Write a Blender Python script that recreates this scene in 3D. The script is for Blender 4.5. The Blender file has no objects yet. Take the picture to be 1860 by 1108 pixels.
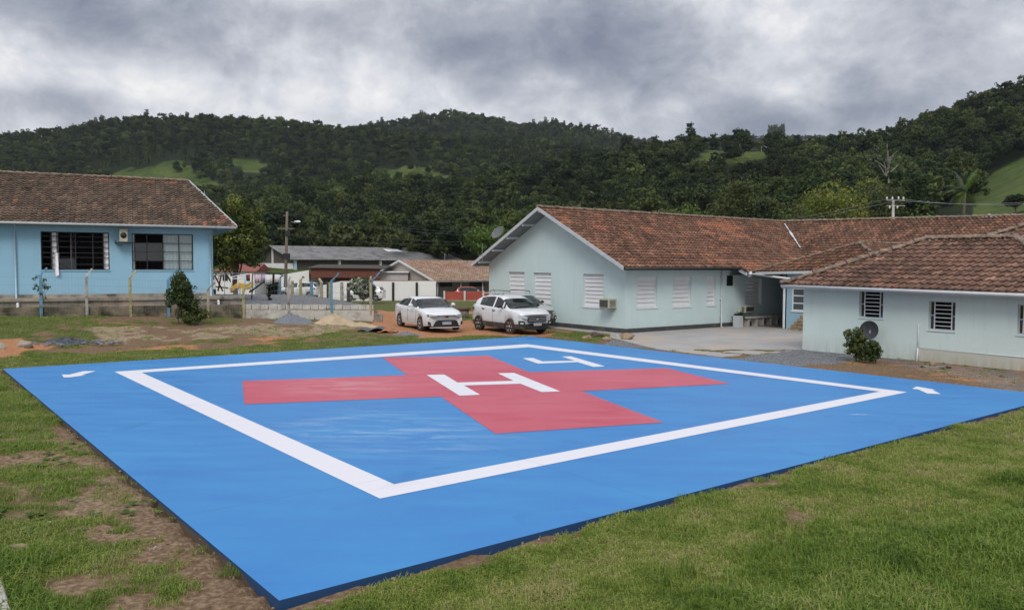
import bpy, bmesh, math, random
import numpy as np
from mathutils import Vector, Matrix
random.seed(7); RNG = np.random.default_rng(7)
PI = math.pi
S = bpy.context.scene
COL = S.collection
# ------------------------------------------------------------------ camera
W0, H0 = 1860, 1108
F0, PITCH, ROLL, CAMZ = 1455.0, .0505, .005, 2.9
cp, sp = math.cos(PITCH), math.sin(PITCH)
FW = Vector((0, cp, -sp)); _u = Vector((0, sp, cp)); _r = Vector((1, 0, 0))
RT = _r*math.cos(ROLL) + _u*math.sin(ROLL); UP = -_r*math.sin(ROLL) + _u*math.cos(ROLL)
cd = bpy.data.cameras.new('camera'); cam = bpy.data.objects.new('camera', cd); COL.objects.link(cam)
cd.sensor_width = 36; cd.lens = F0/W0*36; cd.clip_start = .1; cd.clip_end = 6000
cam.matrix_world = Matrix(((RT.x, UP.x, -FW.x, 0), (RT.y, UP.y, -FW.y, 0), (RT.z, UP.z, -FW.z, CAMZ), (0, 0, 0, 1)))
S.camera = cam
# ------------------------------------------------------------------ exposure, world, sun
S.view_settings.view_transform = 'Standard'; S.view_settings.look = 'None'
S.view_settings.gamma = 1; S.view_settings.exposure = 0.14; S.view_settings.use_curve_mapping = False
S.cycles.max_bounces = 6; S.cycles.transparent_max_bounces = 12; S.cycles.volume_bounces = 0
try: S.cycles.use_denoising = True
except Exception: pass
SUN_EL, SUN_AZ = math.radians(44), math.radians(188)      # azimuth from +Y towards +X
wd = bpy.data.worlds.new('World'); S.world = wd; wd.use_nodes = True

class NT:
    """tiny helper for node trees"""
    def __init__(s, tree): s.t = tree; s.n = tree.nodes; s.l = tree.links
    def new(s, typ, **k):
        nd = s.n.new(typ)
        for a, b in k.items():
            if a.startswith('i_'):
                key = a[2:]; key = int(key) if key.isdigit() else key
                s.inp(nd, key, b)
            else: setattr(nd, a, b)
        return nd
    def inp(s, nd, key, v):
        sock = nd.inputs[key]
        if hasattr(v, 'is_output'): s.l.new(v, sock)
        else: sock.default_value = v
    def math(s, op, a, b=0.0, c=None, clamp=False):
        nd = s.n.new('ShaderNodeMath'); nd.operation = op; nd.use_clamp = clamp
        s.inp(nd, 0, a); s.inp(nd, 1, b)
        if c is not None: s.inp(nd, 2, c)
        return nd.outputs[0]
    def mix(s, f, a, b, blend='MIX'):
        nd = s.n.new('ShaderNodeMix'); nd.data_type = 'RGBA'; nd.blend_type = blend
        s.inp(nd, 0, f); s.inp(nd, 6, a if hasattr(a, 'is_output') else c4(a)); s.inp(nd, 7, b if hasattr(b, 'is_output') else c4(b))
        return nd.outputs[2]
    def noise(s, vec, scale, detail=4, rough=.55, dist=0.0, col=False):
        nd = s.n.new('ShaderNodeTexNoise'); s.inp(nd, 'Scale', scale); s.inp(nd, 'Detail', detail); s.inp(nd, 'Roughness', rough); s.inp(nd, 'Distortion', dist)
        if vec is not None: s.l.new(vec, nd.inputs['Vector'])
        return nd.outputs['Color' if col else 'Fac']
    def ramp(s, f, stops, interp='LINEAR'):
        nd = s.n.new('ShaderNodeValToRGB'); nd.color_ramp.interpolation = interp
        e = nd.color_ramp.elements
        while len(e) < len(stops): e.new(.5)
        for i, (p, c) in enumerate(stops):
            e[i].position = p; e[i].color = c4(c) if not isinstance(c, (int, float)) else (c, c, c, 1)
        s.l.new(f, nd.inputs[0]); return nd.outputs[0]
    def maprange(s, v, a, b, c=0.0, d=1.0):
        nd = s.n.new('ShaderNodeMapRange'); s.inp(nd, 0, v); s.inp(nd, 1, a); s.inp(nd, 2, b); s.inp(nd, 3, c); s.inp(nd, 4, d); return nd.outputs[0]
def c4(c): return (c[0], c[1], c[2], 1.0)

def build_world():
    t = NT(wd.node_tree); t.n.clear()
    tc = t.new('ShaderNodeTexCoord'); d = tc.outputs['Generated']
    sep = t.new('ShaderNodeSeparateXYZ'); t.l.new(d, sep.inputs[0]); x, y, z = sep.outputs
    zz = t.math('ADD', t.math('MAXIMUM', z, 0.0), .34)
    cx = t.math('DIVIDE', x, zz); cy = t.math('DIVIDE', y, zz)
    cv = t.new('ShaderNodeCombineXYZ'); t.l.new(cx, cv.inputs[0]); t.l.new(cy, cv.inputs[1]); cv = cv.outputs[0]
    mpv = t.new('ShaderNodeMapping'); mpv.inputs['Scale'].default_value = (1, 1, 1.45); mpv.inputs['Location'].default_value = (.37, .2, .1); t.l.new(d, mpv.inputs[0]); cv = mpv.outputs[0]
    n1 = t.noise(cv, 3.6, 10, .58, .3)
    n2 = t.noise(cv, 11, 10, .62, .25)
    n0 = t.noise(cv, 1.3, 3, .5)
    v = t.math('ADD', t.math('MULTIPLY', n1, .52), t.math('MULTIPLY', n2, .33))
    v = t.math('ADD', v, t.math('MULTIPLY', n0, .15))
    def blob(px, py, sx, sy, amp):
        # a brighter or darker stretch of cloud in one direction of the sky
        q = (FW + RT*((px-W0/2)/F0) - UP*((py-H0/2)/F0)).normalized()
        az0 = math.atan2(q.x, q.y)
        az = t.math('ARCTAN2', x, y)
        a = t.math('DIVIDE', t.math('SUBTRACT', az, az0), sx); b = t.math('DIVIDE', t.math('SUBTRACT', z, q.z), sy)
        r2 = t.math('ADD', t.math('MULTIPLY', a, a), t.math('MULTIPLY', b, b))
        return t.math('MULTIPLY', t.math('EXPONENT', t.math('MULTIPLY', r2, -1.0)), amp)
    v = t.math('ADD', .555, t.math('MULTIPLY', t.math('SUBTRACT', v, .5), 1.75))
    for args in BLOBS: v = t.math('ADD', v, blob(*args))
    col = t.ramp(v, [(.26, (.19, .215, .285)), (.38, (.28, .305, .375)), (.48, (.39, .41, .47)), (.57, (.53, .55, .605)), (.67, (.72, .73, .77)), (.80, (.98, .965, .93))])
    # an overcast sky is about three times brighter overhead than at the horizon
    zen = t.maprange(z, .30, .95, 1.0, 1.9)
    mul = t.new('ShaderNodeVectorMath', operation='SCALE'); t.l.new(col, mul.inputs[0]); t.l.new(zen, mul.inputs[3])
    low = t.maprange(z, -.10, 0.0, 0.0, 1.0)
    colf = t.mix(low, (.06, .065, .05), mul.outputs[0])
    bgc = t.new('ShaderNodeBackground'); t.l.new(colf, bgc.inputs[0]); bgc.inputs[1].default_value = 1.0
    sky = t.new('ShaderNodeTexSky'); sky.sky_type = 'NISHITA'; sky.sun_disc = False
    sky.sun_elevation = SUN_EL; sky.sun_rotation = SUN_AZ
    bgs = t.new('ShaderNodeBackground'); t.l.new(sky.outputs[0], bgs.inputs[0]); bgs.inputs[1].default_value = .08
    mx = t.new('ShaderNodeMixShader'); mx.inputs[0].default_value = .93
    t.l.new(bgs.outputs[0], mx.inputs[1]); t.l.new(bgc.outputs[0], mx.inputs[2])
    out = t.new('ShaderNodeOutputWorld'); t.l.new(mx.outputs[0], out.inputs[0])
BLOBS = [(670, 115, .07, .035, .11), (560, 120, .16, .06, -.07), (1420, 20, .10, .09, .16), (230, 30, .28, .05, -.12), (90, 182, .12, .018, -.16), (960, 60, .2, .05, -.07),
         (1150, 90, .24, .09, -.10), (1700, 160, .30, .07, -.13), (1560, 215, .2, .02, -.10), (1350, 130, .06, .06, .05), (330, 190, .35, .035, .07),
         (900, 190, .3, .03, .07), (1250, 215, .15, .03, .04), (40, 100, .12, .03, .05)]
build_world()
sl = bpy.data.lights.new('sun', 'SUN'); sl.energy = 1.5; sl.angle = math.radians(24); sl.color = (1, .965, .91)
so = bpy.data.objects.new('sun', sl); COL.objects.link(so)
sd = Vector((math.sin(SUN_AZ)*math.cos(SUN_EL), math.cos(SUN_AZ)*math.cos(SUN_EL), math.sin(SUN_EL)))
so.rotation_euler = sd.to_track_quat('Z', 'Y').to_euler(); so.location = (0, 0, 60)

# ------------------------------------------------------------------ measuring helpers (photo pixel -> place)
def ray(x, y): return FW + RT*((x-W0/2)/F0) - UP*((y-H0/2)/F0)
def G(x, y, z=0.0):
    d = ray(x, y); t = (z-CAMZ)/d.z; return Vector((d.x*t, d.y*t, z))
def A(x, y, Y):
    d = ray(x, y); t = Y/d.y; return Vector((d.x*t, Y, CAMZ+d.z*t))
def hor(px): return H0/2 - F0*math.tan(PITCH) + (px-W0/2)*math.tan(ROLL)
def on_wall(x, y, p0, dr):
    """distance along a vertical wall through p0 with plan direction dr, and height"""
    d = ray(x, y); nx, ny = dr[1], -dr[0]
    t = (p0[0]*nx+p0[1]*ny)/(d.x*nx+d.y*ny)
    q = d*t; return (q.x-p0[0])*dr[0]+(q.y-p0[1])*dr[1], CAMZ+q.z

# ------------------------------------------------------------------ object helpers
WM = {}
def tag(o, label, cat, group=None, kind=None):
    if label: o['label'] = label
    if cat: o['category'] = cat
    if group: o['group'] = group
    if kind: o['kind'] = kind
    return o
def thing(name, label, cat, loc=(0, 0, 0), rz=0.0, group=None):
    o = bpy.data.objects.new(name, None); COL.objects.link(o); o.empty_display_size = .3
    o.location = loc; o.rotation_euler = (0, 0, rz)
    WM[o.name] = Matrix.Translation(Vector(loc)) @ Matrix.Rotation(rz, 4, 'Z')
    return tag(o, label, cat, group)
def link_mesh(name, me, parent=None, loc=None):
    o = bpy.data.objects.new(name, me); COL.objects.link(o)
    if parent is not None: o.parent = parent; WM[o.name] = WM.get(parent.name, Matrix())
    else: WM[o.name] = Matrix()
    return o
def obj(name, bm, mat, parent=None, local=False, smooth=False, bevel=0):
    """ONE mesh object from a bmesh in world coordinates (local=True: already in the parent's)"""
    if parent is not None and not local: bm.transform(WM[parent.name].inverted())
    if bevel:
        bmesh.ops.bevel(bm, geom=[e for e in bm.edges if len(e.link_faces) == 2 and e.calc_face_angle(0) > .6], offset=bevel, segments=1, affect='EDGES', clamp_overlap=True)
    me = bpy.data.meshes.new(name); 
    if smooth:
        for f in bm.faces: f.smooth = True
    bm.to_mesh(me); bm.free()
    for m in (mat if isinstance(mat, (list, tuple)) else [mat]): me.materials.append(m)
    return link_mesh(name, me, parent)
def mesh_np(name, v, quads, mats, attrs=None):
    me = bpy.data.meshes.new(name); k = quads.shape[1]
    me.vertices.add(len(v)); me.vertices.foreach_set('co', np.asarray(v, 'f').ravel())
    me.loops.add(quads.size); me.loops.foreach_set('vertex_index', quads.astype('i').ravel())
    me.polygons.add(len(quads)); me.polygons.foreach_set('loop_start', np.arange(0, quads.size, k, dtype='i'))
    try: me.polygons.foreach_set('loop_total', np.full(len(quads), k, 'i'))
    except Exception: pass
    for m in mats: me.materials.append(m)
    for nm, (dom, typ, arr) in (attrs or {}).items():
        a = me.attributes.new(nm, typ, dom)
        a.data.foreach_set({'FLOAT': 'value', 'INT': 'value', 'FLOAT_VECTOR': 'vector', 'FLOAT_COLOR': 'color'}[typ], np.asarray(arr).ravel())
    me.update(calc_edges=True); me.validate(); return me
def copy_tree(o, **kw):
    r = o.copy(); COL.objects.link(r); WM[r.name] = Matrix()
    for ch in list(o.children):
        c = ch.copy(); COL.objects.link(c); c.parent = r
        for g in list(ch.children):
            e = g.copy(); COL.objects.link(e); e.parent = c
    for k, v in kw.items():
        if k in ('label', 'category', 'group'): r[k] = v
        else: setattr(r, k, v)
    return r
BM = bmesh.new
def box(bm, x0, x1, y0, y1, z0, z1, M=None, mi=0):
    vs = [bm.verts.new((x, y, z)) for z in (z0, z1) for x, y in ((x0, y0), (x1, y0), (x1, y1), (x0, y1))]
    fs = []
    for q in ((3, 2, 1, 0), (4, 5, 6, 7), (0, 1, 5, 4), (1, 2, 6, 5), (2, 3, 7, 6), (3, 0, 4, 7)):
        f = bm.faces.new([vs[i] for i in q]); f.material_index = mi; fs.append(f)
    if M is not None:
        for v in vs: v.co = M @ v.co
    return fs
def slab(bm, p0, dr, a0, a1, b0, b1, z0, z1, mi=0):
    """box in a plan frame: a along dr, b along the right-hand normal (dr.y,-dr.x)"""
    n = (dr[1], -dr[0])
    M = Matrix(((dr[0], n[0], 0, p0[0]), (dr[1], n[1], 0, p0[1]), (0, 0, 1, 0), (0, 0, 0, 1)))
    fs = box(bm, a0, a1, b0, b1, z0, z1, M, mi)
    bmesh.ops.recalc_face_normals(bm, faces=fs); return fs
def tube(bm, pts, r, n=8, cap=True, mi=0):
    pts = [Vector(p) for p in pts]; rr = r if isinstance(r, (list, tuple)) else [r]*len(pts)
    rings = []
    ref = Vector((0, 0, 1))
    for i, p in enumerate(pts):
        t = (pts[min(i+1, len(pts)-1)]-pts[max(i-1, 0)]).normalized()
        a = t.cross(ref if abs(t.z) < .95 else Vector((1, 0, 0))).normalized(); b = a.cross(t)
        rings.append([bm.verts.new(p+(a*math.cos(2*PI*k/n)+b*math.sin(2*PI*k/n))*rr[i]) for k in range(n)])
    for i in range(len(rings)-1):
        for k in range(n):
            f = bm.faces.new((rings[i][k], rings[i+1][k], rings[i+1][(k+1) % n], rings[i][(k+1) % n])); f.material_index = mi
            f.smooth = n > 5
    if cap and n > 2:
        for q in (rings[0], rings[-1][::-1]):
            try: f = bm.faces.new(q); f.material_index = mi
            except ValueError: pass
    return rings
def poly(bm, pts, mi=0):
    f = bm.faces.new([bm.verts.new(p) for p in pts]); f.material_index = mi; return f
def prism(bm, pts, off, mi=0):
    """closed solid: polygon pts extruded by the vector off"""
    a = [bm.verts.new(p) for p in pts]; b = [bm.verts.new(Vector(p)+Vector(off)) for p in pts]; n = len(a)
    fs = [bm.faces.new(a), bm.faces.new(b[::-1])]
    for i in range(n): fs.append(bm.faces.new((a[i], b[i], b[(i+1) % n], a[(i+1) % n])))
    for f in fs: f.material_index = mi
    bmesh.ops.recalc_face_normals(bm, faces=fs); return fs
def lathe(bm, prof, n=24, M=None, mi=0):
    """prof: (radius, height) turned about Z, then moved by M"""
    rings = []
    for r, h in prof:
        rings.append([bm.verts.new((r*math.cos(2*PI*k/n), r*math.sin(2*PI*k/n), h)) for k in range(n)])
    for i in range(len(rings)-1):
        for k in range(n):
            f = bm.faces.new((rings[i][k], rings[i][(k+1) % n], rings[i+1][(k+1) % n], rings[i+1][k])); f.smooth = True; f.material_index = mi
    if prof[-1][0] > 1e-4: bm.faces.new(rings[-1]).material_index = mi
    if prof[0][0] > 1e-4: bm.faces.new(rings[0][::-1]).material_index = mi
    if M is not None:
        for r in rings:
            for v in r: v.co = M @ v.co
def rock_bm(bm, c, r, seed=0, sub=2, flat=.7):
    rn = random.Random(seed); res = bmesh.ops.create_icosphere(bm, subdivisions=sub, radius=1)
    ax = [Vector((rn.uniform(-1, 1), rn.uniform(-1, 1), rn.uniform(-1, 1))).normalized() for _ in range(9)]
    for v in res['verts']:
        p = v.co.copy()
        for a in ax:
            q = p.dot(a)
            if q > .62: p -= a*(q-.62)*.85
        p *= 1+rn.uniform(-.05, .05)
        v.co = Vector((c[0]+p.x*r[0], c[1]+p.y*r[1], c[2]+p.z*r[2]))

# ------------------------------------------------------------------ materials
MATS = {}
def mat(name, base, rough=.6, metal=0.0, var=.12, vscale=3.0, spec=.5, bump=0.0, bscale=60.0, dirt=None, coat=0.0, fine=0.0, finescale=40):
    """principled material whose colour wanders with two noises"""
    if name in MATS: return MATS[name]
    m = bpy.data.materials.new(name); m.use_nodes = True; t = NT(m.node_tree); b = t.n['Principled BSDF']
    tc = t.new('ShaderNodeTexCoord').outputs['Object']
    n = t.noise(tc, vscale, 5, .6)
    k = t.maprange(n, .3, .7, 1-var, 1+var)
    if fine:
        k = t.math('MULTIPLY', k, t.maprange(t.noise(tc, finescale, 3, .6), .3, .7, 1-fine, 1+fine))
    sc = t.new('ShaderNodeVectorMath', operation='SCALE'); sc.inputs[0].default_value = base; t.l.new(k, sc.inputs[3]); col = sc.outputs[0]
    if dirt:
        dc, ds, lo, hi = dirt
        col = t.mix(t.maprange(t.noise(tc, ds, 6, .65), lo, hi, 0, 1), col, dc)
    t.l.new(col, b.inputs['Base Color'])
    b.inputs['Roughness'].default_value = rough; b.inputs['Metallic'].default_value = metal
    b.inputs['Specular IOR Level'].default_value = spec; b.inputs['Coat Weight'].default_value = coat
    if bump:
        bp = t.new('ShaderNodeBump', i_Strength=bump, i_Distance=.01); t.l.new(t.noise(tc, bscale, 4, .6), bp.inputs['Height']); t.l.new(bp.outputs[0], b.inputs['Normal'])
    MATS[name] = m; return m
def glass_mat(name, tint=(.75, .8, .8), dark=.0, body=(.02, .025, .03)):
    """thin window glass: sees through, mirrors at grazing angles"""
    m = bpy.data.materials.new(name); m.use_nodes = True; t = NT(m.node_tree); t.n.clear()
    tr = t.new('ShaderNodeBsdfTransparent'); tr.inputs[0].default_value = c4(tint)
    gl = t.new('ShaderNodeBsdfGlossy'); gl.inputs['Roughness'].default_value = .04; gl.inputs[0].default_value = (1, 1, 1, 1)
    gg = t.new('ShaderNodeNewGeometry'); dt = t.new('ShaderNodeVectorMath', operation='DOT_PRODUCT'); t.l.new(gg.outputs['Normal'], dt.inputs[0]); t.l.new(gg.outputs['Incoming'], dt.inputs[1])
    fr_ = t.math('ADD', t.math('MULTIPLY', t.math('POWER', t.math('SUBTRACT', 1.0, t.math('ABSOLUTE', dt.outputs['Value'])), 5.0), .9), .05)
    df = t.new('ShaderNodeBsdfDiffuse'); df.inputs[0].default_value = c4(body)
    m0 = t.new('ShaderNodeMixShader'); m0.inputs[0].default_value = dark; t.l.new(tr.outputs[0], m0.inputs[1]); t.l.new(df.outputs[0], m0.inputs[2])
    m1 = t.new('ShaderNodeMixShader'); t.l.new(fr_, m1.inputs[0]); t.l.new(m0.outputs[0], m1.inputs[1]); t.l.new(gl.outputs[0], m1.inputs[2])
    o = t.new('ShaderNodeOutputMaterial'); t.l.new(m1.outputs[0], o.inputs[0]); MATS[name] = m; return m
GLASS = glass_mat('window_glass')
CARGLASS = glass_mat('car_glass', (.45, .50, .49), .35, (.025, .032, .032))

def wall_mat(name, base, stain=(.35, .30, .22), zlow=None, amount=.5, rot=0):
    """painted render: faint roller streaks, rain streaks and a grubby foot"""
    m = bpy.data.materials.new(name); m.use_nodes = True; t = NT(m.node_tree); b = t.n['Principled BSDF']
    g = t.new('ShaderNodeNewGeometry').outputs['Position']
    mp = t.new('ShaderNodeMapping'); mp.inputs['Scale'].default_value = (1.6, 1.6, .22); t.l.new(g, mp.inputs[0])
    streak = t.noise(mp.outputs[0], 2.2, 5, .6); big = t.noise(g, .5, 4, .6); fine = t.noise(g, 25, 3, .6)
    k = t.math('ADD', t.maprange(streak, .3, .7, -.015, .015), t.math('ADD', t.maprange(big, .3, .7, .96, 1.04), t.maprange(fine, .3, .7, -.02, .02)))
    sc = t.new('ShaderNodeVectorMath', operation='SCALE'); sc.inputs[0].default_value = base; t.l.new(k, sc.inputs[3]); col = sc.outputs[0]
    if zlow is not None:
        sz = t.new('ShaderNodeSeparateXYZ'); t.l.new(g, sz.inputs[0])
        f = t.maprange(sz.outputs[2], zlow[0], zlow[1], 1, 0)
        f = t.math('MULTIPLY', f, t.maprange(t.noise(mp.outputs[0], 3.0, 6, .7), .35, .7, .0, 1)); f = t.math('MULTIPLY', f, amount)
        col = t.mix(f, col, stain)
    mp2 = t.new('ShaderNodeMapping'); mp2.inputs['Scale'].default_value = (2.2, 2.2, .10); t.l.new(g, mp2.inputs[0])
    dr_ = t.math('MULTIPLY', t.maprange(t.noise(mp2.outputs[0], 2.5, 6, .7), .54, .74, 0, .30), t.maprange(t.noise(g, .7, 4, .6), .4, .65, 0, 1))
    col = t.mix(dr_, col, tuple(x*.55 for x in base)); col = t.mix(t.maprange(t.noise(g, 1.6, 6, .7, .4), .60, .74, 0, .22), col, tuple(min(1, x*1.25+.03) for x in base))
    t.l.new(col, b.inputs['Base Color']); b.inputs['Roughness'].default_value = .75; b.inputs['Specular IOR Level'].default_value = .3
    bp = t.new('ShaderNodeBump', i_Strength=.15, i_Distance=.004); t.l.new(t.noise(g, 60, 3, .6), bp.inputs['Height']); t.l.new(bp.outputs[0], b.inputs['Normal'])
    MATS[name] = m; return m
M_HOSP = wall_mat('hospital_paint', (.56, .68, .675), zlow=(-.2, .5), amount=.3)
M_CLIN = wall_mat('clinic_paint', (.585, .69, .665), zlow=(-.2, .55), amount=.75)
M_SCHOOL = wall_mat('school_paint', (.29, .51, .66), zlow=(1.4, 2.0), amount=.25)
M_WARM = wall_mat('white_wall_paint', (.80, .785, .76), (.3, .25, .2), zlow=(-1.2, -.4), amount=.5)
M_PLINTH = mat('plinth_paint', (.055, .06, .062), .8, var=.25, dirt=((.16, .12, .09), 1.5, .5, .75))
M_CONC = mat('concrete', (.33, .29, .235), .9, var=.3, vscale=1.6, bump=.4, fine=.15, dirt=((.06, .055, .04), 1.1, .48, .66))
M_CONCP = mat('pale_concrete', (.42, .39, .35), .9, var=.25, vscale=2, bump=.3, fine=.12, dirt=((.10, .09, .075), 1.6, .52, .7))
M_WHITE = mat('white_paint', (.72, .72, .72), .5, var=.05)
M_GREYW = mat('grey_white_paint', (.5, .52, .53), .55, var=.08)
M_STEEL = mat('steel', (.3, .31, .33), .45, .6, var=.2)
M_DARKM = mat('dark_metal', (.03, .032, .035), .5, .4, var=.2)
M_BLACK = mat('black_plastic', (.015, .015, .016), .55, var=.15)
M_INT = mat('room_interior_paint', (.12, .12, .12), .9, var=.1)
M_CURT = mat('curtain_cloth', (.93, .91, .93), .9, var=.12, vscale=14)
M_WOOD = mat('old_wood', (.11, .075, .05), .85, var=.35, vscale=4, fine=.2)
M_PALEW = mat('pole_wood', (.16, .125, .10), .85, var=.25, vscale=4)
M_RUST = mat('red_brown_sheet', (.15, .05, .03), .8, var=.3, vscale=3)
M_RED = mat('red_paint', (.32, .03, .022), .6, var=.2)
M_YELLOW = mat('yellow_paint', (.65, .36, .02), .5, var=.15)
M_BARK = mat('bark', (.12, .095, .075), .95, var=.4, vscale=5, bump=.6, bscale=12)
M_BARKP = mat('pale_bark', (.33, .31, .27), .9, var=.3, vscale=3)
M_TAPE = mat('dark_fascia', (.09, .10, .11), .6, var=.15)

def tile_mat(name, dark, mid, light, lichen=(.30, .27, .20), lich=.5, fresh=(.36, .135, .07)):
    m = bpy.data.materials.new(name); m.use_nodes = True; t = NT(m.node_tree); b = t.n['Principled BSDF']
    g = t.new('ShaderNodeNewGeometry').outputs['Position']
    at = t.new('ShaderNodeAttribute', attribute_name='tone', attribute_type='GEOMETRY').outputs['Fac']
    af = t.new('ShaderNodeAttribute', attribute_name='fresh', attribute_type='GEOMETRY').outputs['Fac']
    big = t.noise(g, .55, 4, .6)
    v = t.math('ADD', t.math('MULTIPLY', at, .62), t.maprange(big, .3, .7, 0, .38))
    col = t.ramp(v, [(.0, dark), (.45, mid), (.85, light), (1.0, tuple(x*1.5 for x in light))])
    col = t.mix(af, col, fresh)
    f = t.maprange(t.noise(g, 9, 6, .75), .55, .68, 0, lich)
    col = t.mix(f, col, lichen)
    soot = t.maprange(t.noise(g, 5, 5, .7), .5, .68, 0, .75)
    soot = t.math('MULTIPLY', soot, t.math('SUBTRACT', 1.0, t.math('MULTIPLY', af, .7)))
    col = t.mix(soot, col, tuple(x*.45 for x in dark))
    t.l.new(col, b.inputs['Base Color']); b.inputs['Roughness'].default_value = .85; b.inputs['Specular IOR Level'].default_value = .3
    bp = t.new('ShaderNodeBump', i_Strength=.5, i_Distance=.01); t.l.new(t.noise(g, 40, 4, .6), bp.inputs['Height']); t.l.new(bp.outputs[0], b.inputs['Normal'])
    MATS[name] = m; return m
T_HOSP = tile_mat('hospital_tiles', (.050, .028, .019), (.155, .075, .046), (.33, .165, .10), lichen=(.38, .33, .25), lich=.65)
T_CLIN = tile_mat('clinic_tiles', (.062, .037, .027), (.18, .097, .066), (.34, .19, .135), lichen=(.40, .34, .27), lich=.75)
T_SCHOOL = tile_mat('school_tiles', (.042, .030, .022), (.125, .084, .058), (.25, .165, .11), lichen=(.34, .29, .22), lich=.7)
T_HOUSE = tile_mat('house_tiles', (.20, .13, .09), (.36, .25, .18), (.48, .36, .27), lichen=(.12, .10, .07), lich=.5)
M_RIDGE = mat('ridge_mortar_tiles', (.23, .17, .125), .9, var=.4, vscale=5, fine=.3, dirt=((.06, .04, .03), 4, .5, .7))

# ------------------------------------------------------------------ plan frames
U = Vector((.8, .6)); R = Vector((.6, -.8)); O = Vector((4.94, 34.74)); ZG = -.15
def P(u, r, z=0.0): q = O+U*u+R*r; return Vector((q.x, q.y, z))
L = Vector((.904, .427)); B = Vector((-.427, .904))

# ------------------------------------------------------------------ ground
def inpoly(X, Y, pts):
    ins = np.zeros(X.shape, bool); n = len(pts); j = n-1
    for i in range(n):
        xi, yi = pts[i]; xj, yj = pts[j]
        c = ((yi > Y) != (yj > Y)) & (X < (xj-xi)*(Y-yi)/((yj-yi) or 1e-9)+xi)
        ins ^= c; j = i
    return ins
def vnoise(X, Y, s, seed=0):
    """smooth value noise 0..1"""
    g = np.random.default_rng(seed).random((256, 256)); x = X/s; y = Y/s
    xi = np.floor(x).astype(int); yi = np.floor(y).astype(int); fx = x-xi; fy = y-yi
    fx = fx*fx*(3-2*fx); fy = fy*fy*(3-2*fy); a = lambda i, j: g[(xi+i) % 256, (yi+j) % 256]
    return (a(0, 0)*(1-fx)+a(1, 0)*fx)*(1-fy)+(a(0, 1)*(1-fx)+a(1, 1)*fx)*fy
PAD = [G(5, 670), G(507, 1090), Vector((12.37, 17.93, 0)), G(962, 611)]
FE0 = Vector((-17.8, 33.5))                       # fence line through here along L
def fpt(px):
    k = (px-930)/F0; s = (k*FE0.y-FE0.x)/(L.x-k*L.y); return s, FE0+L*s
def smooth(a, b, x): t = np.clip((x-a)/(b-a), 0, 1); return t*t*(3-2*t)
MOUND = G(30, 930, -.13)
def pad_dist(X, Y):
    """distance to the slab's outline"""
    r = np.full(np.shape(X), 1e9)
    for i in range(4):
        a, b = PAD[i], PAD[(i+1) % 4]; ex, ey = b.x-a.x, b.y-a.y; t = np.clip(((X-a.x)*ex+(Y-a.y)*ey)/(ex*ex+ey*ey), 0, 1); r = np.minimum(r, np.hypot(X-a.x-ex*t, Y-a.y-ey*t))
    return r
def zground(X, Y):
    X = np.asarray(X, float); Y = np.asarray(Y, float)
    z = -.058 - .842*smooth(38, 82, Y)
    # distance in front of / behind the fence line and along it
    s = (X-FE0.x)*L.x+(Y-FE0.y)*L.y; b = (X-FE0.x)*B.x+(Y-FE0.y)*B.y
    foot = np.interp(s, [-30, 0, 6.2, 12.2, 14], [.8, .60, .34, .06, -.13])
    rise = smooth(-12, 0, b)*(foot+.13)*(b <= 0)*smooth(16, 12.0, s)
    z = z + np.where(b <= 0, rise, 0)
    plat = np.interp(s, [-30, 6, 12.2, 13.3], [1.05, .98, .84, .84])
    yard = smooth(30, 20, b)*(.35+.65*smooth(-2, 16, b+6))
    k = (b > 0)*(1-smooth(12.3, 12.8, s-.15*np.maximum(b, 0)*0))
    far = smooth(14, 34, b)
    ed_ = pad_dist(X, Y); lawn_ = ((X-PAD[1].x)*9.88-(Y-PAD[1].y)*12.73 > 0); z = np.where(Y < 36, z+((np.where(lawn_, -.045, -.062))-z)*(1-smooth(.2, 1.0, ed_)), z)
    mp = MOUND; z = z+.10*np.exp(-(((X-mp.x)/.9)**2+((Y-mp.y)/.9)**2))*(1+2*(vnoise(X, Y, .25, 23)-.5))
    z = np.where((b > .05), z+(plat-z)*k*(1-far)*np.where(b > 0, 1, 0), z)
    return z
def zg(x, y): return float(zground(np.array([x]), np.array([y]))[0])
def wp(pts, z=-.13): return [tuple(G(x, y, z).xy) for x, y in pts]
Z_LAWN = [tuple(p.xy) for p in (PAD[1]+Vector((-.1, -.35, 0)), PAD[2])] + [(15, 17.0), (30, 10), (30, -5), (-2.2, -5), (-2.0, 6.2)]
Z_TALL = wp([(1290, 1108), (1400, 1062), (1520, 1020), (1600, 1000), (1680, 985), (1700, 960), (1860, 925), (2300, 860), (2500, 1300), (1240, 1300)])
Z_TALL2 = wp([(-60, 990), (40, 1010), (75, 1060), (120, 1108), (140, 1300), (-200, 1300)])
Z_ROAD = wp([(676, 592), (690, 556), (700, 556), (712, 568), (900, 590), (1000, 606), (1010, 614), (890, 613), (760, 618), (700, 612)])
Z_BACKG = wp([(678, 575), (678, 552), (900, 548), (1000, 560), (1000, 600), (900, 592), (860, 588), (720, 577)])
Z_GREEN1 = wp([(-200, 588), (140, 592), (200, 612), (120, 612), (60, 640), (-10, 645), (-200, 660)])
Z_GREEN2 = wp([(330, 582), (560, 580), (590, 592), (540, 600), (300, 596)])
Z_STRIP = [tuple((PAD[0]+Vector(o)).xy) for o in ((-3, -.4, 0), (.2, .1, 0))] + [tuple((PAD[3]+Vector((0, .1, 0))).xy), tuple((PAD[3]+Vector((-.6, 1.2, 0))).xy), tuple((PAD[0]+Vector((-1, 2.6, 0))).xy), tuple((PAD[0]+Vector((-4, 1.5, 0))).xy)]
Z_LEFTG = wp([(-300, 690), (5, 685), (60, 720), (130, 780), (90, 800), (-300, 800)])
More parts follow.
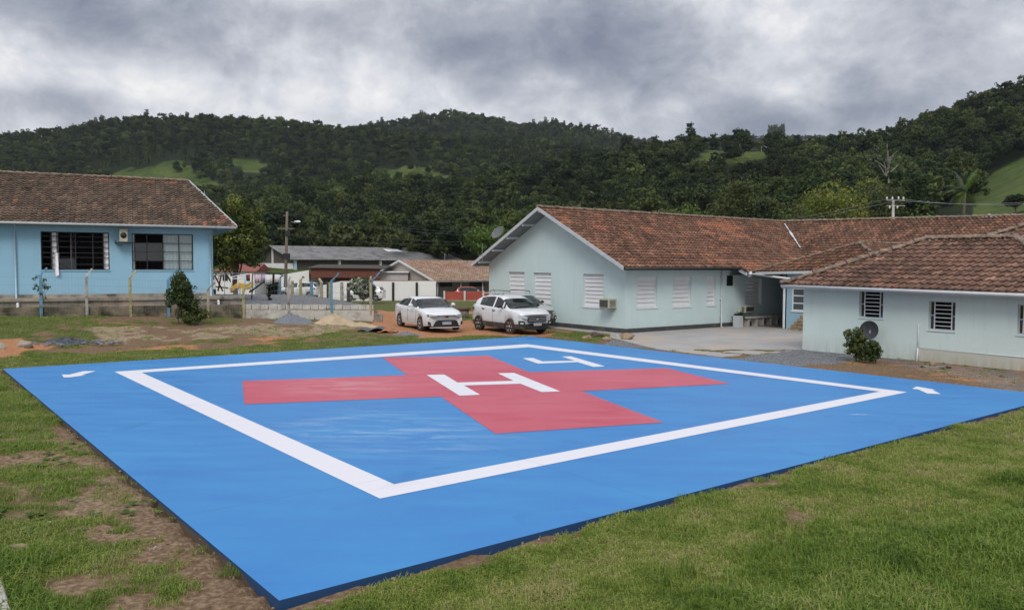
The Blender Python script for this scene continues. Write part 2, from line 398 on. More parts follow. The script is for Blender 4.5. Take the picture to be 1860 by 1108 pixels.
Z_EDGEB = wp([(985, 606), (1060, 607), (1110, 614), (1075, 622), (980, 611)])
Z_RIGHTD = [tuple(P(3.8, 7.6).xy), tuple(P(.6, 8.3).xy), tuple(P(.6, 25).xy), tuple(P(-7, 25).xy), tuple(PAD[2].xy), tuple((PAD[3]*.45+PAD[2]*.55).xy)]
Z_GRAVD = wp([(1290, 655), (1400, 645), (1440, 634), (1500, 640), (1600, 655), (1540, 662), (1440, 668)])
Z_GRAVL = wp([(1090, 618), (1150, 621), (1300, 628), (1240, 634), (1180, 636), (1120, 630)])
Z_YARD = [tuple((FE0+L*a+B*b).xy) for a, b in ((3, .1), (12.5, .1), (12.5, 9), (11, 20), (-2, 22), (-2, 6))]
Z_ORANGE1 = wp([(-200, 655), (-10, 640), (60, 636), (100, 645), (40, 655), (-200, 668)])
Z_SANDB = wp([(150, 625), (260, 618), (420, 612), (500, 605), (640, 600), (700, 606), (560, 622), (380, 630), (200, 642)])
def zones(X, Y):
    """grass, orange soil, gravel, pale sand weights"""
    j = (vnoise(X, Y, .9, 3)-.5)*1.0; k = (vnoise(X, Y, .9, 4)-.5)*1.0; X2 = X+j; Y2 = Y+k
    n1 = vnoise(X, Y, 2.6, 5); n2 = vnoise(X, Y, .8, 6); n3 = vnoise(X, Y, .3, 7); n = .34*n1+.36*n2+.30*n3
    g = np.clip((n-.47)*6, 0, 1)*.75                       # patchy by default
    g = np.where((Y > 45), .75, g)
    g = np.where(Y < 24, np.clip((n-.44)*3.8, 0, 1)*.85*(.25+.75*smooth(.1, 1.3, pad_dist(X, Y)+(n3-.5))), g)
    g = np.where(inpoly(X, Y2, Z_LAWN), np.clip(1.0-np.clip((vnoise(X, Y, 1.1, 9)*.6+n3*.4-.70)*6, 0, .8), 0, 1), g)
    for z_, v in ((Z_TALL, 1.0), (Z_TALL2, 1.0), (Z_GREEN1, .95), (Z_GREEN2, .9), (Z_STRIP, .85), (Z_LEFTG, .8), (Z_EDGEB, .8), (Z_BACKG, .85)):
        g = np.where(inpoly(X2, Y2, z_), np.maximum(g, v*np.clip(.55+n*.9, 0, 1)), g)
    o = np.clip((vnoise(X, Y, 2.2, 11)*.6+n2*.4-.5)*5, 0, 1)*.7*(Y > 22)
    o = np.where(inpoly(X2, Y2, Z_ROAD), 1, o); g = np.where(inpoly(X2, Y2, Z_ROAD), g*.05, g)
    road2 = (np.abs(Y-(53+.1*X)) < 2.2) & (X > -9) & (X < 3); o = np.where(road2, 1, o); g = np.where(road2, .08, g)
    o = np.where(inpoly(X2, Y2, Z_ORANGE1), 1, o); g = np.where(inpoly(X2, Y2, Z_ORANGE1), .1, g)
    rd = inpoly(X2, Y2, Z_RIGHTD); g = np.where(rd, g*.3, g); o = np.where(rd, np.clip((n-.42)*3, 0, .8), o)
    gr = np.zeros_like(X)
    for z_ in (Z_GRAVD, Z_GRAVL): gr = np.where(inpoly(X2, Y2, z_), 1, gr)
    gr = np.where(inpoly(X, Y, Z_YARD), 1, gr); g = np.where(gr > .5, .02, g)
    gr = np.where(rd, np.maximum(gr*.8, np.clip((n1-.5)*2, 0, .5)), gr)
    sb = np.where(inpoly(X2, Y2, Z_SANDB), np.clip((n-.42)*5, 0, .9), 0); g = np.where(sb > .5, g*.5, g)
    lf = (Y < 24) & (g < .5); sb = np.where(lf, np.maximum(sb, .15+.3*n1), sb)
    return g, o, gr, sb
fore = [tuple(P(-.9, -5.5).xy), tuple(P(-.9, -.0).xy), tuple(P(-1.9, 1.0).xy), tuple(G(1190, 637, -.13).xy), tuple(G(1310, 652, -.13).xy), tuple(G(1400, 646, -.13).xy), tuple(P(.0, 8.3).xy), tuple(P(.35, 8.6).xy),
        tuple(P(7.0, 8.6).xy), tuple(P(8.2, 2.45).xy), tuple(P(8.4, -.1).xy), tuple(P(-.1, -.1).xy), tuple(P(-.1, -5.5).xy)]
FORE = fore
def build_ground():
    xs = np.concatenate([np.linspace(-260, -40, 45)[:-1], np.linspace(-40, -28, 25)[:-1], np.arange(-28, 24, .2), np.linspace(24, 60, 60)[1:], np.linspace(60, 260, 40)[1:]])
    ys = np.concatenate([np.linspace(-30, 3, 20)[:-1], np.arange(3, 46, .2), np.arange(46, 84, .6), np.linspace(84, 116, 30)])
    X, Y = np.meshgrid(xs, ys); Z = zground(X, Y)
    g, o, gr, sb = zones(X, Y)
    near = (Y < 46) & (X > -28) & (X < 24)
    rough = (vnoise(X, Y, .55, 21)-.5)*.05+(vnoise(X, Y, .22, 22)-.5)*.03
    Z = Z+np.where(near, smooth(0, 1.2, pad_dist(X, Y))*rough*np.where(inpoly(X, Y, Z_LAWN), .35, 1.0)+np.where(inpoly(X, Y, Z_LAWN), .024, 0), 0)
    # crumbly mound and furrow at the left foreground
    # the soil stands a little below the slab's edge and rises beside it
    pts = [tuple(p.xy) for p in PAD]; Z = np.where(inpoly(X, Y, pts), -.22, Z); Z = np.where(inpoly(X, Y, FORE) & ~inpoly(X, Y, [tuple(P(*q).xy) for q in ((-3, 6), (-3, 9), (9, 9), (9, 8.7), (.6, 8.6))]), np.minimum(Z, -.15), Z)
    # building floors keep the sheet below them
    n, m = X.shape; idx = np.arange(n*m).reshape(n, m)
    q = np.stack([idx[:-1, :-1], idx[:-1, 1:], idx[1:, 1:], idx[1:, :-1]], -1).reshape(-1, 4)
    v = np.stack([X, Y, Z], -1).reshape(-1, 3)
    zc = np.stack([g, o, gr, sb], -1).reshape(-1, 4)
    m_ = bpy.data.materials.new('ground_soil'); m_.use_nodes = True; t = NT(m_.node_tree); b = t.n['Principled BSDF']
    P_ = t.new('ShaderNodeNewGeometry').outputs['Position']
    at = t.new('ShaderNodeAttribute', attribute_name='zone', attribute_type='GEOMETRY')
    sp_ = t.new('ShaderNodeSeparateColor'); t.l.new(at.outputs['Color'], sp_.inputs[0]); zg_, zo_, zr_ = sp_.outputs; za_ = at.outputs['Alpha']
    nf = t.noise(P_, 14, 6, .7); nm = t.noise(P_, 2.5, 5, .65); nb = t.noise(P_, .5, 4, .6); nx = t.noise(P_, 60, 3, .6)
    soil = t.ramp(nf, [(.25, (.075, .045, .026)), (.5, (.19, .122, .072)), (.75, (.33, .23, .14))])
    org = t.ramp(nf, [(.25, (.20, .085, .04)), (.5, (.42, .20, .10)), (.8, (.60, .34, .20))])
    sand = t.ramp(nf, [(.25, (.16, .115, .075)), (.5, (.34, .255, .17)), (.8, (.52, .42, .30))])
    vor = t.new('ShaderNodeTexVoronoi', i_Scale=28.0); t.l.new(P_, vor.inputs['Vector'])
    grav = t.ramp(vor.outputs['Color'], [(.1, (.07, .075, .08)), (.5, (.17, .175, .185)), (.95, (.34, .34, .34))])
    gras = t.ramp(nm, [(.3, (.055, .080, .018)), (.5, (.105, .140, .030)), (.72, (.18, .195, .06))])
    gras = t.mix(t.maprange(nf, .35, .7, .1, .75), gras, (.085, .070, .035))
    def edge(z_, w=.35):      # zone weight broken up by noise
        s_ = t.math('ADD', z_, t.math('MULTIPLY', t.math('SUBTRACT', t.math('ADD', t.math('MULTIPLY', nf, .6), t.math('MULTIPLY', nm, .4)), .5), w*3))
        return t.maprange(s_, .3, .7, 0, 1)
    col = t.mix(edge(zo_), soil, org); col = t.mix(edge(za_), col, sand); col = t.mix(edge(zr_), col, grav)
    col = t.mix(edge(zg_, .45), col, gras)
    col = t.mix(t.maprange(nb, .35, .7, 0, .25), col, t.mix(1.0, col, (.7, .68, .62), 'MULTIPLY'))
    peb = t.new('ShaderNodeTexVoronoi', i_Scale=9.0); t.l.new(P_, peb.inputs['Vector'])
    pf = t.math('MULTIPLY', t.maprange(peb.outputs['Distance'], .06, .10, 1, 0), t.maprange(t.noise(P_, 1.7, 3, .6), .55, .62, 0, .8))
    col = t.mix(pf, col, (.38, .34, .29))
    t.l.new(col, b.inputs['Base Color']); b.inputs['Roughness'].default_value = .95; b.inputs['Specular IOR Level'].default_value = .15
    hh = t.math('ADD', t.math('MULTIPLY', nf, .7), t.math('ADD', t.math('MULTIPLY', nx, .9), t.math('MULTIPLY', nm, .8)))
    bp = t.new('ShaderNodeBump', i_Strength=.6, i_Distance=.035); t.l.new(hh, bp.inputs['Height']); t.l.new(bp.outputs[0], b.inputs['Normal'])
    me = mesh_np('ground', v, q, [m_], {'zone': ('POINT', 'FLOAT_COLOR', zc)})
    me.polygons.foreach_set('use_smooth', np.ones(len(q), bool))
    tag(link_mesh('ground', me), 'patchy grass, brown and orange soil ground around the blue pad', None, kind='structure')
build_ground()

# ------------------------------------------------------------------ helipad
def paint_mat(name, base, worn, wornamt=.5, rough=.42):
    m = bpy.data.materials.new(name); m.use_nodes = True; t = NT(m.node_tree); b = t.n['Principled BSDF']
    g = t.new('ShaderNodeNewGeometry').outputs['Position']
    rot = t.new('ShaderNodeMapping'); rot.inputs['Rotation'].default_value = (0, 0, -.6); rot.inputs['Scale'].default_value = (.35, 1.5, 1); t.l.new(g, rot.inputs[0])
    roll = t.noise(rot.outputs[0], 1.6, 6, .62, .3); big = t.noise(g, .28, 4, .55, .5); fine = t.noise(g, 9, 5, .7)
    f = t.math('ADD', t.math('MULTIPLY', roll, .5), t.math('ADD', t.math('MULTIPLY', big, .38), t.math('MULTIPLY', fine, .12)))
    col = t.mix(t.maprange(f, .40, .66, 0, wornamt), base, worn)
    st = t.maprange(t.noise(g, .9, 3, .5, 1.0), .63, .72, 0, .35)
    col = t.mix(st, col, tuple(x*.72 for x in base))
    # slab joints: thin dark lines every five metres along the pad's sides
    for ang, off in ((-math.atan2(9.88, 12.73), 0.4), (-math.atan2(9.88, 12.73)+PI/2, 1.7)):
        mp = t.new('ShaderNodeMapping'); mp.inputs['Rotation'].default_value = (0, 0, ang); mp.inputs['Location'].default_value = (off, off, 0); t.l.new(g, mp.inputs[0])
        sx = t.new('ShaderNodeSeparateXYZ'); t.l.new(mp.outputs[0], sx.inputs[0])
        w = t.math('ABSOLUTE', t.math('SUBTRACT', t.math('FRACT', t.math('DIVIDE', sx.outputs[0], 5.2)), .5))
        col = t.mix(t.maprange(w, .0008, .0022, .38, 0), col, tuple(x*.4 for x in base))
    for (px_, py_, rad, cc, amt) in ((665, 775, 2.3, (.36, .52, .68), .75), (640, 700, 2.0, (.7, .5, .5), .5), (800, 800, 2.0, (.30, .46, .64), .5), (950, 720, 1.6, tuple(x*.7 for x in base), .4)):
        q_ = G(px_, py_); vd = t.new('ShaderNodeVectorMath', operation='DISTANCE'); t.l.new(g, vd.inputs[0]); vd.inputs[1].default_value = q_
        fq = t.math('MULTIPLY', t.maprange(vd.outputs['Value'], 0, rad, amt, 0), t.maprange(t.noise(rot.outputs[0], 2.2, 7, .7, .6), .48, .66, 0, 1))
        if 'white' not in name and ('blue' in name) == (cc[2] > cc[0]): col = t.mix(fq, col, cc)
    mk = t.new('ShaderNodeTexVoronoi', i_Scale=.55); t.l.new(rot.outputs[0], mk.inputs['Vector'])
    sm = t.math('MULTIPLY', t.maprange(mk.outputs['Distance'], .03, .055, .6, 0), t.maprange(fine, .45, .55, 0, 1))
    col = t.mix(sm, col, (.5, .58, .66))
    t.l.new(col, b.inputs['Base Color'])
    t.l.new(t.maprange(f, .35, .65, rough-.08, rough+.14), b.inputs['Roughness'])
    b.inputs['Specular IOR Level'].default_value = .5
    bp = t.new('ShaderNodeBump', i_Strength=.12, i_Distance=.01); t.l.new(t.math('ADD', fine, t.math('MULTIPLY', roll, 2)), bp.inputs['Height']); t.l.new(bp.outputs[0], b.inputs['Normal'])
    return m
M_BLUE = paint_mat('blue_deck_paint', (.009, .180, .51), (.050, .28, .56), .75)
M_CROSS = paint_mat('red_deck_paint', (.50, .042, .085), (.56, .16, .20), .75)
M_LINE = paint_mat('white_deck_paint', (.74, .73, .77), (.66, .66, .70), .4, .5)
def slabside_mat():
    m = bpy.data.materials.new('slab_side'); m.use_nodes = True; t = NT(m.node_tree); b = t.n['Principled BSDF']
    g = t.new('ShaderNodeNewGeometry').outputs['Position']; s_ = t.new('ShaderNodeSeparateXYZ'); t.l.new(g, s_.inputs[0])
    v = t.math('ADD', s_.outputs[2], t.math('MULTIPLY', t.math('SUBTRACT', t.noise(g, 5, 5, .7), .5), .12))
    left = t.maprange(s_.outputs[0], -2.6, -1.9, 0, -.2)
    v = t.math('SUBTRACT', v, left)
    col = t.mix(t.maprange(v, -.06, -.02, 0, 1), (.10, .075, .05), (.012, .055, .15))  # dark blue edge: dripped paint with shadow mixed into its colour
    t.l.new(col, b.inputs['Base Color']); b.inputs['Roughness'].default_value = .8; return m
def build_pad():
    pad = thing('helipad', 'blue painted concrete helipad slab with red cross, white H and white border square', 'helipad', tuple((PAD[0]+PAD[1]+PAD[2]+PAD[3])/4+Vector((0, 0, -.3))))
    bm = BM(); prism(bm, [p for p in PAD], (0, 0, -.32))
    for f in bm.faces: f.material_index = 0 if f.normal.z > .9 else 1
    obj('slab', bm, [M_BLUE, slabside_mat()], pad, bevel=0)
    def mark(name, px, z, m, label=None):
        bm = BM(); f = poly(bm, [G(x, y, z) for x, y in px]); f.normal_update()
        if f.normal.z < 0: f.normal_flip()
        bmesh.ops.triangulate(bm, faces=bm.faces[:]); o = obj(name, bm, m, pad)
        if label: o['label'] = label
        return o
    bm = BM(); Oq = [(208, 675), (690, 905), (1648, 712), (957, 625)]; Iq = [(257, 676.5), (716, 879), (1598, 711), (960, 630.5)]
    for i in range(4):
        f = poly(bm, [G(*Oq[i], .004), G(*Oq[(i+1) % 4], .004), G(*Iq[(i+1) % 4], .004), G(*Iq[i], .004)]); f.normal_update()
        if f.normal.z < 0: f.normal_flip()
    obj('border_line', bm, M_LINE, pad)
    mark('cross_marking', [(694, 649), (887, 645.6), (961, 675.7), (1211, 668.5), (1326.5, 696.8), (1056, 710.3), (1206, 767), (900, 787.4), (800.5, 720.2), (444, 734), (440, 692), (739.5, 681)], .0042, M_CROSS)
    mark('letter_marking', [(774.6, 680.6), (806.9, 680), (831, 694.6), (932.7, 691.4), (904, 677.8), (933.8, 677), (1017.6, 710.5), (983.7, 711.8), (945.4, 696.8), (842.8, 699.8), (871.8, 716.6), (834.8, 718.5)], .0085, M_LINE, 'white letter H in the middle of the red cross')
    mark('numeral_marking', [(948.8, 650.5), (968.2, 649.9), (985.4, 656.3), (1043.9, 655), (1020.6, 647.7), (1036.3, 646.9), (1099.4, 665.2), (1077.8, 666.2), (1049.2, 657.6), (977.2, 660.4)], .0046, M_LINE, 'white numeral 4 between cross and border line')
    mark('arrow_marking', [(1656.5, 706.1), (1664.8, 701.8), (1699.5, 707.7), (1694.2, 708.4), (1709.2, 715.5), (1685, 714.7), (1667.7, 707.1)], .0044, M_LINE)
    mark('arrow_marking', [(112.5, 680), (124.9, 680.3), (152.3, 673.8), (174.2, 673.8), (147.7, 681), (155.5, 681.5), (127, 685.2), (115.5, 685.4)], .0048, M_LINE)
build_pad()

# forecourt and passage floor
M_FORE = mat('forecourt_concrete', (.345, .33, .315), .8, var=.12, vscale=.8, bump=.2, fine=.06, dirt=((.46, .34, .24), .45, .5, .72))
bm = BM()
pts = [G(1040, 604, -.115), G(1136, 611, -.115)]
f = poly(bm, [(x, y, -.06) for x, y in fore]); f.normal_update()
if f.normal.z < 0: f.normal_flip()
bmesh.ops.triangulate(bm, faces=bm.faces[:])
r_ = bmesh.ops.extrude_face_region(bm, geom=bm.faces[:])
for v_ in [g_ for g_ in r_['geom'] if isinstance(g_, bmesh.types.BMVert)]: v_.co.z -= .2
bmesh.ops.recalc_face_normals(bm, faces=bm.faces[:])
tag(obj('forecourt_pavement', bm, M_FORE), 'pale concrete forecourt leading into the covered passage', None, kind='structure')
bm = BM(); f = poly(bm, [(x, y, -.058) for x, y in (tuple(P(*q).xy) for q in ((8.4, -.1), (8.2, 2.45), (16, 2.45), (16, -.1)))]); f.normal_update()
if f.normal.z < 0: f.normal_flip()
tag(obj('passage_floor', bm, mat('floor_painted_shade', (.12, .115, .11), .7, var=.2)), 'floor of the covered passage with shade put into its dark colour', None, kind='structure')  # floor colour darkened to paint in the shade of the passage
# ------------------------------------------------------------------ roofs of real clay tiles
def tile_plane(name, pts, m, parent, org=None, tw=.215, tc=.30, fresh=(), nfr=.012, seed=1, droop=0.010, label=None):
    """pts: convex polygon, first edge = eave (left to right seen from outside). Each tile is a small curved strip with its own step"""
    rn = random.Random(seed); pts = [Vector(p) for p in pts]
    a = (pts[1]-pts[0]).normalized(); nrm = Vector((0, 0, 0))
    for i in range(len(pts)): nrm += (pts[i]-pts[0]).cross(pts[(i+1) % len(pts)]-pts[0])
    nrm.normalize()
    if nrm.z < 0: nrm = -nrm
    up = nrm.cross(a).normalized()
    if up.z < 0: up = -up
    o = Vector(org) if org is not None else pts[0]
    sa = [(p-o).dot(a) for p in pts]; su = [(p-o).dot(up) for p in pts]
    i0, i1 = int(min(sa)/tw)-1, int(max(sa)/tw)+2; j0, j1 = int(min(su)/tc)-1, int(max(su)/tc)+1
    prof = ((0, 0), (.22, -.004), (.5, .006), (.66, .036), (.84, .044), (1.0, .012))
    cells = []
    for j in range(j0, j1):
        for i in range(i0, i1):
            ca, cu = (i+.5)*tw, (j+.5)*tc; ok = True       # skip the tiles clearly outside
            for k in range(len(pts)):
                q0 = (sa[k], su[k]); q1 = (sa[(k+1) % len(pts)], su[(k+1) % len(pts)])
                ex, ey = q1[0]-q0[0], q1[1]-q0[1]; ll = math.hypot(ex, ey)
                if ll < 1e-4: continue
                cx_ = sum(sa)/len(sa); cy_ = sum(su)/len(su)
                sgn = 1 if ex*(cy_-q0[1])-ey*(cx_-q0[0]) > 0 else -1
                if sgn*(ex*(cu-q0[1])-ey*(ca-q0[0]))/ll < -.25: ok = False; break
            if ok: cells.append((i, j))
    bm = BM(); lt = bm.faces.layers.float.new('tone'); lf = bm.faces.layers.float.new('fresh')
    for i, j in cells:
        tone = min(1, max(0, rn.gauss(.42, .22))); fr = 0.0
        if rn.random() < nfr: fr = rn.uniform(.4, 1)
        for (fa, fu, ra, ru, pr) in fresh:
            if abs((i+.5)*tw-fa) < ra and abs((j+.5)*tc-fu) < ru and rn.random() < pr: fr = rn.uniform(.55, 1)
        dz = rn.uniform(-.006, .006); dx = rn.uniform(-.006, .006); tl = rn.uniform(-.008, .008)
        sag = droop*math.sin(i*.11)*math.sin(j*.35)
        lo, hi, fo = [], [], []
        for (px_, h) in prof:
            x = i*tw+px_*tw*1.02+dx
            lo.append(bm.verts.new(o+a*x+up*(j*tc-.02+tl*px_)+nrm*(h+.056+dz+sag)))
            hi.append(bm.verts.new(o+a*x+up*(j*tc+tc+.01)+nrm*(h*.9+.004+dz+sag)))
            fo.append(bm.verts.new(o+a*x+up*(j*tc-.02+tl*px_)+nrm*(h+.004+dz+sag)))
        for k in range(len(prof)-1):
            f1 = bm.faces.new((lo[k], lo[k+1], hi[k+1], hi[k])); f1[lt] = tone; f1[lf] = fr
            f2 = bm.faces.new((fo[k], fo[k+1], lo[k+1], lo[k])); f2[lt] = max(0, tone-.1); f2[lf] = fr*.6
    c = sum(pts, Vector())/len(pts)
    for k in range(len(pts)):
        p, q = pts[k], pts[(k+1) % len(pts)]; e = q-p
        if e.length < 1e-3: continue
        n = e.cross(nrm).normalized()
        if n.dot(c-p) > 0: n = -n
        if k == 0: p = p+n*.05
        bmesh.ops.bisect_plane(bm, geom=bm.verts[:]+bm.edges[:]+bm.faces[:], plane_co=p, plane_no=n, clear_outer=True)
    return obj(name, bm, m, parent)
def ridge(par, *runs):
    for k, (p0, p1, r) in enumerate(runs): bm = BM(); caps(bm, p0, p1, r=r, seed=k+len(runs)); obj('ridge_tiles', bm, M_RIDGE, par)
def caps(bm, p0, p1, r=.115, step=.36, seed=0, flat=.8, lift=.02):
    """a row of overlapping ridge tiles"""
    rn = random.Random(seed); p0 = Vector(p0); p1 = Vector(p1); d = (p1-p0); n = max(1, int(d.length/step)); t = d.normalized()
    s_ = t.cross(Vector((0, 0, 1))).normalized(); w = s_.cross(t).normalized()
    for i in range(n):
        a = p0+t*(i*d.length/n-.03); b = p0+t*((i+1)*d.length/n+.03); j = rn.uniform(-.02, .02); q = rn.uniform(.9, 1.12)
        ra, rb = r*q*1.1, r*q*.9
        A_ = [bm.verts.new(a+s_*(math.cos(x)*ra+j)+w*(math.sin(x)*ra*flat+lift+rn.uniform(0, .012))) for x in [PI*k/7 for k in range(8)]]
        B_ = [bm.verts.new(b+s_*(math.cos(x)*rb+j)+w*(math.sin(x)*rb*flat+lift-.02)) for x in [PI*k/7 for k in range(8)]]
        for k in range(7): bm.faces.new((A_[k], A_[k+1], B_[k+1], B_[k]))
        bm.faces.new(A_); bm.faces.new(B_[::-1])
def under(bm, pts, th=.07, drop=.015, mi=0):
    """soffit and deck board under a roof plane"""
    prism(bm, [Vector(p)-Vector((0, 0, drop)) for p in pts], (0, 0, -th), mi)
def beam(bm, p0, p1, w=.03, h=.16, side=None, mi=0):
    p0 = Vector(p0); p1 = Vector(p1); t = (p1-p0).normalized(); s_ = t.cross(Vector((0, 0, 1))).normalized(); up = Vector((0, 0, 1))
    prism(bm, [p0-s_*w/2, p0+s_*w/2, p0+s_*w/2-up*h, p0-s_*w/2-up*h], p1-p0, mi)
# ------------------------------------------------------------------ walls with openings
def wall_open(bm, p0, dr, a0, a1, z0, z1, ops, depth=.14, out=1, mi=0):
    """wall face in the plane through p0 along dr; openings (a,a,z,z) get reveals going inwards. out=+1: outward is the right-hand normal"""
    n = Vector((dr[1], -dr[0], 0))*out; D = Vector((dr[0], dr[1], 0)); P0 = Vector((p0[0], p0[1], 0))
    pt = lambda a, z, d=0: P0+D*a+Vector((0, 0, z))-n*d
    xs = sorted({a0, a1, *[o[0] for o in ops], *[o[1] for o in ops]}); zs = sorted({z0, z1, *[o[2] for o in ops], *[o[3] for o in ops]})
    for i in range(len(xs)-1):
        for j in range(len(zs)-1):
            ca, cz = (xs[i]+xs[i+1])/2, (zs[j]+zs[j+1])/2
            if any(o[0] < ca < o[1] and o[2] < cz < o[3] for o in ops): continue
            poly(bm, [pt(xs[i], zs[j]), pt(xs[i+1], zs[j]), pt(xs[i+1], zs[j+1]), pt(xs[i], zs[j+1])], mi)
    for o in ops:
        c = [(o[0], o[2]), (o[1], o[2]), (o[1], o[3]), (o[0], o[3])]
        for k in range(4):
            q, r = c[k], c[(k+1) % 4]; poly(bm, [pt(*q), pt(*r), pt(r[0], r[1], depth), pt(q[0], q[1], depth)], mi)
    bmesh.ops.remove_doubles(bm, verts=bm.verts[:], dist=1e-4)
class WallFrame:
    """local (a along wall, d outward, z) box adder"""
    def __init__(s, p0, dr, out=1):
        s.D = Vector((dr[0], dr[1], 0)); s.N = Vector((dr[1], -dr[0], 0))*out; s.P = Vector((p0[0], p0[1], 0)); s.p0 = p0; s.dr = dr
    def pt(s, a, d, z): return s.P+s.D*a+s.N*d+Vector((0, 0, z))
    def box(s, bm, a0, a1, d0, d1, z0, z1, mi=0):
        M = Matrix(((s.D.x, s.N.x, 0, s.P.x), (s.D.y, s.N.y, 0, s.P.y), (0, 0, 1, 0), (0, 0, 0, 1)))
        fs = box(bm, a0, a1, d0, d1, z0, z1, M, mi); bmesh.ops.recalc_face_normals(bm, faces=fs)
    def rect(s, x0, y0, x1, y1):
        xm, ym = (x0+x1)/2, (y0+y1)/2
        a0 = on_wall(x0, ym, s.p0, s.dr)[0]; a1 = on_wall(x1, ym, s.p0, s.dr)[0]; zt = on_wall(xm, y0, s.p0, s.dr)[1]; zb = on_wall(xm, y1, s.p0, s.dr)[1]
        return (min(a0, a1), max(a0, a1), zb, zt)
def blind_window(wf, o, parent, n=7, seed=0, depth=.14, m=None, label=None):
    """white fixed louvre shutter in a recess"""
    m = m or M_WHITE; rn = random.Random(seed); a0, a1, z0, z1 = o; g = .035
    bm = BM(); e = .002
    wf.box(bm, a0+e, a1-e, -depth, -depth+.05, z0+e, z0+g); wf.box(bm, a0+e, a1-e, -depth, -depth+.05, z1-g, z1-e)
    wf.box(bm, a0+e, a0+g, -depth, -depth+.05, z0+g, z1-g); wf.box(bm, a1-g, a1-e, -depth, -depth+.05, z0+g, z1-g)
    w = obj('window', bm, m, parent)
    if label: w['label'] = label
    bm = BM(); h = (z1-z0-2*g)/n
    for i in range(n):
        zb = z0+g+i*h; t = rn.uniform(.0, .012)
        q = [wf.pt(a0+g, -depth+.035+t, zb+.004), wf.pt(a0+g, -depth+.005, zb+h-.006), wf.pt(a0+g, -depth-.01, zb+h-.006), wf.pt(a0+g, -depth+.02+t, zb+.004)]
        prism(bm, q, wf.D*(a1-a0-2*g))
    obj('shutter', bm, m, w)
    bm = BM(); wf.box(bm, a0-.03, a1+.03, .001, .03, z0-.05, z0-.001); obj('sill', bm, m, w)
def down_pipe(parent, wf, a, z0, z1, d=.07, r=.04, m=None, kick=.12, top=None):
    bm = BM(); pts = [wf.pt(a, d, z1), wf.pt(a, d, z0+.12), wf.pt(a, d+kick, z0+.03)]
    if top: pts = [wf.pt(a+top[0], top[1], top[2])]+[wf.pt(a, d, z1-.0)]+pts[1:]
    tube(bm, pts, r, 8)
    for z in (z0+.6, (z0+z1)/2, z1-.4): wf.box(bm, a-.06, a+.06, .0, d+.01, z-.015, z+.015)
    obj('downpipe', bm, m or M_WHITE, parent)

# ================================================================== hospital (long wing, cross wing, projecting wing)
hosp = thing('hospital_building', 'pale aqua hospital wing with gable end, red clay tiles and white louvre windows', 'building', tuple(P(3, -5, ZG)))
gf = WallFrame(O, -R, out=-1)           # gable wall: a runs back-left from the near corner; outward = -U
assert gf.N.dot(Vector((-U.x, -U.y, 0))) > .9
rf = WallFrame(O, U, out=1)             # long wall: outward = R
assert rf.N.dot(Vector((R.x, R.y, 0))) > .9
ZE, ZR, SL = 3.0, 5.6, .485
gops = [gf.rect(923.5, 494, 952.5, 551), gf.rect(969, 495.5, 1001, 551), gf.rect(1059, 498, 1096, 558)]
rops = [rf.rect(1157, 502.5, 1194, 559), rf.rect(1222, 501.5, 1256, 557), rf.rect(1284, 501.5, 1300, 554.5), rf.rect(1320, 500.5, 1333, 519.5), rf.rect(1354, 507, 1383, 553)]
bm = BM()
wall_open(bm, O, -R, 0, 10.3, ZG-.1, ZE-.12, gops, out=-1)
wall_open(bm, O, U, 0, 13.4, ZG-.1, ZE-.12, rops, out=1)
poly(bm, [gf.pt(0, 0, ZE-.12), gf.pt(10.3, 0, ZE-.12), gf.pt(10.3, 0, ZR-SL*5.15-.1), gf.pt(5.15, 0, ZR-.12), gf.pt(0, 0, ZR-SL*5.15-.1)])
poly(bm, [P(0, -10.3, ZG-.1), P(18, -10.3, ZG-.1), P(18, -10.3, ZE), P(0, -10.3, ZE)])
bmesh.ops.remove_doubles(bm, verts=bm.verts[:], dist=1e-3); bmesh.ops.recalc_face_normals(bm, faces=bm.faces[:])
obj('wall', bm, M_HOSP, hosp)
for i, o in enumerate(gops): blind_window(gf, o, hosp, 8 if i == 2 else 7, i)
for i, o in enumerate(rops):
    if i != 3: blind_window(rf, o, hosp, 7, 9+i)
bm = BM(); o = rops[3]                  # small dark louvred window
rf.box(bm, o[0], o[0]+.03, -.1, -.06, o[2], o[3]); rf.box(bm, o[1]-.03, o[1], -.1, -.06, o[2], o[3])
for k in range(4): rf.box(bm, o[0]+.03, o[1]-.03, -.1, -.06, o[2]+k*(o[3]-o[2]-.03)/3, o[2]+k*(o[3]-o[2]-.03)/3+.03)
w = obj('window', bm, M_DARKM, hosp); w['label'] = 'small dark louvred window in the shade of the passage'
bm = BM(); rf.box(bm, o[0], o[1], -.13, -.11, o[2], o[3]); obj('pane', bm, M_BLACK, w)
bm = BM()
gf.box(bm, -.03, 10.33, 0, .03, ZG-.1, .13); rf.box(bm, .0, 13.4, 0, .03, ZG-.1, .13)
obj('plinth', bm, M_PLINTH, hosp)
# wall pieces of the projecting wing and cross wing
cf = WallFrame(P(8.08, 2.49).xy, R, out=-1) if WallFrame((0, 0), R, 1).N.dot(Vector((-U.x, -U.y, 0))) < 0 else WallFrame(P(8.08, 2.49).xy, R, out=1)
copn = [cf.rect(1438.5, 524, 1478, 565)]
bm = BM()
wall_open(bm, cf.p0, R, 0, 4.95, ZG-.1, 2.85, copn, out=(1 if cf.N.dot(Vector((R.y, -R.x, 0))) > 0 else -1), depth=.08)
wall_open(bm, cf.p0, U, 0, 5.6, ZG-.1, 2.95, [], out=1)
poly(bm, [P(8.08, 7.44, ZG-.1), P(13.5, 7.44, ZG-.1), P(13.5, 7.44, 2.85), P(8.08, 7.44, 2.85)])
poly(bm, [P(13.5, 7.44, ZG-.1), P(13.5, 22, ZG-.1), P(13.5, 22, 2.6), P(13.5, 7.44, 2.8)])

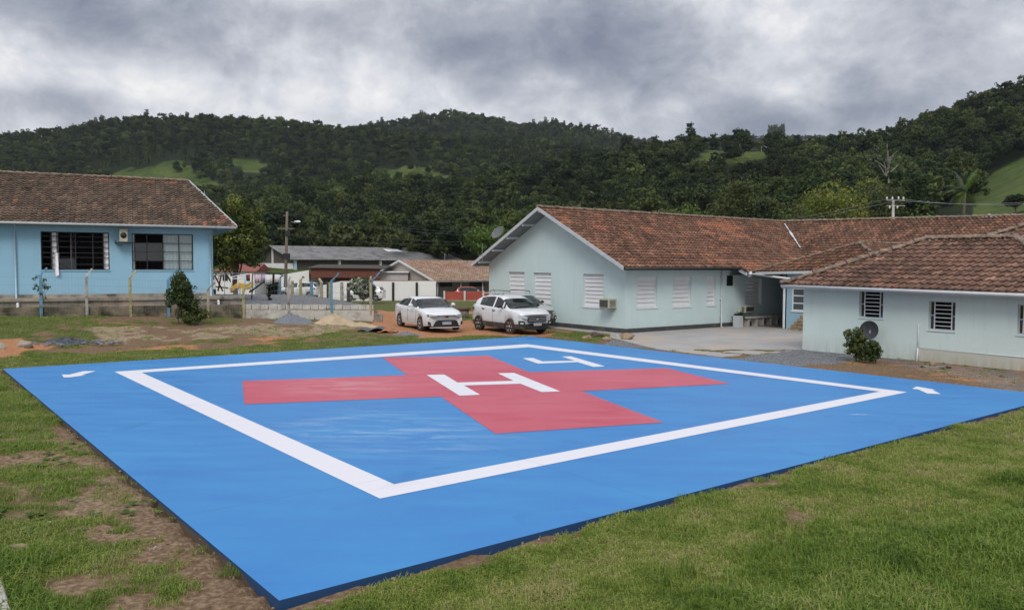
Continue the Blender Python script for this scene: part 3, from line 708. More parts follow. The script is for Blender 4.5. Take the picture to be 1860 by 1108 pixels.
obj('wall', bm, wall_mat('blue_wing_paint', (.30, .46, .56), zlow=(-.2, .5), amount=.3), hosp)
bm = BM()
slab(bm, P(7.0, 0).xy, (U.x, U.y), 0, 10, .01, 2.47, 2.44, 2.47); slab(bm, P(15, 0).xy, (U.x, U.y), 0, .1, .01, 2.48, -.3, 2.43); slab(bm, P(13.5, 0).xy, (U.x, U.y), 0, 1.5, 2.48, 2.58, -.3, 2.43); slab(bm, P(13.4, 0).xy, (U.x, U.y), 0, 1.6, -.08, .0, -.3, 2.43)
obj('passage_shade_lining', bm, mat('passage_painted_shade', (.07, .065, .06), .85, var=.2), hosp)  # passage shade put into this dark colour; ceiling board added against light leaks
o = copn[0]; bm = BM()
for (a, b, c, d) in ((o[0], o[1], o[2], o[2]+.05), (o[0], o[1], o[3]-.05, o[3]), (o[0], o[0]+.06, o[2]+.05, o[3]-.05), (o[1]-.06, o[1], o[2]+.05, o[3]-.05)): cf.box(bm, a+.002, b-.002, -.07, -.01, c, d)
for k in (1, 2): cf.box(bm, o[0]+.06, o[1]-.06, -.065, -.02, o[2]+k*(o[3]-o[2])/3-.025, o[2]+k*(o[3]-o[2])/3+.025)
w = obj('window', bm, M_WHITE, hosp); w['label'] = 'white framed three pane window beside the brick stack'
bm = BM(); cf.box(bm, o[0]+.05, o[1]-.05, -.055, -.045, o[2]+.04, o[3]-.04); obj('pane', bm, mat('grey_glass', (.06, .075, .085), .08, var=.1), w)
bm = BM(); cf.box(bm, o[0]-.04, o[1]+.04, .001, .04, o[2]-.06, o[2]-.002); obj('sill', bm, M_WHITE, w)
down_pipe(hosp, WallFrame(O, U), 6.35, ZG, 2.75, d=.08, r=.04, kick=.15, top=(1.2, .6, 2.86))
down_pipe(hosp, cf, -.12, ZG, 2.6, d=.02, r=.06, kick=.1)
# gutter running across the passage mouth
bm = BM(); tube(bm, [P(7.25, 1.1, 2.5), P(6.9, 3.4, 2.32), P(7.3, 7.4, 2.18)], .045, 8); lathe(bm, [(.10, 0), (.10, .26), (.06, .27)], 12, Matrix.Translation(P(7.2, 1.05, 2.36)))
obj('gutter_pipe', bm, M_WHITE, hosp)
# roof planes
e = P(0, .62, ZR-SL*5.77)
rp = [P(-.8, .62, ZR-SL*5.77), P(6.9, .62, ZR-SL*5.77), P(6.9, -5.15, ZR), P(-.8, -5.15, ZR)]
org = P(-.8, .62, ZR-SL*5.77)
spots_ = [(12.9, 5.35, .8, .45, .9), (11.6, 5.0, 1.0, .5, .8), (12.3, 4.1, .7, .5, .6), (9.0, 4.1, .5, .3, .4), (11.3, 5.4, .9, .4, .95), (10.2, 3.6, .8, .5, .5), (6.0, 1.3, 1.2, .25, .5), (7.2, .8, 1.0, .25, .6), (2.3, 4.3, .6, .3, .5), (5.2, 3.9, .5, .5, .4), (8.7, .3, .8, .3, .7), (3.6, 2.5, .8, .2, .4), (.9, 5.2, .5, .6, .3), (8.2, 2.2, .5, .3, .4), (4.9, 2.2, .6, .25, .4)]
tile_plane('roof', rp, T_HOSP, hosp, org, fresh=spots_, nfr=.035, seed=3)
rp2 = [P(6.9, 1.05, ZR-SL*6.2), P(12.5, 1.05, ZR-SL*6.2), P(18.7, -5.15, ZR), P(6.9, -5.15, ZR)]
tile_plane('roof', rp2, T_HOSP, hosp, org, fresh=spots_, nfr=.035, seed=4)
rb = [P(13.0, 22, 2.5), P(13.0, .55, 2.84), P(18.7, -5.15, ZR), P(18.7, 22, 5.12)]
tile_plane('roof', rb, T_HOSP, hosp, nfr=.012, seed=5)
cl = [P(13.2, 1.1, 2.62), P(7.6, 1.1, 2.62), P(10.0, 4.93, 3.94), P(15.3, 4.93, 3.94)]
cfp = [P(7.6, 1.1, 2.62), P(7.6, 7.7, 2.80), P(10.0, 4.93, 3.94)]
cr = [P(7.6, 7.7, 2.80), P(13.2, 7.7, 2.80), P(15.3, 4.93, 3.94), P(10.0, 4.93, 3.94)]
for k, q in enumerate((cl, cfp, cr)): tile_plane('roof', q, T_HOSP, hosp, nfr=.03, seed=20+k)
bm = BM()
lf_ = [P(-.8, -10.75, ZR-SL*5.6), P(18.7, -10.75, ZR-SL*5.6), P(18.7, -5.15, ZR), P(-.8, -5.15, ZR)]
for q in (rp, rp2, cl, cfp, cr, rb, lf_, [P(24.4, -5, 2.8), P(24.4, 22, 2.5), P(18.7, 22, 5.12), P(18.7, -5.15, ZR)]): under(bm, q)
obj('roof_deck', bm, mat('soffit_board', (.20, .22, .23), .8, var=.15), hosp)
bm = BM()   # far slope's weathered tiles, plain courses
tile_plane('roof', lf_, T_HOSP, hosp, seed=8)
beam(bm, P(-.82, .66, ZR-SL*5.79+.05), P(-.82, -5.15, ZR+.05), .03, .17); beam(bm, P(-.82, -10.8, ZR-SL*5.63+.05), P(-.82, -5.15, ZR+.05), .03, .17)
obj('bargeboard', bm, M_GREYW, hosp)
bm = BM()
for k in range(5):                       # purlin ends under the gable overhang
    for s_ in (-1, 1):
        r_ = -5.15+s_*(.0+k*1.25); z_ = ZR-SL*abs(r_+5.15)-.10
        if k or s_ > 0: q0 = P(-.78, r_, z_); bm = BM(); beam(bm, q0, P(.0, r_, z_), .07, .12); obj('purlin', bm, M_GREYW, hosp)
bm = BM(); tube(bm, [P(-.8, .70, 2.74), P(6.9, .70, 2.76)], .055, 8); beam(bm, P(-.8, .655, 2.80), P(6.9, .655, 2.80), .02, .12)
obj('gutter', bm, M_DARKM, hosp)
bm = BM(); beam(bm, P(6.92, .6, 2.76), P(6.92, 1.1, 2.56), .03, .14); beam(bm, P(7.55, 1.1, 2.6), P(7.55, 7.7, 2.78), .03, .12)
obj('fascia', bm, M_GREYW, hosp)
ridge(hosp, (P(-.8, -5.15, ZR+.03), P(18.7, -5.15, ZR+.03), .115), (P(18.7, -5.15, ZR+.03), P(18.7, 22, 5.15), .115), (P(7.6, 7.7, 2.84), P(10, 4.93, 3.97), .09), (P(10, 4.93, 3.97), P(15.3, 4.93, 3.97), .09), (P(7.6, 1.1, 2.65), P(10, 4.93, 3.97), .07))
bm = BM(); rn = random.Random(4)        # pale mortar along the valley
p0, p1 = P(18.2, -4.65, 5.42), P(14.9, -1.35, 3.86)
for i in range(16):
    if i == 15: continue
    q = p0.lerp(p1, i/15); w_ = rn.uniform(.015, .085)
    prism(bm, [q+Vector((-w_, 0, .05)), q+Vector((w_, .0, .05)), q+(p1-p0)/15+Vector((w_*.8, 0, .05)), q+(p1-p0)/15+Vector((-w_*.8, 0, .05))], (0, 0, .03))
obj('valley_flashing', bm, mat('pale_flashing', (.55, .56, .58), .6, var=.2), hosp)

# ================================================================== clinic wing (nearer, right)
clin = thing('clinic_building', 'low pale green clinic block with barred windows and hipped clay tile roof at right', 'building', tuple(P(3.5, 12.5, ZG)))
df = WallFrame(P(.34, 8.43).xy, R, out=-1)
if df.N.dot(Vector((-U.x, -U.y, 0))) < 0: df = WallFrame(P(.34, 8.43).xy, R, out=1)
dout = 1 if df.N.dot(Vector((R.y, -R.x, 0))) > 0 else -1
dops = [df.rect(1560.5, 529, 1604, 577), df.rect(1686.5, 547.5, 1735, 600), df.rect(1848, 554, 1899, 609)]
bm = BM()
wall_open(bm, df.p0, R, 0, 8.6, ZG-.1, 2.12, dops, out=dout, depth=.16)
wall_open(bm, df.p0, U, 0, 5.8, ZG-.1, 2.12, [], out=1)
poly(bm, [P(.34, 17.03, ZG-.1), P(6.2, 17.03, ZG-.1), P(6.2, 17.03, 2.12), P(.34, 17.03, 2.12)])
poly(bm, [P(4.9, 9, ZG-.1), P(4.9, 25, ZG-.1), P(4.9, 25, 2.6), P(4.9, 9, 2.6)])
poly(bm, [P(4.9, 8.9, ZG-.1), P(13.5, 8.9, ZG-.1), P(13.5, 8.9, 2.6), P(4.9, 8.9, 2.6)])
bmesh.ops.remove_doubles(bm, verts=bm.verts[:], dist=1e-3); bmesh.ops.recalc_face_normals(bm, faces=bm.faces[:])
obj('wall', bm, M_CLIN, clin)
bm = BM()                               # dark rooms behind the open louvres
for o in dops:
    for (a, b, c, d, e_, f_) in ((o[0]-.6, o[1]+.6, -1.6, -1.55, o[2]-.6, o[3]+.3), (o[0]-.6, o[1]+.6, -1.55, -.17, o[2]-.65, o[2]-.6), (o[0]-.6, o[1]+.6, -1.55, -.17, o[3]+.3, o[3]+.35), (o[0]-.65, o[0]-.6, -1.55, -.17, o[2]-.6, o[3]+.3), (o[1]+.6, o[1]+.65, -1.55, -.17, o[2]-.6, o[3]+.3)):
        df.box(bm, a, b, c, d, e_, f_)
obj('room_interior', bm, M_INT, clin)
for i, o in enumerate(dops):
    a0, a1, z0, z1 = o; w_ = a1-a0; bm = BM(); ia, ib = a0+.18*w_, a1-.17*w_
    for (p, q, c, d) in ((a0, a1, z0, z0+.03), (a0, a1, z1-.03, z1), (a0, a0+.03, z0+.03, z1-.03), (a1-.03, a1, z0+.03, z1-.03)): df.box(bm, p+.002, q-.002, -.13, -.09, c+.002, d-.002)
    wn = obj('window', bm, M_GREYW, clin)
    bm = BM()
    for a in (ia, ib): df.box(bm, a-.012, a+.012, -.12, -.08, z0+.03, z1-.03)
    for k in range(1, 7):
        z = z0+(z1-z0)*k/7; df.box(bm, ia, ib, -.115, -.085, z-.012, z+.012)
    for a, b in ((a0, ia), (ib, a1)): df.box(bm, a+.03, b, -.115, -.09, (z0+z1)/2-.01, (z0+z1)/2+.01)
    obj('bars', bm, M_WHITE, wn)
    bm = BM(); rn = random.Random(i)
    for k in range(6):                  # tilted glass louvres
        z = z0+(z1-z0)*(k+.5)/7; t_ = rn.uniform(-.01, .03)
        prism(bm, [df.pt(ia+.02, -.14, z), df.pt(ib-.02, -.14, z), df.pt(ib-.02, -.09+t_, z-.05), df.pt(ia+.02, -.09+t_, z-.05)], (0, 0, .006))
    df.box(bm, a0+.03, ia-.01, -.12, -.112, z0+.03, z1-.03); df.box(bm, ib+.01, a1-.03, -.12, -.112, z0+.03, z1-.03)
    obj('pane', bm, GLASS, wn)
    bm = BM(); df.box(bm, a0-.02, a1+.02, .001, .03, z0-.045, z0-.002); obj('sill', bm, M_CLIN, wn)
bm = BM(); df.box(bm, -.02, 3.4, 0, .02, ZG-.1, -.06); df.box(bm, 3.4, 8.62, 0, .02, ZG-.1, -.045)
obj('plinth', bm, M_PLINTH, clin)
# low ledge with a pipe along the right half
a_l, z_l = on_wall(1670, 632, df.p0, df.dr); bm = BM(); df.box(bm, a_l, 8.6, 0, .05, -.04, z_l-.02); obj('ledge', bm, wall_mat('ledge_render', (.50, .52, .46), (.36, .25, .13), (-.1, .35), .9), clin)
bm = BM(); tube(bm, [df.pt(a_l, .06, z_l+.01), df.pt(8.6, .06, z_l-.01)], .014, 6); tube(bm, [df.pt(a_l-.02, .05, z_l+.75), df.pt(a_l-.02, .05, z_l)], .012, 6); tube(bm, [df.pt(a_l-.02, .06, z_l), df.pt(a_l-.02, .10, ZG)], .025, 8)
obj('water_pipe', bm, M_WHITE, clin)
d0 = [P(-.15, 17.37, 2.17), P(-.15, 7.95, 2.25), P(3.18, 11.28, 3.80), P(3.18, 14.04, 3.80)]
d0 = [P(-.15, 7.95, 2.25), P(-.15, 17.37, 2.17), P(3.18, 14.04, 3.80), P(3.18, 11.28, 3.80)]
dl = [P(6.5, 7.95, 2.25), P(-.15, 7.95, 2.25), P(3.18, 11.28, 3.80)]
drr = [P(-.15, 17.37, 2.17), P(6.5, 17.37, 2.17), P(3.18, 14.04, 3.80)]
dbk = [P(6.5, 17.37, 2.17), P(6.5, 7.95, 2.25), P(3.18, 11.28, 3.80), P(3.18, 14.04, 3.80)]
for k, q in enumerate((d0, dl, drr, dbk)): tile_plane('roof', q, T_CLIN, clin, seed=30+k, nfr=.004, tw=.235, tc=.315, droop=.008)
e0 = [P(4.44, 8.5, 2.6), P(4.44, 26, 2.6), P(9.9, 26, 5.15), P(9.9, 13.96, 5.15)]
el = [P(15.3, 8.5, 2.6), P(4.44, 8.5, 2.6), P(9.9, 13.96, 5.15)]
for k, q in enumerate((e0, el)): tile_plane('roof', q, T_CLIN, clin, seed=40+k, nfr=.004, tw=.235, tc=.315)
bm = BM()
for q in (d0, dl, drr, dbk, e0, el): under(bm, q, .06, .02)
obj('roof_deck', bm, mat('soffit_pale', (.42, .47, .46), .8, var=.1), clin)
ridge(clin, (P(-.2, 7.9, 2.26), P(3.18, 11.28, 3.84), .125), (P(3.18, 11.28, 3.84), P(3.18, 14.04, 3.84), .12), (P(3.18, 14.04, 3.84), P(-.2, 17.4, 2.2), .12), (P(4.44, 8.5, 2.64), P(9.9, 13.96, 5.19), .12), (P(9.9, 13.96, 5.19), P(9.9, 26, 5.19), .115))
bm = BM(); tube(bm, [P(-.22, 7.9, 2.19), P(-.22, 17.4, 2.10)], .05, 8); beam(bm, P(-.19, 7.92, 2.24), P(-.19, 17.4, 2.16), .02, .13); beam(bm, P(-.18, 7.9, 2.22), P(6.5, 7.9, 2.22), .02, .12)
obj('gutter', bm, M_GREYW, clin)

# ================================================================== school (left)
SE = Vector((-13.06, 38.0)); SW = SE-L*1.0+B*.6
def PS(s, b, z=0.0): q = SE-L*s+B*b; return Vector((q.x, q.y, z))    # s leftwards along the eave, b backwards
sch = thing('school_building', 'light blue school building with wide windows, white curtains and brown tiled roof at left', 'building', tuple(PS(12, 5, 1.4)))
sf = WallFrame(SW, -L, out=-1)
if sf.N.dot(Vector((-B.x, -B.y, 0))) < 0: sf = WallFrame(SW, -L, out=1)
sout = 1 if sf.N.dot(Vector((-L.y, L.x, 0))) > 0 else -1
sops = [sf.rect(239.5, 425, 351, 490.5), sf.rect(74, 421.5, 198.5, 490.5)]
bm = BM()
wall_open(bm, SW, -L, 0, 24, 1.3, 4.5, sops, out=sout, depth=.12)
poly(bm, [sf.pt(0, 0, 1.3), sf.pt(0, -9.0, 1.3), sf.pt(0, -9.0, 4.5), sf.pt(0, -4.4, 6.75), sf.pt(0, 0, 4.5)])
bmesh.ops.recalc_face_normals(bm, faces=bm.faces[:])
obj('wall', bm, M_SCHOOL, sch)
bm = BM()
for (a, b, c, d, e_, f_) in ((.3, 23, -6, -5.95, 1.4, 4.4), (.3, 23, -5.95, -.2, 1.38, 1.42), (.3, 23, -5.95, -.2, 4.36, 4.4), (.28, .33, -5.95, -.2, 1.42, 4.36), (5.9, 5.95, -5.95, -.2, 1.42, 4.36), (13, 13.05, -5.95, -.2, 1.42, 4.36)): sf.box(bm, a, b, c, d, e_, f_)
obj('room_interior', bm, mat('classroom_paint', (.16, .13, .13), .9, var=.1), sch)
def school_window(o, vx, hz, panes_px, curtain):
    a0, a1, z0, z1 = o; bm = BM(); t_ = .022
    for (p, q, c, d) in ((a0, a1, z0, z0+.04), (a0, a1, z1-.04, z1), (a0, a0+.04, z0+.04, z1-.04), (a1-.04, a1, z0+.04, z1-.04)): sf.box(bm, p+.002, q-.002, -.1, -.05, c+.002, d-.002)
    wn = obj('window', bm, M_DARKM, sch)
    bm = BM()
    for x in vx:
        a = on_wall(x, 455, SW, -L)[0]; sf.box(bm, a-t_, a+t_, -.095, -.055, z0+.04, z1-.04)
    for k in hz: z = z0+(z1-z0)*k; sf.box(bm, a0+.04, a1-.04, -.09, -.06, z-.014, z+.014)
    obj('frame', bm, M_DARKM, wn)
    bm = BM()
    for (x0, x1, y0, y1) in panes_px:
        p = on_wall(x0, 455, SW, -L)[0]; q = on_wall(x1, 455, SW, -L)[0]; xm = (x0+x1)/2
        zt = on_wall(xm, y0, SW, -L)[1]; zb = on_wall(xm, y1, SW, -L)[1]; sf.box(bm, min(p, q), max(p, q), -.078, -.072, max(z0+.02, zb), min(z1-.02, zt))
    obj('pane', bm, GLASS, wn)
    for (x0, x1) in curtain:
        p = on_wall(x0, 455, SW, -L)[0]; q = on_wall(x1, 455, SW, -L)[0]; p, q = min(p, q), max(p, q); bm = BM(); n = max(6, int((q-p)/.035)); prev = None
        for i in range(n+1):
            a = p+(q-p)*i/n; d = -.155+.022*math.sin(i*1.35)+.008*math.sin(i*.5)
            c = (bm.verts.new(sf.pt(a, d, z0-.1)), bm.verts.new(sf.pt(a, d*.97, z1+.05)))
            if prev: bm.faces.new((prev[0], c[0], c[1], prev[1]))
            prev = c
        obj('curtain', bm, M_CURT, wn, smooth=True)
    bm = BM(); sf.box(bm, a0-.03, a1+.03, .001, .04, z0-.05, z0-.002); obj('sill', bm, M_SCHOOL, wn)
school_window(sops[1], (93, 103.5, 137, 168.5, 187.5), (.15, .33, .45, .6, .75, .88), [(104, 137, 470, 489)], [(93, 105), (187, 198)])
bm = BM(); prev = None
for i in range(9):
    a = on_wall(100.5+i*.9, 480, SW, -L)[0]; w_ = .03*math.sin(i*1.7); c = (bm.verts.new(sf.pt(a, .06+w_, sops[1][2]+.75)), bm.verts.new(sf.pt(a+.05*math.sin(i), .12+w_, sops[1][2]-.32+.02*i)))
    if prev: bm.faces.new((prev[0], c[0], c[1], prev[1]))
    prev = c
o_ = obj('curtain', bm, M_CURT, sch, smooth=True); o_['label'] = 'white curtain end blown out over the sill of the open window'
school_window(sops[0], (245, 267, 296, 325), (.25, .5, .74), [(241, 267, 441, 474), (268, 296, 441, 474), (297, 350, 427, 489)], [(241, 246), (297, 349)])
zr_, ze_ = 7.1, 4.6
s0 = [PS(25, 0, ze_), PS(0, 0, ze_), PS(1.76, 5, zr_), PS(25, 5, zr_)]
tile_plane('roof', s0, T_SCHOOL, sch, org=PS(0, 0, ze_), seed=50, nfr=.004, tw=.21, tc=.27, fresh=[(-4.1, 5.2, 1.8, .14, .7), (-1.4, 1.2, 1.2, .7, .10), (-.8, .4, .9, .3, .15), (-7.9, .8, .5, .12, .7), (-7.8, 1.25, .3, .12, .6)])
s1 = [PS(0, 0, ze_), PS(0, 10, ze_), PS(1.76, 5, zr_)]; s2 = [PS(0, 10, ze_), PS(25, 10, ze_), PS(25, 5, zr_), PS(1.76, 5, zr_)]
tile_plane('roof', s1, T_SCHOOL, sch, seed=51, tw=.21, tc=.27)
bm = BM()
for q in (s0, s1, s2): under(bm, q, .07, .02)
obj('roof_deck', bm, mat('soffit_blue', (.36, .48, .54), .8, var=.1), sch)
bm = BM(); caps(bm, PS(25, 5, zr_+.03), PS(1.76, 5, zr_+.03), seed=12, r=.10); obj('ridge_tiles', bm, M_RIDGE, sch)
bm = BM(); beam(bm, PS(-.03, -.03, ze_+.08), PS(1.76, 5, zr_+.09), .05, .12); obj('bargeboard', bm, M_GREYW, sch)
bm = BM(); tube(bm, [PS(25, -.06, ze_-.04), PS(0, -.06, ze_-.04)], .055, 8); beam(bm, PS(25, -.02, ze_+.02), PS(0, -.02, ze_+.02), .02, .12); obj('gutter', bm, M_GREYW, sch)
M_PIPEB = mat('pale_blue_pipe', (.42, .58, .68), .5, var=.05)
down_pipe(sch, sf, .12, 1.1, 4.2, d=.07, r=.05, m=M_PIPEB, top=(-.35, .5, 4.52)); a_ = on_wall(28, 480, SW, -L)[0]; down_pipe(sch, sf, a_, 1.1, 4.2, d=.07, r=.045, m=M_PIPEB, top=(-.05, .5, 4.52))
bm = BM(); sf.box(bm, -.02, 24, .0, .02, 1.3, 1.48); obj('plinth', bm, M_CONC, sch)
# raised walkway along the school and its stained front
bm = BM(); sf.box(bm, -1.2, 26, .02, 1.35, .6, 1.34); sf.box(bm, -1.25, 26, 1.35, 1.45, 1.24, 1.36)
tag(obj('school_walkway', bm, M_CONC), 'raised concrete walkway along the blue school wall', None, kind='structure')
# white drain elbows on the walkway front
for x, y in ((32, 552), (397, 553)):
    a = on_wall(x, y, sf.pt(0, 1.5, 0).xy, -L)[0]; bm = BM(); tube(bm, [sf.pt(a, 1.34, 1.15), sf.pt(a, 1.5, 1.15), sf.pt(a, 1.54, 1.08), sf.pt(a, 1.54, .82)], .06, 8)
    tag(obj('drain_pipe', bm, M_WHITE), 'short white drain elbow on the walkway front '+('near the school corner' if x > 100 else 'at the far left edge'), 'pipe', 'drain elbows on the school walkway')
# ================================================================== fence line, terrace wall
def FP(s, b=0.0, z=0.0): q = FE0+L*s+B*b; return Vector((q.x, q.y, z))
ff = WallFrame(FE0, L, 1)
if ff.N.dot(Vector((-B.x, -B.y, 0))) < 0: ff = WallFrame(FE0, L, -1)
def spx(px): return fpt(px)[0]
topz = lambda s: float(np.interp(s, [-30, 6.1, 6.3, 12.3], [1.12, 1.03, 1.04, .89]))
footz = lambda s: float(np.interp(s, [-30, 0, 6.2, 12.2], [.8, .60, .34, .06]))
bm = BM(); s_a = spx(440); st = [-16, -10, -5, 0, 3, s_a-.05]
for a, b in zip(st[:-1], st[1:]):
    for (d0_, d1_, zt, zb) in ((-.10, .10, .0, .32), (-.10, .16, .32, 1.2)):
        prism(bm, [ff.pt(a, d1_, topz(a)-zt), ff.pt(a, d0_, topz(a)-zt), ff.pt(a, d0_, footz(a)-.3 if zt else topz(a)-zb), ff.pt(a, d1_, footz(a)-.3 if zt else topz(a)-zb)], ff.pt(b, d1_, topz(b)-zt)-ff.pt(a, d1_, topz(a)-zt))
tag(obj('terrace_wall', bm, mat('mossy_concrete', (.20, .165, .115), .95, var=.4, vscale=1.3, bump=.5, fine=.25, dirt=((.03, .03, .018), 1.2, .42, .62))), 'dark stained concrete terrace wall under the fence in front of the blue school', 'wall')
bm = BM(); n = 16; rn = random.Random(3)
bw = thing('block_wall', 'low whitewashed concrete block wall with flaking paint holding up the gravel yard', 'wall', tuple(FP(9.8, 0, .1)))
for i in range(n):
    a = s_a+(12.25-s_a)*i/n; b = s_a+(12.25-s_a)*(i+1)/n; g = .012
    jt = rn.uniform(-.015, .015)
    ff.box(bm, a+g, b-g, -.08+jt, .08+jt, topz(a)-.235+g, topz(a)-.005+rn.uniform(-.02, .02))
M_BLOCK = mat('whitewashed_block', (.62, .59, .52), .95, var=.25, vscale=1.2, bump=.6, bscale=30, fine=.2, dirt=((.09, .08, .055), 1.0, .47, .62))
obj('block_course', bm, M_BLOCK, bw, bevel=.006)
bm = BM()
for i in range(8):
    a = s_a+(12.25-s_a)*i/8; b = s_a+(12.25-s_a)*(i+1)/8; prism(bm, [ff.pt(a, .10, topz(a)-.235), ff.pt(a, -.14, topz(a)-.235), ff.pt(a, -.14, -.4), ff.pt(a, .12, -.4)], ff.pt(b, .10, topz(b)-.235)-ff.pt(a, .10, topz(a)-.235))
obj('wall_base', bm, mat('whitewashed_footing', (.58, .55, .49), .95, var=.3, vscale=.9, bump=.5, fine=.15, dirt=((.11, .085, .055), .8, .46, .66)), bw)
bm = BM(); slab(bm, FP(12.28).xy, (L.x, L.y), 0, .42, -.22, .2, -.35, .48); bmesh.ops.bevel(bm, geom=bm.edges[:], offset=.05, segments=1, affect='EDGES')
tag(obj('gate_pillar_stub', bm, M_CONC), 'squat mossy concrete stub ending the whitewashed block wall', 'pillar')
# posts
POSTC = {'blue': mat('post_blue', (.13, .30, .44), .8, var=.25, fine=.25, dirt=((.12, .13, .10), 5, .5, .7)), 'white': mat('post_white', (.42, .40, .36), .9, var=.2, fine=.2, dirt=((.12, .10, .07), 5, .5, .7)),
         'yellow': mat('post_yellow', (.42, .39, .20), .85, var=.2, fine=.2, dirt=((.10, .10, .05), 5, .5, .68)), 'cream': mat('post_cream', (.40, .36, .25), .9, var=.2, fine=.2, dirt=((.14, .11, .07), 5, .5, .7)), 'dark': mat('post_dark', (.05, .05, .045), .9, var=.3)}
def fence_post(pos, col, h, lean, label, group, w=.055, bend=.42, tilt=0.0, arm=True):
    bm = BM(); x, y, z = pos
    v = [Vector((x, y, z-.15)), Vector((x+tilt, y, z+h))]; ad = Vector(lean).normalized()
    if arm: v.append(v[1]+(ad*.7+Vector((0, 0, .72))).normalized()*bend)
    tube(bm, v, [w*1.25, w*1.1]+([w] if arm else []), 4)
    bmesh.ops.bevel(bm, geom=[e for e in bm.edges], offset=.008, segments=1, affect='EDGES', clamp_overlap=True)
    o = obj('fence_post', bm, POSTC[col]); tag(o, label, 'fence post', group); return v
PP = []
GP = 'concrete posts of the front fence'
for px, col, h, ln, bend, lb in ((74, 'blue', 1.75, (.05, .1, 0), .42, 'blue concrete fence post beside thin bare weeds, leftmost of the front fence'),
        (157, 'white', 1.72, (.15, .4, 0), .42, 'white concrete fence post below the gap between the two school windows'),
        (236, 'yellow', 1.72, (.25, .4, 0), .40, 'pale yellow straight fence post under the right school window'),
        (305, 'blue', 1.70, (.2, .4, 0), .42, 'blue concrete fence post rising beside the dark green shrub'),
        (377, 'cream', 1.35, (.8, .2, 0), .42, 'pale fence post with its arm bent right, near the school corner'),
        (441, 'yellow', 1.42, (.6, .2, 0), .45, 'yellow mossy fence post where the whitewashed block wall begins'),
        (523, 'white', 1.35, (.1, .5, 0), .30, 'greyish fence post standing in the block wall behind the gravel heap'),
        (601, 'blue', 1.42, (.6, .2, 0), .50, 'blue fence post standing in the block wall behind the sand heap'),
        (672, 'cream', 1.6, (.1, .3, 0), .1, 'cream fence post at the right end of the block wall')):
    s = spx(px); z = (footz(s) if s < 6.25 else topz(s)-.28)
    if px in (441,): z = .3
    PP.append((s, fence_post(ff.pt(s, .14 if s < 6.25 else .1, z), col, h+(.0 if s < 6.25 else .0), ln, lb, GP, bend=bend)))
fence_post(ff.pt(12.2, -.12, .5), 'blue', 1.55, (.7, .3, 0), 'blue corner fence post with its arm bent right, just behind the cream end post', GP, bend=.6)
bm = BM()
for (s0_, v0), (s1_, v1) in zip(PP[:-1], PP[1:]):
    for f in (.16, .32, .48, .64, .8, .96):
        a = v0[0].lerp(v0[1], f); b = v1[0].lerp(v1[1], f); m_ = (a+b)/2-Vector((0, 0, .015)); tube(bm, [a, m_, b], .0035, 3, cap=False)
    n = 14
    for k in range(n):
        t_ = (k+.5)/n; a = v0[0].lerp(v1[0], t_)+Vector((0, 0, .35)); b = v0[1].lerp(v1[1], t_); tube(bm, [a, b], .0022, 3, cap=False)
v0 = PP[0][1]
for f in (.2, .4, .6, .8, .97): a = v0[0].lerp(v0[1], f); tube(bm, [a, a-Vector((L.x*9, L.y*9, -.02))], .0035, 3, cap=False)
tag(obj('wire_fence', bm, M_STEEL), 'thin steel wire mesh strung between the front fence posts', 'fence')
# back row of posts across the gravel yard
GB = 'posts of the far fence behind the gravel yard'
for px, yt, yb, Y, col, h, lb in ((508, 497, 531, 58, 'blue', 1.0, 'bent blue post behind the gravel yard beside the white car bonnet'), (531, 510, 534, 57, 'cream', .9, 'short pale post behind the gravel yard in front of the white car'), (546, 500, 534, 57, 'yellow', 1.2, 'leaning yellow post behind the gravel yard before the car door'),
        (566, 511, 536, 56, 'blue', 1.0, 'straight blue post in front of the far white car'), (584, 504, 539, 56, 'cream', 1.1, 'leaning cream post beside the rear of the far white car'), (600, 513, 541, 55, 'yellow', 1.0, 'slim yellow post just left of the tall blue front post'),
        (621, 513, 545, 54, 'white', 1.0, 'white post between the two parked hatchbacks'), (633, 514, 546, 54, 'dark', 1.0, 'dark wooden post beside the white flowering bush'), (596, 512, 538, 60, 'dark', 1.0, 'thin dark post behind the far white car')):
    b = A(px, yb, Y); h = (yb-yt)/F0*Y; fence_post(b, col, h*(.75 if px in (508, 546, 584) else 1), (.8 if px != 584 else -.3, .2, 0), lb, GB, bend=.25*h, arm=px in (508, 546, 584), w=.105)
# leaning dark pole in the gravel yard
bm = BM(); q0 = A(453, 531, 43.5); tube(bm, [q0, A(481, 511, 43.5)], .05, 6); tube(bm, [A(456.5, 553, 43.2), A(458, 530, 43.4)], .035, 6)
tag(obj('leaning_pole', bm, M_DARKM), 'dark post with a slanting bar in front of the laundry', 'pole')
# small mesh gate frame next to the school corner
bm = BM(); q = [A(438, 497, 38.6), A(376, 497, 38.2)]
tube(bm, [A(378, 497, 38.2), A(438, 497, 38.6)], .02, 6); tube(bm, [A(408, 497, 38.4), A(408, 560, 38.4)], .018, 6); tube(bm, [A(436, 520, 38.6), A(436, 562, 38.6)], .03, 6); tube(bm, [A(410, 524, 38.4), A(436, 524, 38.6)], .02, 6)
tag(obj('fence_rail', bm, M_STEEL), 'thin metal rail frame between school corner and yellow post', 'rail')
bm = BM(); rock_bm(bm, A(423, 582, 37.0)+Vector((0, 0, .1)), (.75, .5, .32), 5); tag(obj('concrete_slab', bm, M_CONC, smooth=False), 'tilted broken concrete slab at the foot of the yellow post', 'slab')

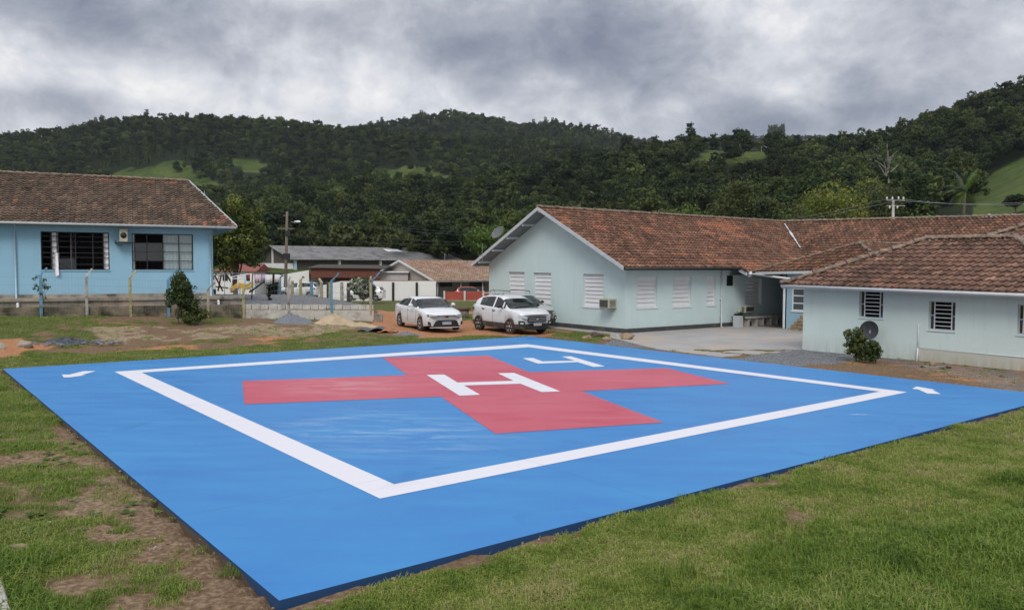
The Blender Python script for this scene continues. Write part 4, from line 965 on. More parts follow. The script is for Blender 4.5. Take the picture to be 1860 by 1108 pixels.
# ================================================================== far outbuildings
def gable_block(name, label, cat, c, s, w, zb, ze, zr, wallm, roofm, oh=.5, split=.5, tiles=False, zel=None, seed=0):
    """block on the town grid: front corner c, long side s along U, gable w back along -R"""
    t = thing(name, label, cat, (c.x+U.x*s/2-R.x*w/2, c.y+U.y*s/2-R.y*w/2, zb))
    zel = ze if zel is None else zel
    q = lambda u, r, z: Vector((c.x+U.x*u-R.x*r, c.y+U.y*u-R.y*r, z))
    m_ = w*split; bm = BM()
    for a, b in (((0, 0), (s, 0)), ((s, 0), (s, w)), ((s, w), (0, w))):
        z1 = ze if a[1] == 0 else zel; z2 = ze if b[1] == 0 else zel; poly(bm, [q(*a, zb), q(*b, zb), q(*b, z2-.05), q(*a, z1-.05)])
    poly(bm, [q(0, 0, zb), q(0, w, zb), q(0, w, zel-.05), q(0, m_, zr-.1), q(0, 0, ze-.05)]); poly(bm, [q(s, 0, ze-.05), q(s, w, zel-.05), q(s, m_, zr-.1)])
    bmesh.ops.recalc_face_normals(bm, faces=bm.faces[:]); obj('wall', bm, wallm, t)
    sf_ = (zr-ze)/m_; sb_ = (zr-zel)/(w-m_)
    fr = [q(-oh, -oh, ze-sf_*oh), q(s+oh, -oh, ze-sf_*oh), q(s+oh, m_, zr), q(-oh, m_, zr)]; bk = [q(s+oh, w+oh, zel-sb_*oh), q(-oh, w+oh, zel-sb_*oh), q(-oh, m_, zr), q(s+oh, m_, zr)]
    if tiles:
        tile_plane('roof', fr, roofm, t, seed=seed, nfr=.02, tw=.3, tc=.42, fresh=tiles if isinstance(tiles, list) else ()); bm = BM(); under(bm, fr); under(bm, bk, .12, 0); obj('roof_deck', bm, M_GREYW, t)
    else:
        bm = BM()
        for pl in (fr, bk):
            n = int((pl[1]-pl[0]).length/.55); e = (pl[1]-pl[0])/n; up_ = pl[3]-pl[0]
            for i in range(n):     # corrugated sheets
                for k in range(2): p = pl[0]+e*(i+k*.5); prism(bm, [p, p+e*.5, p+e*.5+up_, p+up_], (0, 0, -.09 if k else -.045))
        obj('roof', bm, roofm, t)
    return t, q
c = A(533, 470, 105)
t, q = gable_block('warehouse', 'long olive brown warehouse with grey corrugated roof behind the yard', 'warehouse', c, 25.6, 14.4, -1.1, 3.6, 5.35, mat('olive_render', (.085, .078, .062), .9, var=.15), mat('fibre_cement', (.18, .175, .17), .9, var=.25, vscale=.5, fine=.15, dirt=((.05, .05, .045), .8, .5, .7)), .7)
bm = BM(); beam(bm, q(-.04, 0, 2.9), q(-.04, 14.4, 2.9), .04, .75); obj('pale_band', bm, M_WARM, t)
for k in (0, 1, 2, 3, 4): bm = BM(); p = q(k*6.2+.2, -.12, 0); tube(bm, [(p.x, p.y, -1.1), (p.x, p.y, 3.5)], .22, 4); o = obj('pillar', bm, M_WARM if k else M_PIPEB, t)
bm = BM(); p = q(-.12, 7.2, 0); tube(bm, [(p.x, p.y, -1.1), (p.x, p.y, 4.9)], .14, 4); obj('pillar', bm, M_WARM, t)
for a_, b_, z_ in ((2.0, 4.6, 1.6), (9.0, 11.6, 1.9)):
    for k in range(3): bm = BM(); beam(bm, q(-.1, a_, z_-k*.6), q(-.1, b_, z_-k*.6), .03, .28); obj('red_panel', bm, M_RUST, t)
bm = BM(); prism(bm, [q(16, 4.0, 4.66), q(18.5, 4.0, 4.66), q(18.5, 5.6, 5.06), q(16, 5.6, 5.06)], (0, 0, .03)); obj('skylight', bm, M_WHITE, t)
c = A(792, 509, 85)
t, q = gable_block('tiled_house', 'white house with faded pale clay roof and red fenced porch beyond the cars', 'house', c, 16, 12, -.95, 1.18+.0, 3.3, M_WARM, T_HOUSE, .35, 7.4/12, tiles=[(4, 6, 3.5, 1.2, .3)], zel=2.0, seed=70)
for ch in [x for x in t.children if x.name.startswith('wall')]:       # front wall stands back under the porch
    bpy.data.objects.remove(ch)
bm = BM(); z_ = 1.18
poly(bm, [q(0, 2.6, -.95), q(16, 2.6, -.95), q(16, 2.6, 1.9), q(0, 2.6, 1.9)]); poly(bm, [q(0, 2.6, -.95), q(0, 12, -.95), q(0, 12, 1.95), q(0, 7.4, 3.2), q(0, 2.6, 1.8)]); poly(bm, [q(0, 0, 1.15), q(0, 2.6, 1.15), q(0, 2.6, 1.83)])
obj('wall', bm, mat('beige_render', (.42, .37, .32), .9, var=.12), t)
for k in (0, 1, 2, 3, 4): bm = BM(); p = q(.3+k*2.9, .1, 0); tube(bm, [(p.x, p.y, -1.1), (p.x, p.y, 1.2)], .07, 6); obj('porch_post', bm, M_GREYW, t)
for a_, b_ in ((1.2, 3.6), (6, 8)): bm = BM(); beam(bm, q(a_, 2.5, 1.5), q(b_, 2.5, 1.5), .05, 1.1); obj('window', bm, M_BLACK, t)
bm = BM(); pr = [q(-.4, -.42, 1.12), q(-.4, 7.4, 3.36)]; beam(bm, pr[0], pr[1], .06, .2); beam(bm, q(-.4, 12.3, 1.95), pr[1], .06, .2); obj('bargeboard', bm, M_WHITE, t)
# low red panel fence with white posts before the porch
t = thing('red_fence', 'low red panel fence with white posts in front of the porch', 'fence', tuple(A(850, 546, 83.5)))
xs_ = [807, 844, 878, 915, 950]
for a, b in zip(xs_[:-1], xs_[1:]):
    bm = BM(); p0 = A(a+2, 530, 83.5); p1 = A(b-2, 530, 84); prism(bm, [p0, p1, Vector((p1.x, p1.y, -.85)), Vector((p0.x, p0.y, -.85))], (0, .06, 0)); obj('panel', bm, mat('red_panel_paint', (.36, .07, .045), .7, var=.15), t)
for x in xs_: bm = BM(); p = A(x, 528.5, 83.4); tube(bm, [(p.x, p.y, -1), p], .09, 4); obj('post', bm, M_WHITE, t)
bm = BM(); p0 = A(792, 546, 83.3); p1 = A(960, 546, 83.9); prism(bm, [p0, p1, p1+Vector((0, 0, -.25)), p0+Vector((0, 0, -.25))], (0, .3, 0)); obj('kerb', bm, M_WARM, t)
# white boundary wall
t = thing('boundary_wall', 'long white boundary wall with thin red coping and dark pilasters', 'wall', tuple(A(730, 547, 82)))
bm = BM(); p0 = A(618, 511, 82); p1 = A(792, 510.5, 82); prism(bm, [p0, p1, Vector((p1.x, p1.y, -1.1)), Vector((p0.x, p0.y, -1.1))], (0, .15, 0)); p2 = A(560, 524, 82); prism(bm, [p2+Vector((0, .01, 0)), p0+Vector((0, .01, .0)), Vector((p0.x, p0.y+.01, -1.1)), Vector((p2.x, p2.y+.01, -1.1))], (0, .15, 0)); obj('wall_panel', bm, M_WARM, t)
bm = BM(); tube(bm, [p0+Vector((0, .07, .02)), p1+Vector((0, .07, .02))], .05, 4); obj('coping', bm, M_RUST, t)
for x in (714, 757, 797): bm = BM(); p = A(x, 513, 81.9); tube(bm, [(p.x, p.y, -1), p], .12 if x < 790 else .07, 4); obj('pilaster', bm, M_DARKM, t)
bm = BM(); p0 = A(668, 547.5, 81.4); p1 = A(800, 547.3, 81.4); prism(bm, [p0, p1, p1+Vector((0, .5, 0)), p0+Vector((0, .5, 0))], (0, 0, .05)); obj('kerb', bm, mat('dark_kerb', (.10, .06, .045), .9), t)
bm = BM(); box(bm, *sorted((A(675, 500, 89).x, A(741, 500, 89).x)), 89, 93, -1, A(700, 495.5, 89).z); a_ = obj('lean_to', bm, mat('pinkish_render', (.50, .44, .44), .9, var=.08)); tag(a_, 'pinkish flat roofed lean-to between the red brown shed and tiled house', 'shed')
bm = BM(); box(bm, A(672, 500, 88.9).x, A(743, 500, 88.9).x, 88.7, 93.1, A(700, 495.3, 89).z, A(700, 493.2, 89).z); obj('roof_edge', bm, M_WHITE, a_)
# red-brown open shed
t = thing('red_brown_shed', 'open shed with red brown sheet roof in front of the warehouse', 'shed', tuple(A(627, 520, 90)))
bm = BM(); p = [A(564, 487, 88), A(690, 488.5, 88)]; prism(bm, [p[0], p[1], p[1]-Vector((0, 0, 1.05)), p[0]-Vector((0, 0, 1.0))], (0, .1, 0)); obj('front_sheet', bm, M_RUST, t)
bm = BM(); prism(bm, [p[0]+Vector((-.3, -.3, .05)), p[1]+Vector((.6, -.3, .05)), p[1]+Vector((.6, 5, .4)), p[0]+Vector((-.3, 5, .4))], (0, 0, -.06)); obj('roof', bm, mat('dark_brown_sheet', (.05, .035, .03), .8, var=.3), t)
for x in (566, 606, 650, 688): bm = BM(); q_ = A(x, 500, 88.1); tube(bm, [(q_.x, q_.y, -1.1), (q_.x, q_.y, 2)], .09, 4); obj('post', bm, M_WOOD, t)
bm = BM(); q0, q1 = A(564, 500, 92), A(690, 500, 92); poly(bm, [(q0.x, 92, -1.1), (q1.x, 92, -1.1), (q1.x, 92, 2.3), (q0.x, 92, 2.3)]); obj('back_wall', bm, M_WOOD, t)
bm = BM(); pts = [A(506, 521, 89), A(506, 500, 89), A(561, 491, 89), A(562, 527, 89)]; prism(bm, pts, (0, .2, 0)); tag(obj('stepped_wall', bm, M_WARM), 'pale wall with sloping top between utility pole and shed', 'wall')
# small red-roofed house far left
t = thing('red_roof_house', 'small white house with red roof behind the big tree', 'house', tuple(A(430, 515, 92)))
bm = BM(); box(bm, A(392, 500, 92).x, A(462, 500, 92).x, 92, 97, -.9, A(430, 492, 92).z); obj('wall', bm, M_WARM, t)
bm = BM(); x0, x1 = A(388, 500, 91.6).x, A(466, 500, 91.6).x; z0, z1 = A(430, 493, 91.6).z, A(430, 479, 94).z; prism(bm, [(x0, 91.6, z0), (x0, 94.5, z1), (x0, 97.4, z0)], (x1-x0, 0, 0)); obj('roof', bm, mat('red_roof_sheet', (.24, .07, .05), .7, var=.2), t)
for x in (404, 420, 447): bm = BM(); box(bm, A(x, 500, 91.9).x, A(x+9, 500, 91.9).x, 91.93, 91.99, A(x, 510, 92).z, A(x, 499, 92).z); obj('window', bm, M_BLACK, t)
# rear house at far right behind the roofs
t = thing('rear_red_house', 'red roofed house with white gable tip peeking over the clinic roofs', 'house', tuple(A(1830, 480, 62)))
bm = BM(); a = A(1801, 391.5, 62); b = A(1925, 387, 66); prism(bm, [a, b, b+Vector((2.5, -3.0, -1.7)), a+Vector((2.5, -3.0, -1.7))], (0, 0, -.12)); prism(bm, [a, b, b+Vector((-2.5, 3.0, -1.7)), a+Vector((-2.5, 3.0, -1.7))], (0, 0, -.12)); obj('roof', bm, T_HOSP, t)
bm = BM(); prism(bm, [a+Vector((-.15, 0, .12)), a+Vector((2.2, -2.7, -1.55)), a+Vector((2.2, -2.7, -1.8)), a+Vector((-.1, 0, -.2)), a+Vector((-2.6, 3.0, -1.8)), a+Vector((-2.6, 3.0, -1.55))], Vector((-.12, -.05, 0))); obj('bargeboard', bm, M_WHITE, t)
bm = BM(); prism(bm, [a+Vector((2.0, -2.4, -1.6)), a+Vector((0, 0, -.15)), a+Vector((-2.0, 2.4, -1.6)), a+Vector((-2.0, 2.4, -7)), a+Vector((2.0, -2.4, -7))], (b-a)*.98); obj('wall', bm, M_WARM, t)

# ================================================================== utility poles and wires
def catenary(bm, a, b, sag, r=.012, n=12):
    tube(bm, [a.lerp(b, k/n)-Vector((0, 0, 4*sag*(k/n)*(1-k/n))) for k in range(n+1)], r, 3, cap=False)
t = thing('utility_pole', 'weathered brown utility pole with street lamp standing behind the yard', 'utility pole', tuple(A(519.5, 548, 76)))
top = A(521.5, 384.5, 76); bot = A(518, 552, 76); bm = BM(); tube(bm, [bot, top], [.17, .11], 10); obj('pole', bm, M_PALEW, t)
bm = BM(); 
for y, w in ((392, .05), (415.5, .6)): p = A(521, y, 76); box(bm, p.x-w-.25, p.x+w+.1, p.y-.06, p.y+.06, p.z-.06, p.z+.06)
obj('crossarm', bm, M_PALEW, t)
bm = BM(); p = A(521, 424, 76); box(bm, p.x-.12, p.x+.35, p.y-.2, p.y+.0, p.z-.25, p.z+.25); box(bm, p.x-.35, p.x+.3, p.y-.2, p.y, p.z-2.4, p.z-1.9); obj('junction_box', bm, M_DARKM, t)
bm = BM(); a = A(523, 410, 76); b = A(536, 405.5, 75); tube(bm, [a, a.lerp(b, .5)+Vector((0, 0, .25)), b], .03, 6); obj('lamp_arm', bm, M_STEEL, t)
bm = BM(); rock_bm(bm, A(540, 403, 75), (.38, .2, .13), 2, 2); obj('lamp_head', bm, M_WHITE, t, smooth=True)
far = A(1010, 425, 125); GW = 'overhead wires'
for k, (y, ye, lb) in enumerate(((388, 418, 'topmost overhead wire running right from the brown pole'), (391, 424, 'second overhead wire from the top of the brown pole'), (414, 432, 'middle overhead wire from the pole crossarm to the right'), (427, 433, 'lowest overhead wire running right from the brown pole'))):
    bm = BM(); catenary(bm, A(521, y, 76), A(1010, ye, 125), 1.0, .022); catenary(bm, A(521, y, 76), A(300, y+5, 92), .8, .022); tag(obj('power_line', bm, M_DARKM), lb, 'wire', GW)
t = thing('utility_pole', 'grey concrete utility pole with white insulators rising behind the clinic roof', 'utility pole', tuple(A(1622, 480, 66)))
top = A(1622.5, 364, 66); bm = BM(); tube(bm, [A(1621, 500, 66), top], [.15, .10], 8); obj('pole', bm, M_CONCP, t)
for y in (364, 374): bm = BM(); p = A(1626, y, 66); box(bm, p.x-.7, p.x+.8, p.y-.03, p.y+.03, p.z-.03, p.z+.03); obj('crossarm', bm, M_CONCP, t)
for x, y in ((1611, 361), (1621, 361), (1632, 360.5), (1641, 361), (1616, 377), (1630, 377)): bm = BM(); p = A(x, y, 66); lathe(bm, [(.03, -.1), (.09, -.06), (.05, 0), (.09, .04), (.03, .14)], 8, Matrix.Translation(p)); obj('insulator', bm, M_WHITE, t)
for k, (x, xe, ye, lb) in enumerate(((1611, 1120, 418, 'upper wire sagging left from the concrete pole'), (1641, 1110, 424, 'lower wire sagging left from the concrete pole'))):
    bm = BM(); catenary(bm, A(x, 362, 66), A(xe, ye, 110), 1.2, .016); catenary(bm, A(x, 362, 66), A(1990, 355+k*4, 58), .5, .016); tag(obj('power_line', bm, M_STEEL), lb, 'wire', GW)

# ================================================================== hills
def kn(*a): return np.array([p[0] for p in a], float), np.array([p[1] for p in a], float)
LAY = [(96, kn((-900, 496), (2700, 497))),
 (112, kn((-900, 472), (900, 490), (1200, 486), (1400, 462), (1600, 430), (1700, 415), (1860, 390), (2700, 330))),
 (170, kn((-900, 450), (0, 455), (500, 462), (900, 455), (1100, 440), (1250, 425), (1400, 412), (1600, 396), (1700, 385), (1780, 372), (1860, 335), (2100, 290), (2700, 240))),
 (230, kn((-900, 400), (0, 430), (500, 438), (900, 428), (1250, 398), (1400, 376), (1600, 348), (1700, 340), (1780, 328), (1860, 296), (2100, 235), (2700, 180))),
 (330, kn((-900, 324), (0, 386), (450, 382), (560, 372), (700, 356), (800, 353), (900, 335), (1000, 319), (1100, 309), (1200, 292), (1250, 279), (1400, 275), (1440, 284), (1500, 278), (1550, 276), (1600, 264), (1650, 244), (1700, 222), (1740, 204), (1800, 192), (1860, 178), (2100, 124), (2700, 60))),
 (430, kn((-900, 330), (0, 380), (700, 372), (1000, 345), (1400, 330), (1860, 300), (2700, 200))),
 (650, kn((-900, 326), (-400, 296), (0, 263), (100, 250), (200, 236), (370, 228), (450, 231), (530, 236), (600, 246), (640, 250), (700, 254), (830, 266), (1000, 279), (1130, 299), (1300, 314), (1600, 326), (2700, 330))),
 (780, kn((-900, 340), (0, 300), (640, 290), (830, 270), (1000, 285), (1130, 300), (1300, 318), (2700, 330))),
 (950, kn((-900, 327), (0, 327), (500, 272), (640, 247), (700, 233), (760, 223), (830, 216), (870, 222), (930, 234), (1000, 241), (1070, 249), (1130, 263), (1200, 282), (1300, 297), (2700, 330))),
 (1150, kn((-900, 340), (830, 260), (1300, 290), (2700, 330))),
 (1400, kn((-900, 340), (1000, 320), (1100, 275), (1180, 264), (1220, 270), (1250, 259), (1330, 260), (1400, 260), (1450, 258), (1520, 264), (1700, 300), (2700, 330))),
 (1900, kn((-900, 400), (2700, 400)))]
LD = np.array([l[0] for l in LAY], float)
def hill_y(px, d):
    ys = np.stack([np.interp(px, l[1][0], l[1][1]) for l in LAY], 0)   # image heights of the layers
    hz = H0/2-F0*math.tan(PITCH)+(px-W0/2)*math.tan(ROLL)
    zs = CAMZ+(hz-ys)/F0*LD[:, None]
    d = np.clip(d, LD[0], LD[-1]-1e-3); i = np.searchsorted(LD, d, 'right')-1; f = (d-LD[i])/(LD[i+1]-LD[i]); f = f*f*(3-2*f)*.5+f*.5
    k = np.arange(len(px)); return zs[i, k]*(1-f)+zs[i+1, k]*f
def hill_z(X, Y):
    X = np.asarray(X, float); Y = np.asarray(Y, float); px = W0/2+F0*X/np.maximum(Y, 1)
    z = hill_y(px.ravel(), Y.ravel()).reshape(X.shape)
    fade = smooth(110, 220, Y)
    return z+fade*((vnoise(X, Y, 60, 31)-.5)*9*smooth(150, 600, Y)+(vnoise(X, Y, 22, 32)-.5)*4)
MEAD = [(kn, 0)]
MEADOWS = [(120, 240, [(1768, 398), (1772, 340), (1800, 318), (1860, 285), (2100, 210), (2300, 300), (2300, 420), (1900, 420)]),
           (440, 700, [(195, 325), (225, 305), (330, 298), (360, 312), (400, 335), (420, 350), (200, 345)]), (440, 700, [(655, 332), (680, 303), (765, 300), (822, 316), (812, 336)]), (440, 720, [(400, 290), (470, 285), (500, 305), (440, 315)]),
           (280, 420, [(1262, 300), (1262, 276), (1395, 270), (1400, 286), (1345, 296)])]
def pix(X, Y, Z):
    v = np.stack([X, Y, Z-CAMZ], -1); f = v@np.array(FW); return W0/2+F0*(v@np.array(RT))/f, H0/2-F0*(v@np.array(UP))/f
def meadow(X, Y, Z, pad=0):
    px, py = pix(X, Y, Z); m_ = np.zeros(X.shape, bool); j_ = np.where(Y > 250, 1.0, .25); px = px+(vnoise(X, Y, 16, 61)-.5)*26*j_; py = py+(vnoise(X, Y, 16, 62)-.5)*14*j_
    for d0_, d1_, pl in MEADOWS: m_ |= inpoly(px, py+pad, pl) & (Y > d0_) & (Y < d1_)
    return m_
def build_hills():
    pxs = np.arange(-900, 2701, 15.0); ds = np.concatenate([np.arange(96, 240, 4), np.arange(240, 700, 8), np.arange(700, 1900, 16)])
    PX, D = np.meshgrid(pxs, ds); X = (PX-W0/2)/F0*D; Z = hill_z(X, D); n, m = X.shape
    idx = np.arange(n*m).reshape(n, m); q_ = np.stack([idx[:-1, :-1], idx[:-1, 1:], idx[1:, 1:], idx[1:, :-1]], -1).reshape(-1, 4)
    md = meadow(X, D, Z).astype(float); lo = (D < 118)*1.0
    m_ = bpy.data.materials.new('hill_ground'); m_.use_nodes = True; t = NT(m_.node_tree); b = t.n['Principled BSDF']
    g = t.new('ShaderNodeNewGeometry').outputs['Position']; at = t.new('ShaderNodeAttribute', attribute_name='meadow', attribute_type='GEOMETRY').outputs['Fac']
    n1 = t.noise(g, .05, 5, .6); n2 = t.noise(g, .6, 5, .65)
    wood = t.ramp(n2, [(.3, (.008, .013, .006)), (.7, (.022, .032, .012))]); mead = t.ramp(t.math('ADD', t.math('MULTIPLY', n1, .5), t.math('MULTIPLY', n2, .5)), [(.34, (.026, .038, .011)), (.46, (.052, .078, .018)), (.56, (.085, .112, .028)), (.66, (.13, .13, .05))])
    t.l.new(t.mix(t.maprange(at, .3, .7), wood, mead), b.inputs['Base Color']); b.inputs['Roughness'].default_value = .95; b.inputs['Specular IOR Level'].default_value = .1
    me = mesh_np('hills', np.stack([X, D, Z], -1).reshape(-1, 3), q_, [m_], {'meadow': ('POINT', 'FLOAT', np.maximum(md, lo*.8).ravel())})
    me.polygons.foreach_set('use_smooth', np.ones(len(q_), bool)); tag(link_mesh('hills', me), 'wooded hills round the valley with a few grassy clearings', None, kind='structure')
build_hills()

# ------------------------------------------------------------------ foliage
def leaf_material(name, stops, rand=True, trans=.25, scale=.5):
    m = bpy.data.materials.new(name); m.use_nodes = True; t = NT(m.node_tree); b = t.n['Principled BSDF']
    at = t.new('ShaderNodeAttribute', attribute_name='tone', attribute_type='GEOMETRY').outputs['Fac']
    if rand:
        oi = t.new('ShaderNodeObjectInfo').outputs['Random']; v = t.math('ADD', t.math('MULTIPLY', oi, .72), t.math('MULTIPLY', at, .28))
    else: v = at
    col = t.ramp(v, stops)
    if rand:
        g = t.new('ShaderNodeNewGeometry').outputs['Position']; big = t.maprange(t.noise(g, .02, 3, .5), .35, .65, .65, 1.3)
        sc = t.new('ShaderNodeVectorMath', operation='SCALE'); t.l.new(col, sc.inputs[0]); t.l.new(big, sc.inputs[3]); col = sc.outputs[0]
    t.l.new(col, b.inputs['Base Color']); b.inputs['Roughness'].default_value = .6; b.inputs['Specular IOR Level'].default_value = .25
    if trans:
        tl = t.new('ShaderNodeBsdfTranslucent'); t.l.new(col, tl.inputs[0]); mx = t.new('ShaderNodeMixShader'); mx.inputs[0].default_value = trans
        t.l.new(b.outputs[0], mx.inputs[1]); t.l.new(tl.outputs[0], mx.inputs[2]); t.l.new(mx.outputs[0], t.n['Material Output'].inputs[0])
    MATS[name] = m; return m
L_FOREST = leaf_material('forest_leaves', [(0, (.010, .022, .006)), (.35, (.022, .042, .009)), (.6, (.046, .072, .014)), (.8, (.088, .115, .024)), (.93, (.13, .155, .055)), (1, (.26, .28, .16))])
L_GREEN = leaf_material('green_leaves', [(0, (.045, .080, .016)), (.5, (.09, .15, .026)), (1, (.17, .24, .05))], False)
L_YEL = leaf_material('yellow_green_leaves', [(0, (.045, .070, .012)), (.5, (.14, .165, .024)), (1, (.30, .30, .06))], False)
L_DARK = leaf_material('dark_leaves', [(0, (.008, .017, .006)), (.5, (.020, .034, .010)), (1, (.045, .065, .018))], False)
L_OLIVE = leaf_material('olive_leaves', [(0, (.034, .048, .014)), (.5, (.075, .098, .026)), (1, (.14, .16, .05))], False)
L_TIPS = leaf_material('dark_leaves_with_tips', [(0, (.020, .034, .008)), (.4, (.045, .068, .014)), (.65, (.12, .15, .026)), (1, (.30, .32, .06))], False)
L_MIDD = leaf_material('mid_dark_leaves', [(0, (.018, .032, .010)), (.5, (.045, .07, .018)), (1, (.10, .14, .035))], False)
L_FLOWER = leaf_material('flowering_leaves', [(0, (.04, .07, .02)), (.55, (.10, .15, .05)), (.7, (.45, .46, .38)), (1, (.7, .7, .62))], False)
L_GREY = leaf_material('grey_leaves', [(0, (.05, .065, .04)), (.5, (.11, .13, .09)), (1, (.20, .22, .16))], False)
def leaves(rng, centers, rads, per, size, squash=.8, aspect=.55, droop=0.0):
    """leaf quads spread over the shells of many small clumps"""
    n = len(centers)*per; c = np.repeat(centers, per, 0); r = np.repeat(rads, per)
    d = rng.normal(size=(n, 3)); d /= np.linalg.norm(d, axis=1)[:, None]; rr = r*(.55+.45*rng.random(n)**.5)
    p = c+d*rr[:, None]*np.array([1, 1, squash])
    nrm = d+rng.normal(size=(n, 3))*.55+np.array([0, 0, .35]); nrm /= np.linalg.norm(nrm, axis=1)[:, None]
    a = np.cross(nrm, rng.normal(size=(n, 3))); a /= np.linalg.norm(a, axis=1)[:, None]+1e-9; b = np.cross(nrm, a)
    s = size*(.6+.8*rng.random(n)); a = a*s[:, None]; b = b*(s*aspect)[:, None]; a[:, 2] -= droop*s
    v = np.stack([p-a, p-b*.9+a*.1, p+a, p+b*.9+a*.1], 1).reshape(-1, 3)
    tone = np.repeat(np.clip(np.repeat(rng.random(len(centers)), per)*.55+rng.random(n)*.45, 0, 1), 4)
    return v, np.arange(n*4).reshape(-1, 4), tone
def crown_clumps(rng, n, rx, rz, lobes=6, hollow=.35):
    lc = rng.normal(size=(lobes, 3)); lc /= np.linalg.norm(lc, axis=1)[:, None]; lc *= np.array([rx*.5, rx*.5, rz*.5])*(.5+.6*rng.random((lobes, 1)))
    lr = (.42+.25*rng.random(lobes)); k = rng.integers(0, lobes, n); d = rng.normal(size=(n, 3)); d /= np.linalg.norm(d, axis=1)[:, None]
    rad = (hollow+(1-hollow)*rng.random(n))**.6
    return lc[k]+d*(lr[k]*rad)[:, None]*np.array([rx, rx, rz])
def forest_proto(seed, kind):
    rng = np.random.default_rng(seed); vs = []; 
    if kind == 'round': cs = crown_clumps(rng, 60, 1.0, .8, 6); cs[:, 2] += 1.45; per, sz, cr = 20, .115, .20
    elif kind == 'tall': cs = crown_clumps(rng, 50, .7, 1.1, 6); cs[:, 2] += 1.7; per, sz, cr = 20, .10, .18
    elif kind == 'flat': cs = crown_clumps(rng, 44, 1.15, .42, 7); cs[:, 2] += 1.95; per, sz, cr = 20, .10, .17
    else: # narrow planted eucalypt
        n = 34; h = rng.random(n); cs = np.stack([rng.normal(size=n)*.22*(1.1-h), rng.normal(size=n)*.22*(1.1-h), 1.3+h*2.2], -1); per, sz, cr = 16, .085, .15
    v, q_, tone = leaves(rng, cs, np.full(len(cs), cr)*(.7+.7*rng.random(len(cs))), per, sz)
    bm = BM(); tt = 1.9 if kind != 'planted' else 3.2
    tube(bm, [(0, 0, -.6), (.03, .02, tt*.5), (.0, 0, tt)], [.07, .05, .02], 5)
    for k in range(5):
        c_ = cs[rng.integers(len(cs))]; tube(bm, [(0, 0, tt*.45), (c_[0]*.5, c_[1]*.5, (c_[2]+tt*.45)/2), tuple(c_)], [.03, .022, .01], 4)
    bm.verts.ensure_lookup_table(); tv = np.array([x.co[:] for x in bm.verts]); tf = [[x.index for x in f.verts] for f in bm.faces]; bm.free()
    me = bpy.data.meshes.new('tree_'+kind); nv = len(v)
    me.from_pydata([tuple(x) for x in v]+[tuple(x) for x in tv], [], [tuple(x) for x in q_]+[tuple(i+nv for i in f) for f in tf])
    me.materials.append(L_FOREST); me.materials.append(M_BARKP if kind in ('flat', 'planted') else M_BARK)
    mi = np.zeros(len(me.polygons), 'i'); mi[len(q_):] = 1; me.polygons.foreach_set('material_index', mi)
    a = me.attributes.new('tone', 'FLOAT', 'POINT'); a.data.foreach_set('value', np.concatenate([tone, np.full(len(tv), .5)]).astype('f'))
    return bpy.data.objects.new('tree_'+kind, me)
def scatter(name, pts, rot, scl, idx, protos, label, cat=None, kind='stuff'):
    coll = bpy.data.collections.new(name+'_kinds')
    for i, o in enumerate(protos): o.name = '%02d_%s' % (i, o.name); coll.objects.link(o)
    me = bpy.data.meshes.new(name); me.vertices.add(len(pts)); me.vertices.foreach_set('co', np.asarray(pts, 'f').ravel())
    for nm, typ, arr, key in (('rot', 'FLOAT_VECTOR', rot, 'vector'), ('scl', 'FLOAT_VECTOR', scl, 'vector'), ('pick', 'INT', idx, 'value')):
        a = me.attributes.new(nm, typ, 'POINT'); a.data.foreach_set(key, np.asarray(arr).ravel().astype('i' if typ == 'INT' else 'f'))
    o = link_mesh(name, me); tag(o, label, cat, kind=kind)
    ng = bpy.data.node_groups.new(name, 'GeometryNodeTree'); ng.interface.new_socket('Geometry', in_out='INPUT', socket_type='NodeSocketGeometry'); ng.interface.new_socket('Geometry', in_out='OUTPUT', socket_type='NodeSocketGeometry')
    N = ng.nodes; gi = N.new('NodeGroupInput'); go = N.new('NodeGroupOutput'); ci = N.new('GeometryNodeCollectionInfo'); ci.inputs['Collection'].default_value = coll; ci.inputs['Separate Children'].default_value = True; ci.inputs['Reset Children'].default_value = True
    ip = N.new('GeometryNodeInstanceOnPoints'); ip.inputs['Pick Instance'].default_value = True
    def na(nm, dt): x = N.new('GeometryNodeInputNamedAttribute'); x.data_type = dt; x.inputs['Name'].default_value = nm; return x.outputs['Attribute']
    e2r = N.new('FunctionNodeEulerToRotation'); ng.links.new(na('rot', 'FLOAT_VECTOR'), e2r.inputs[0])
    ng.links.new(gi.outputs[0], ip.inputs['Points']); ng.links.new(ci.outputs[0], ip.inputs['Instance']); ng.links.new(na('pick', 'INT'), ip.inputs['Instance Index'])
    ng.links.new(e2r.outputs[0], ip.inputs['Rotation']); ng.links.new(na('scl', 'FLOAT_VECTOR'), ip.inputs['Scale']); ng.links.new(ip.outputs[0], go.inputs[0])
    md = o.modifiers.new('scatter', 'NODES'); md.node_group = ng; return o
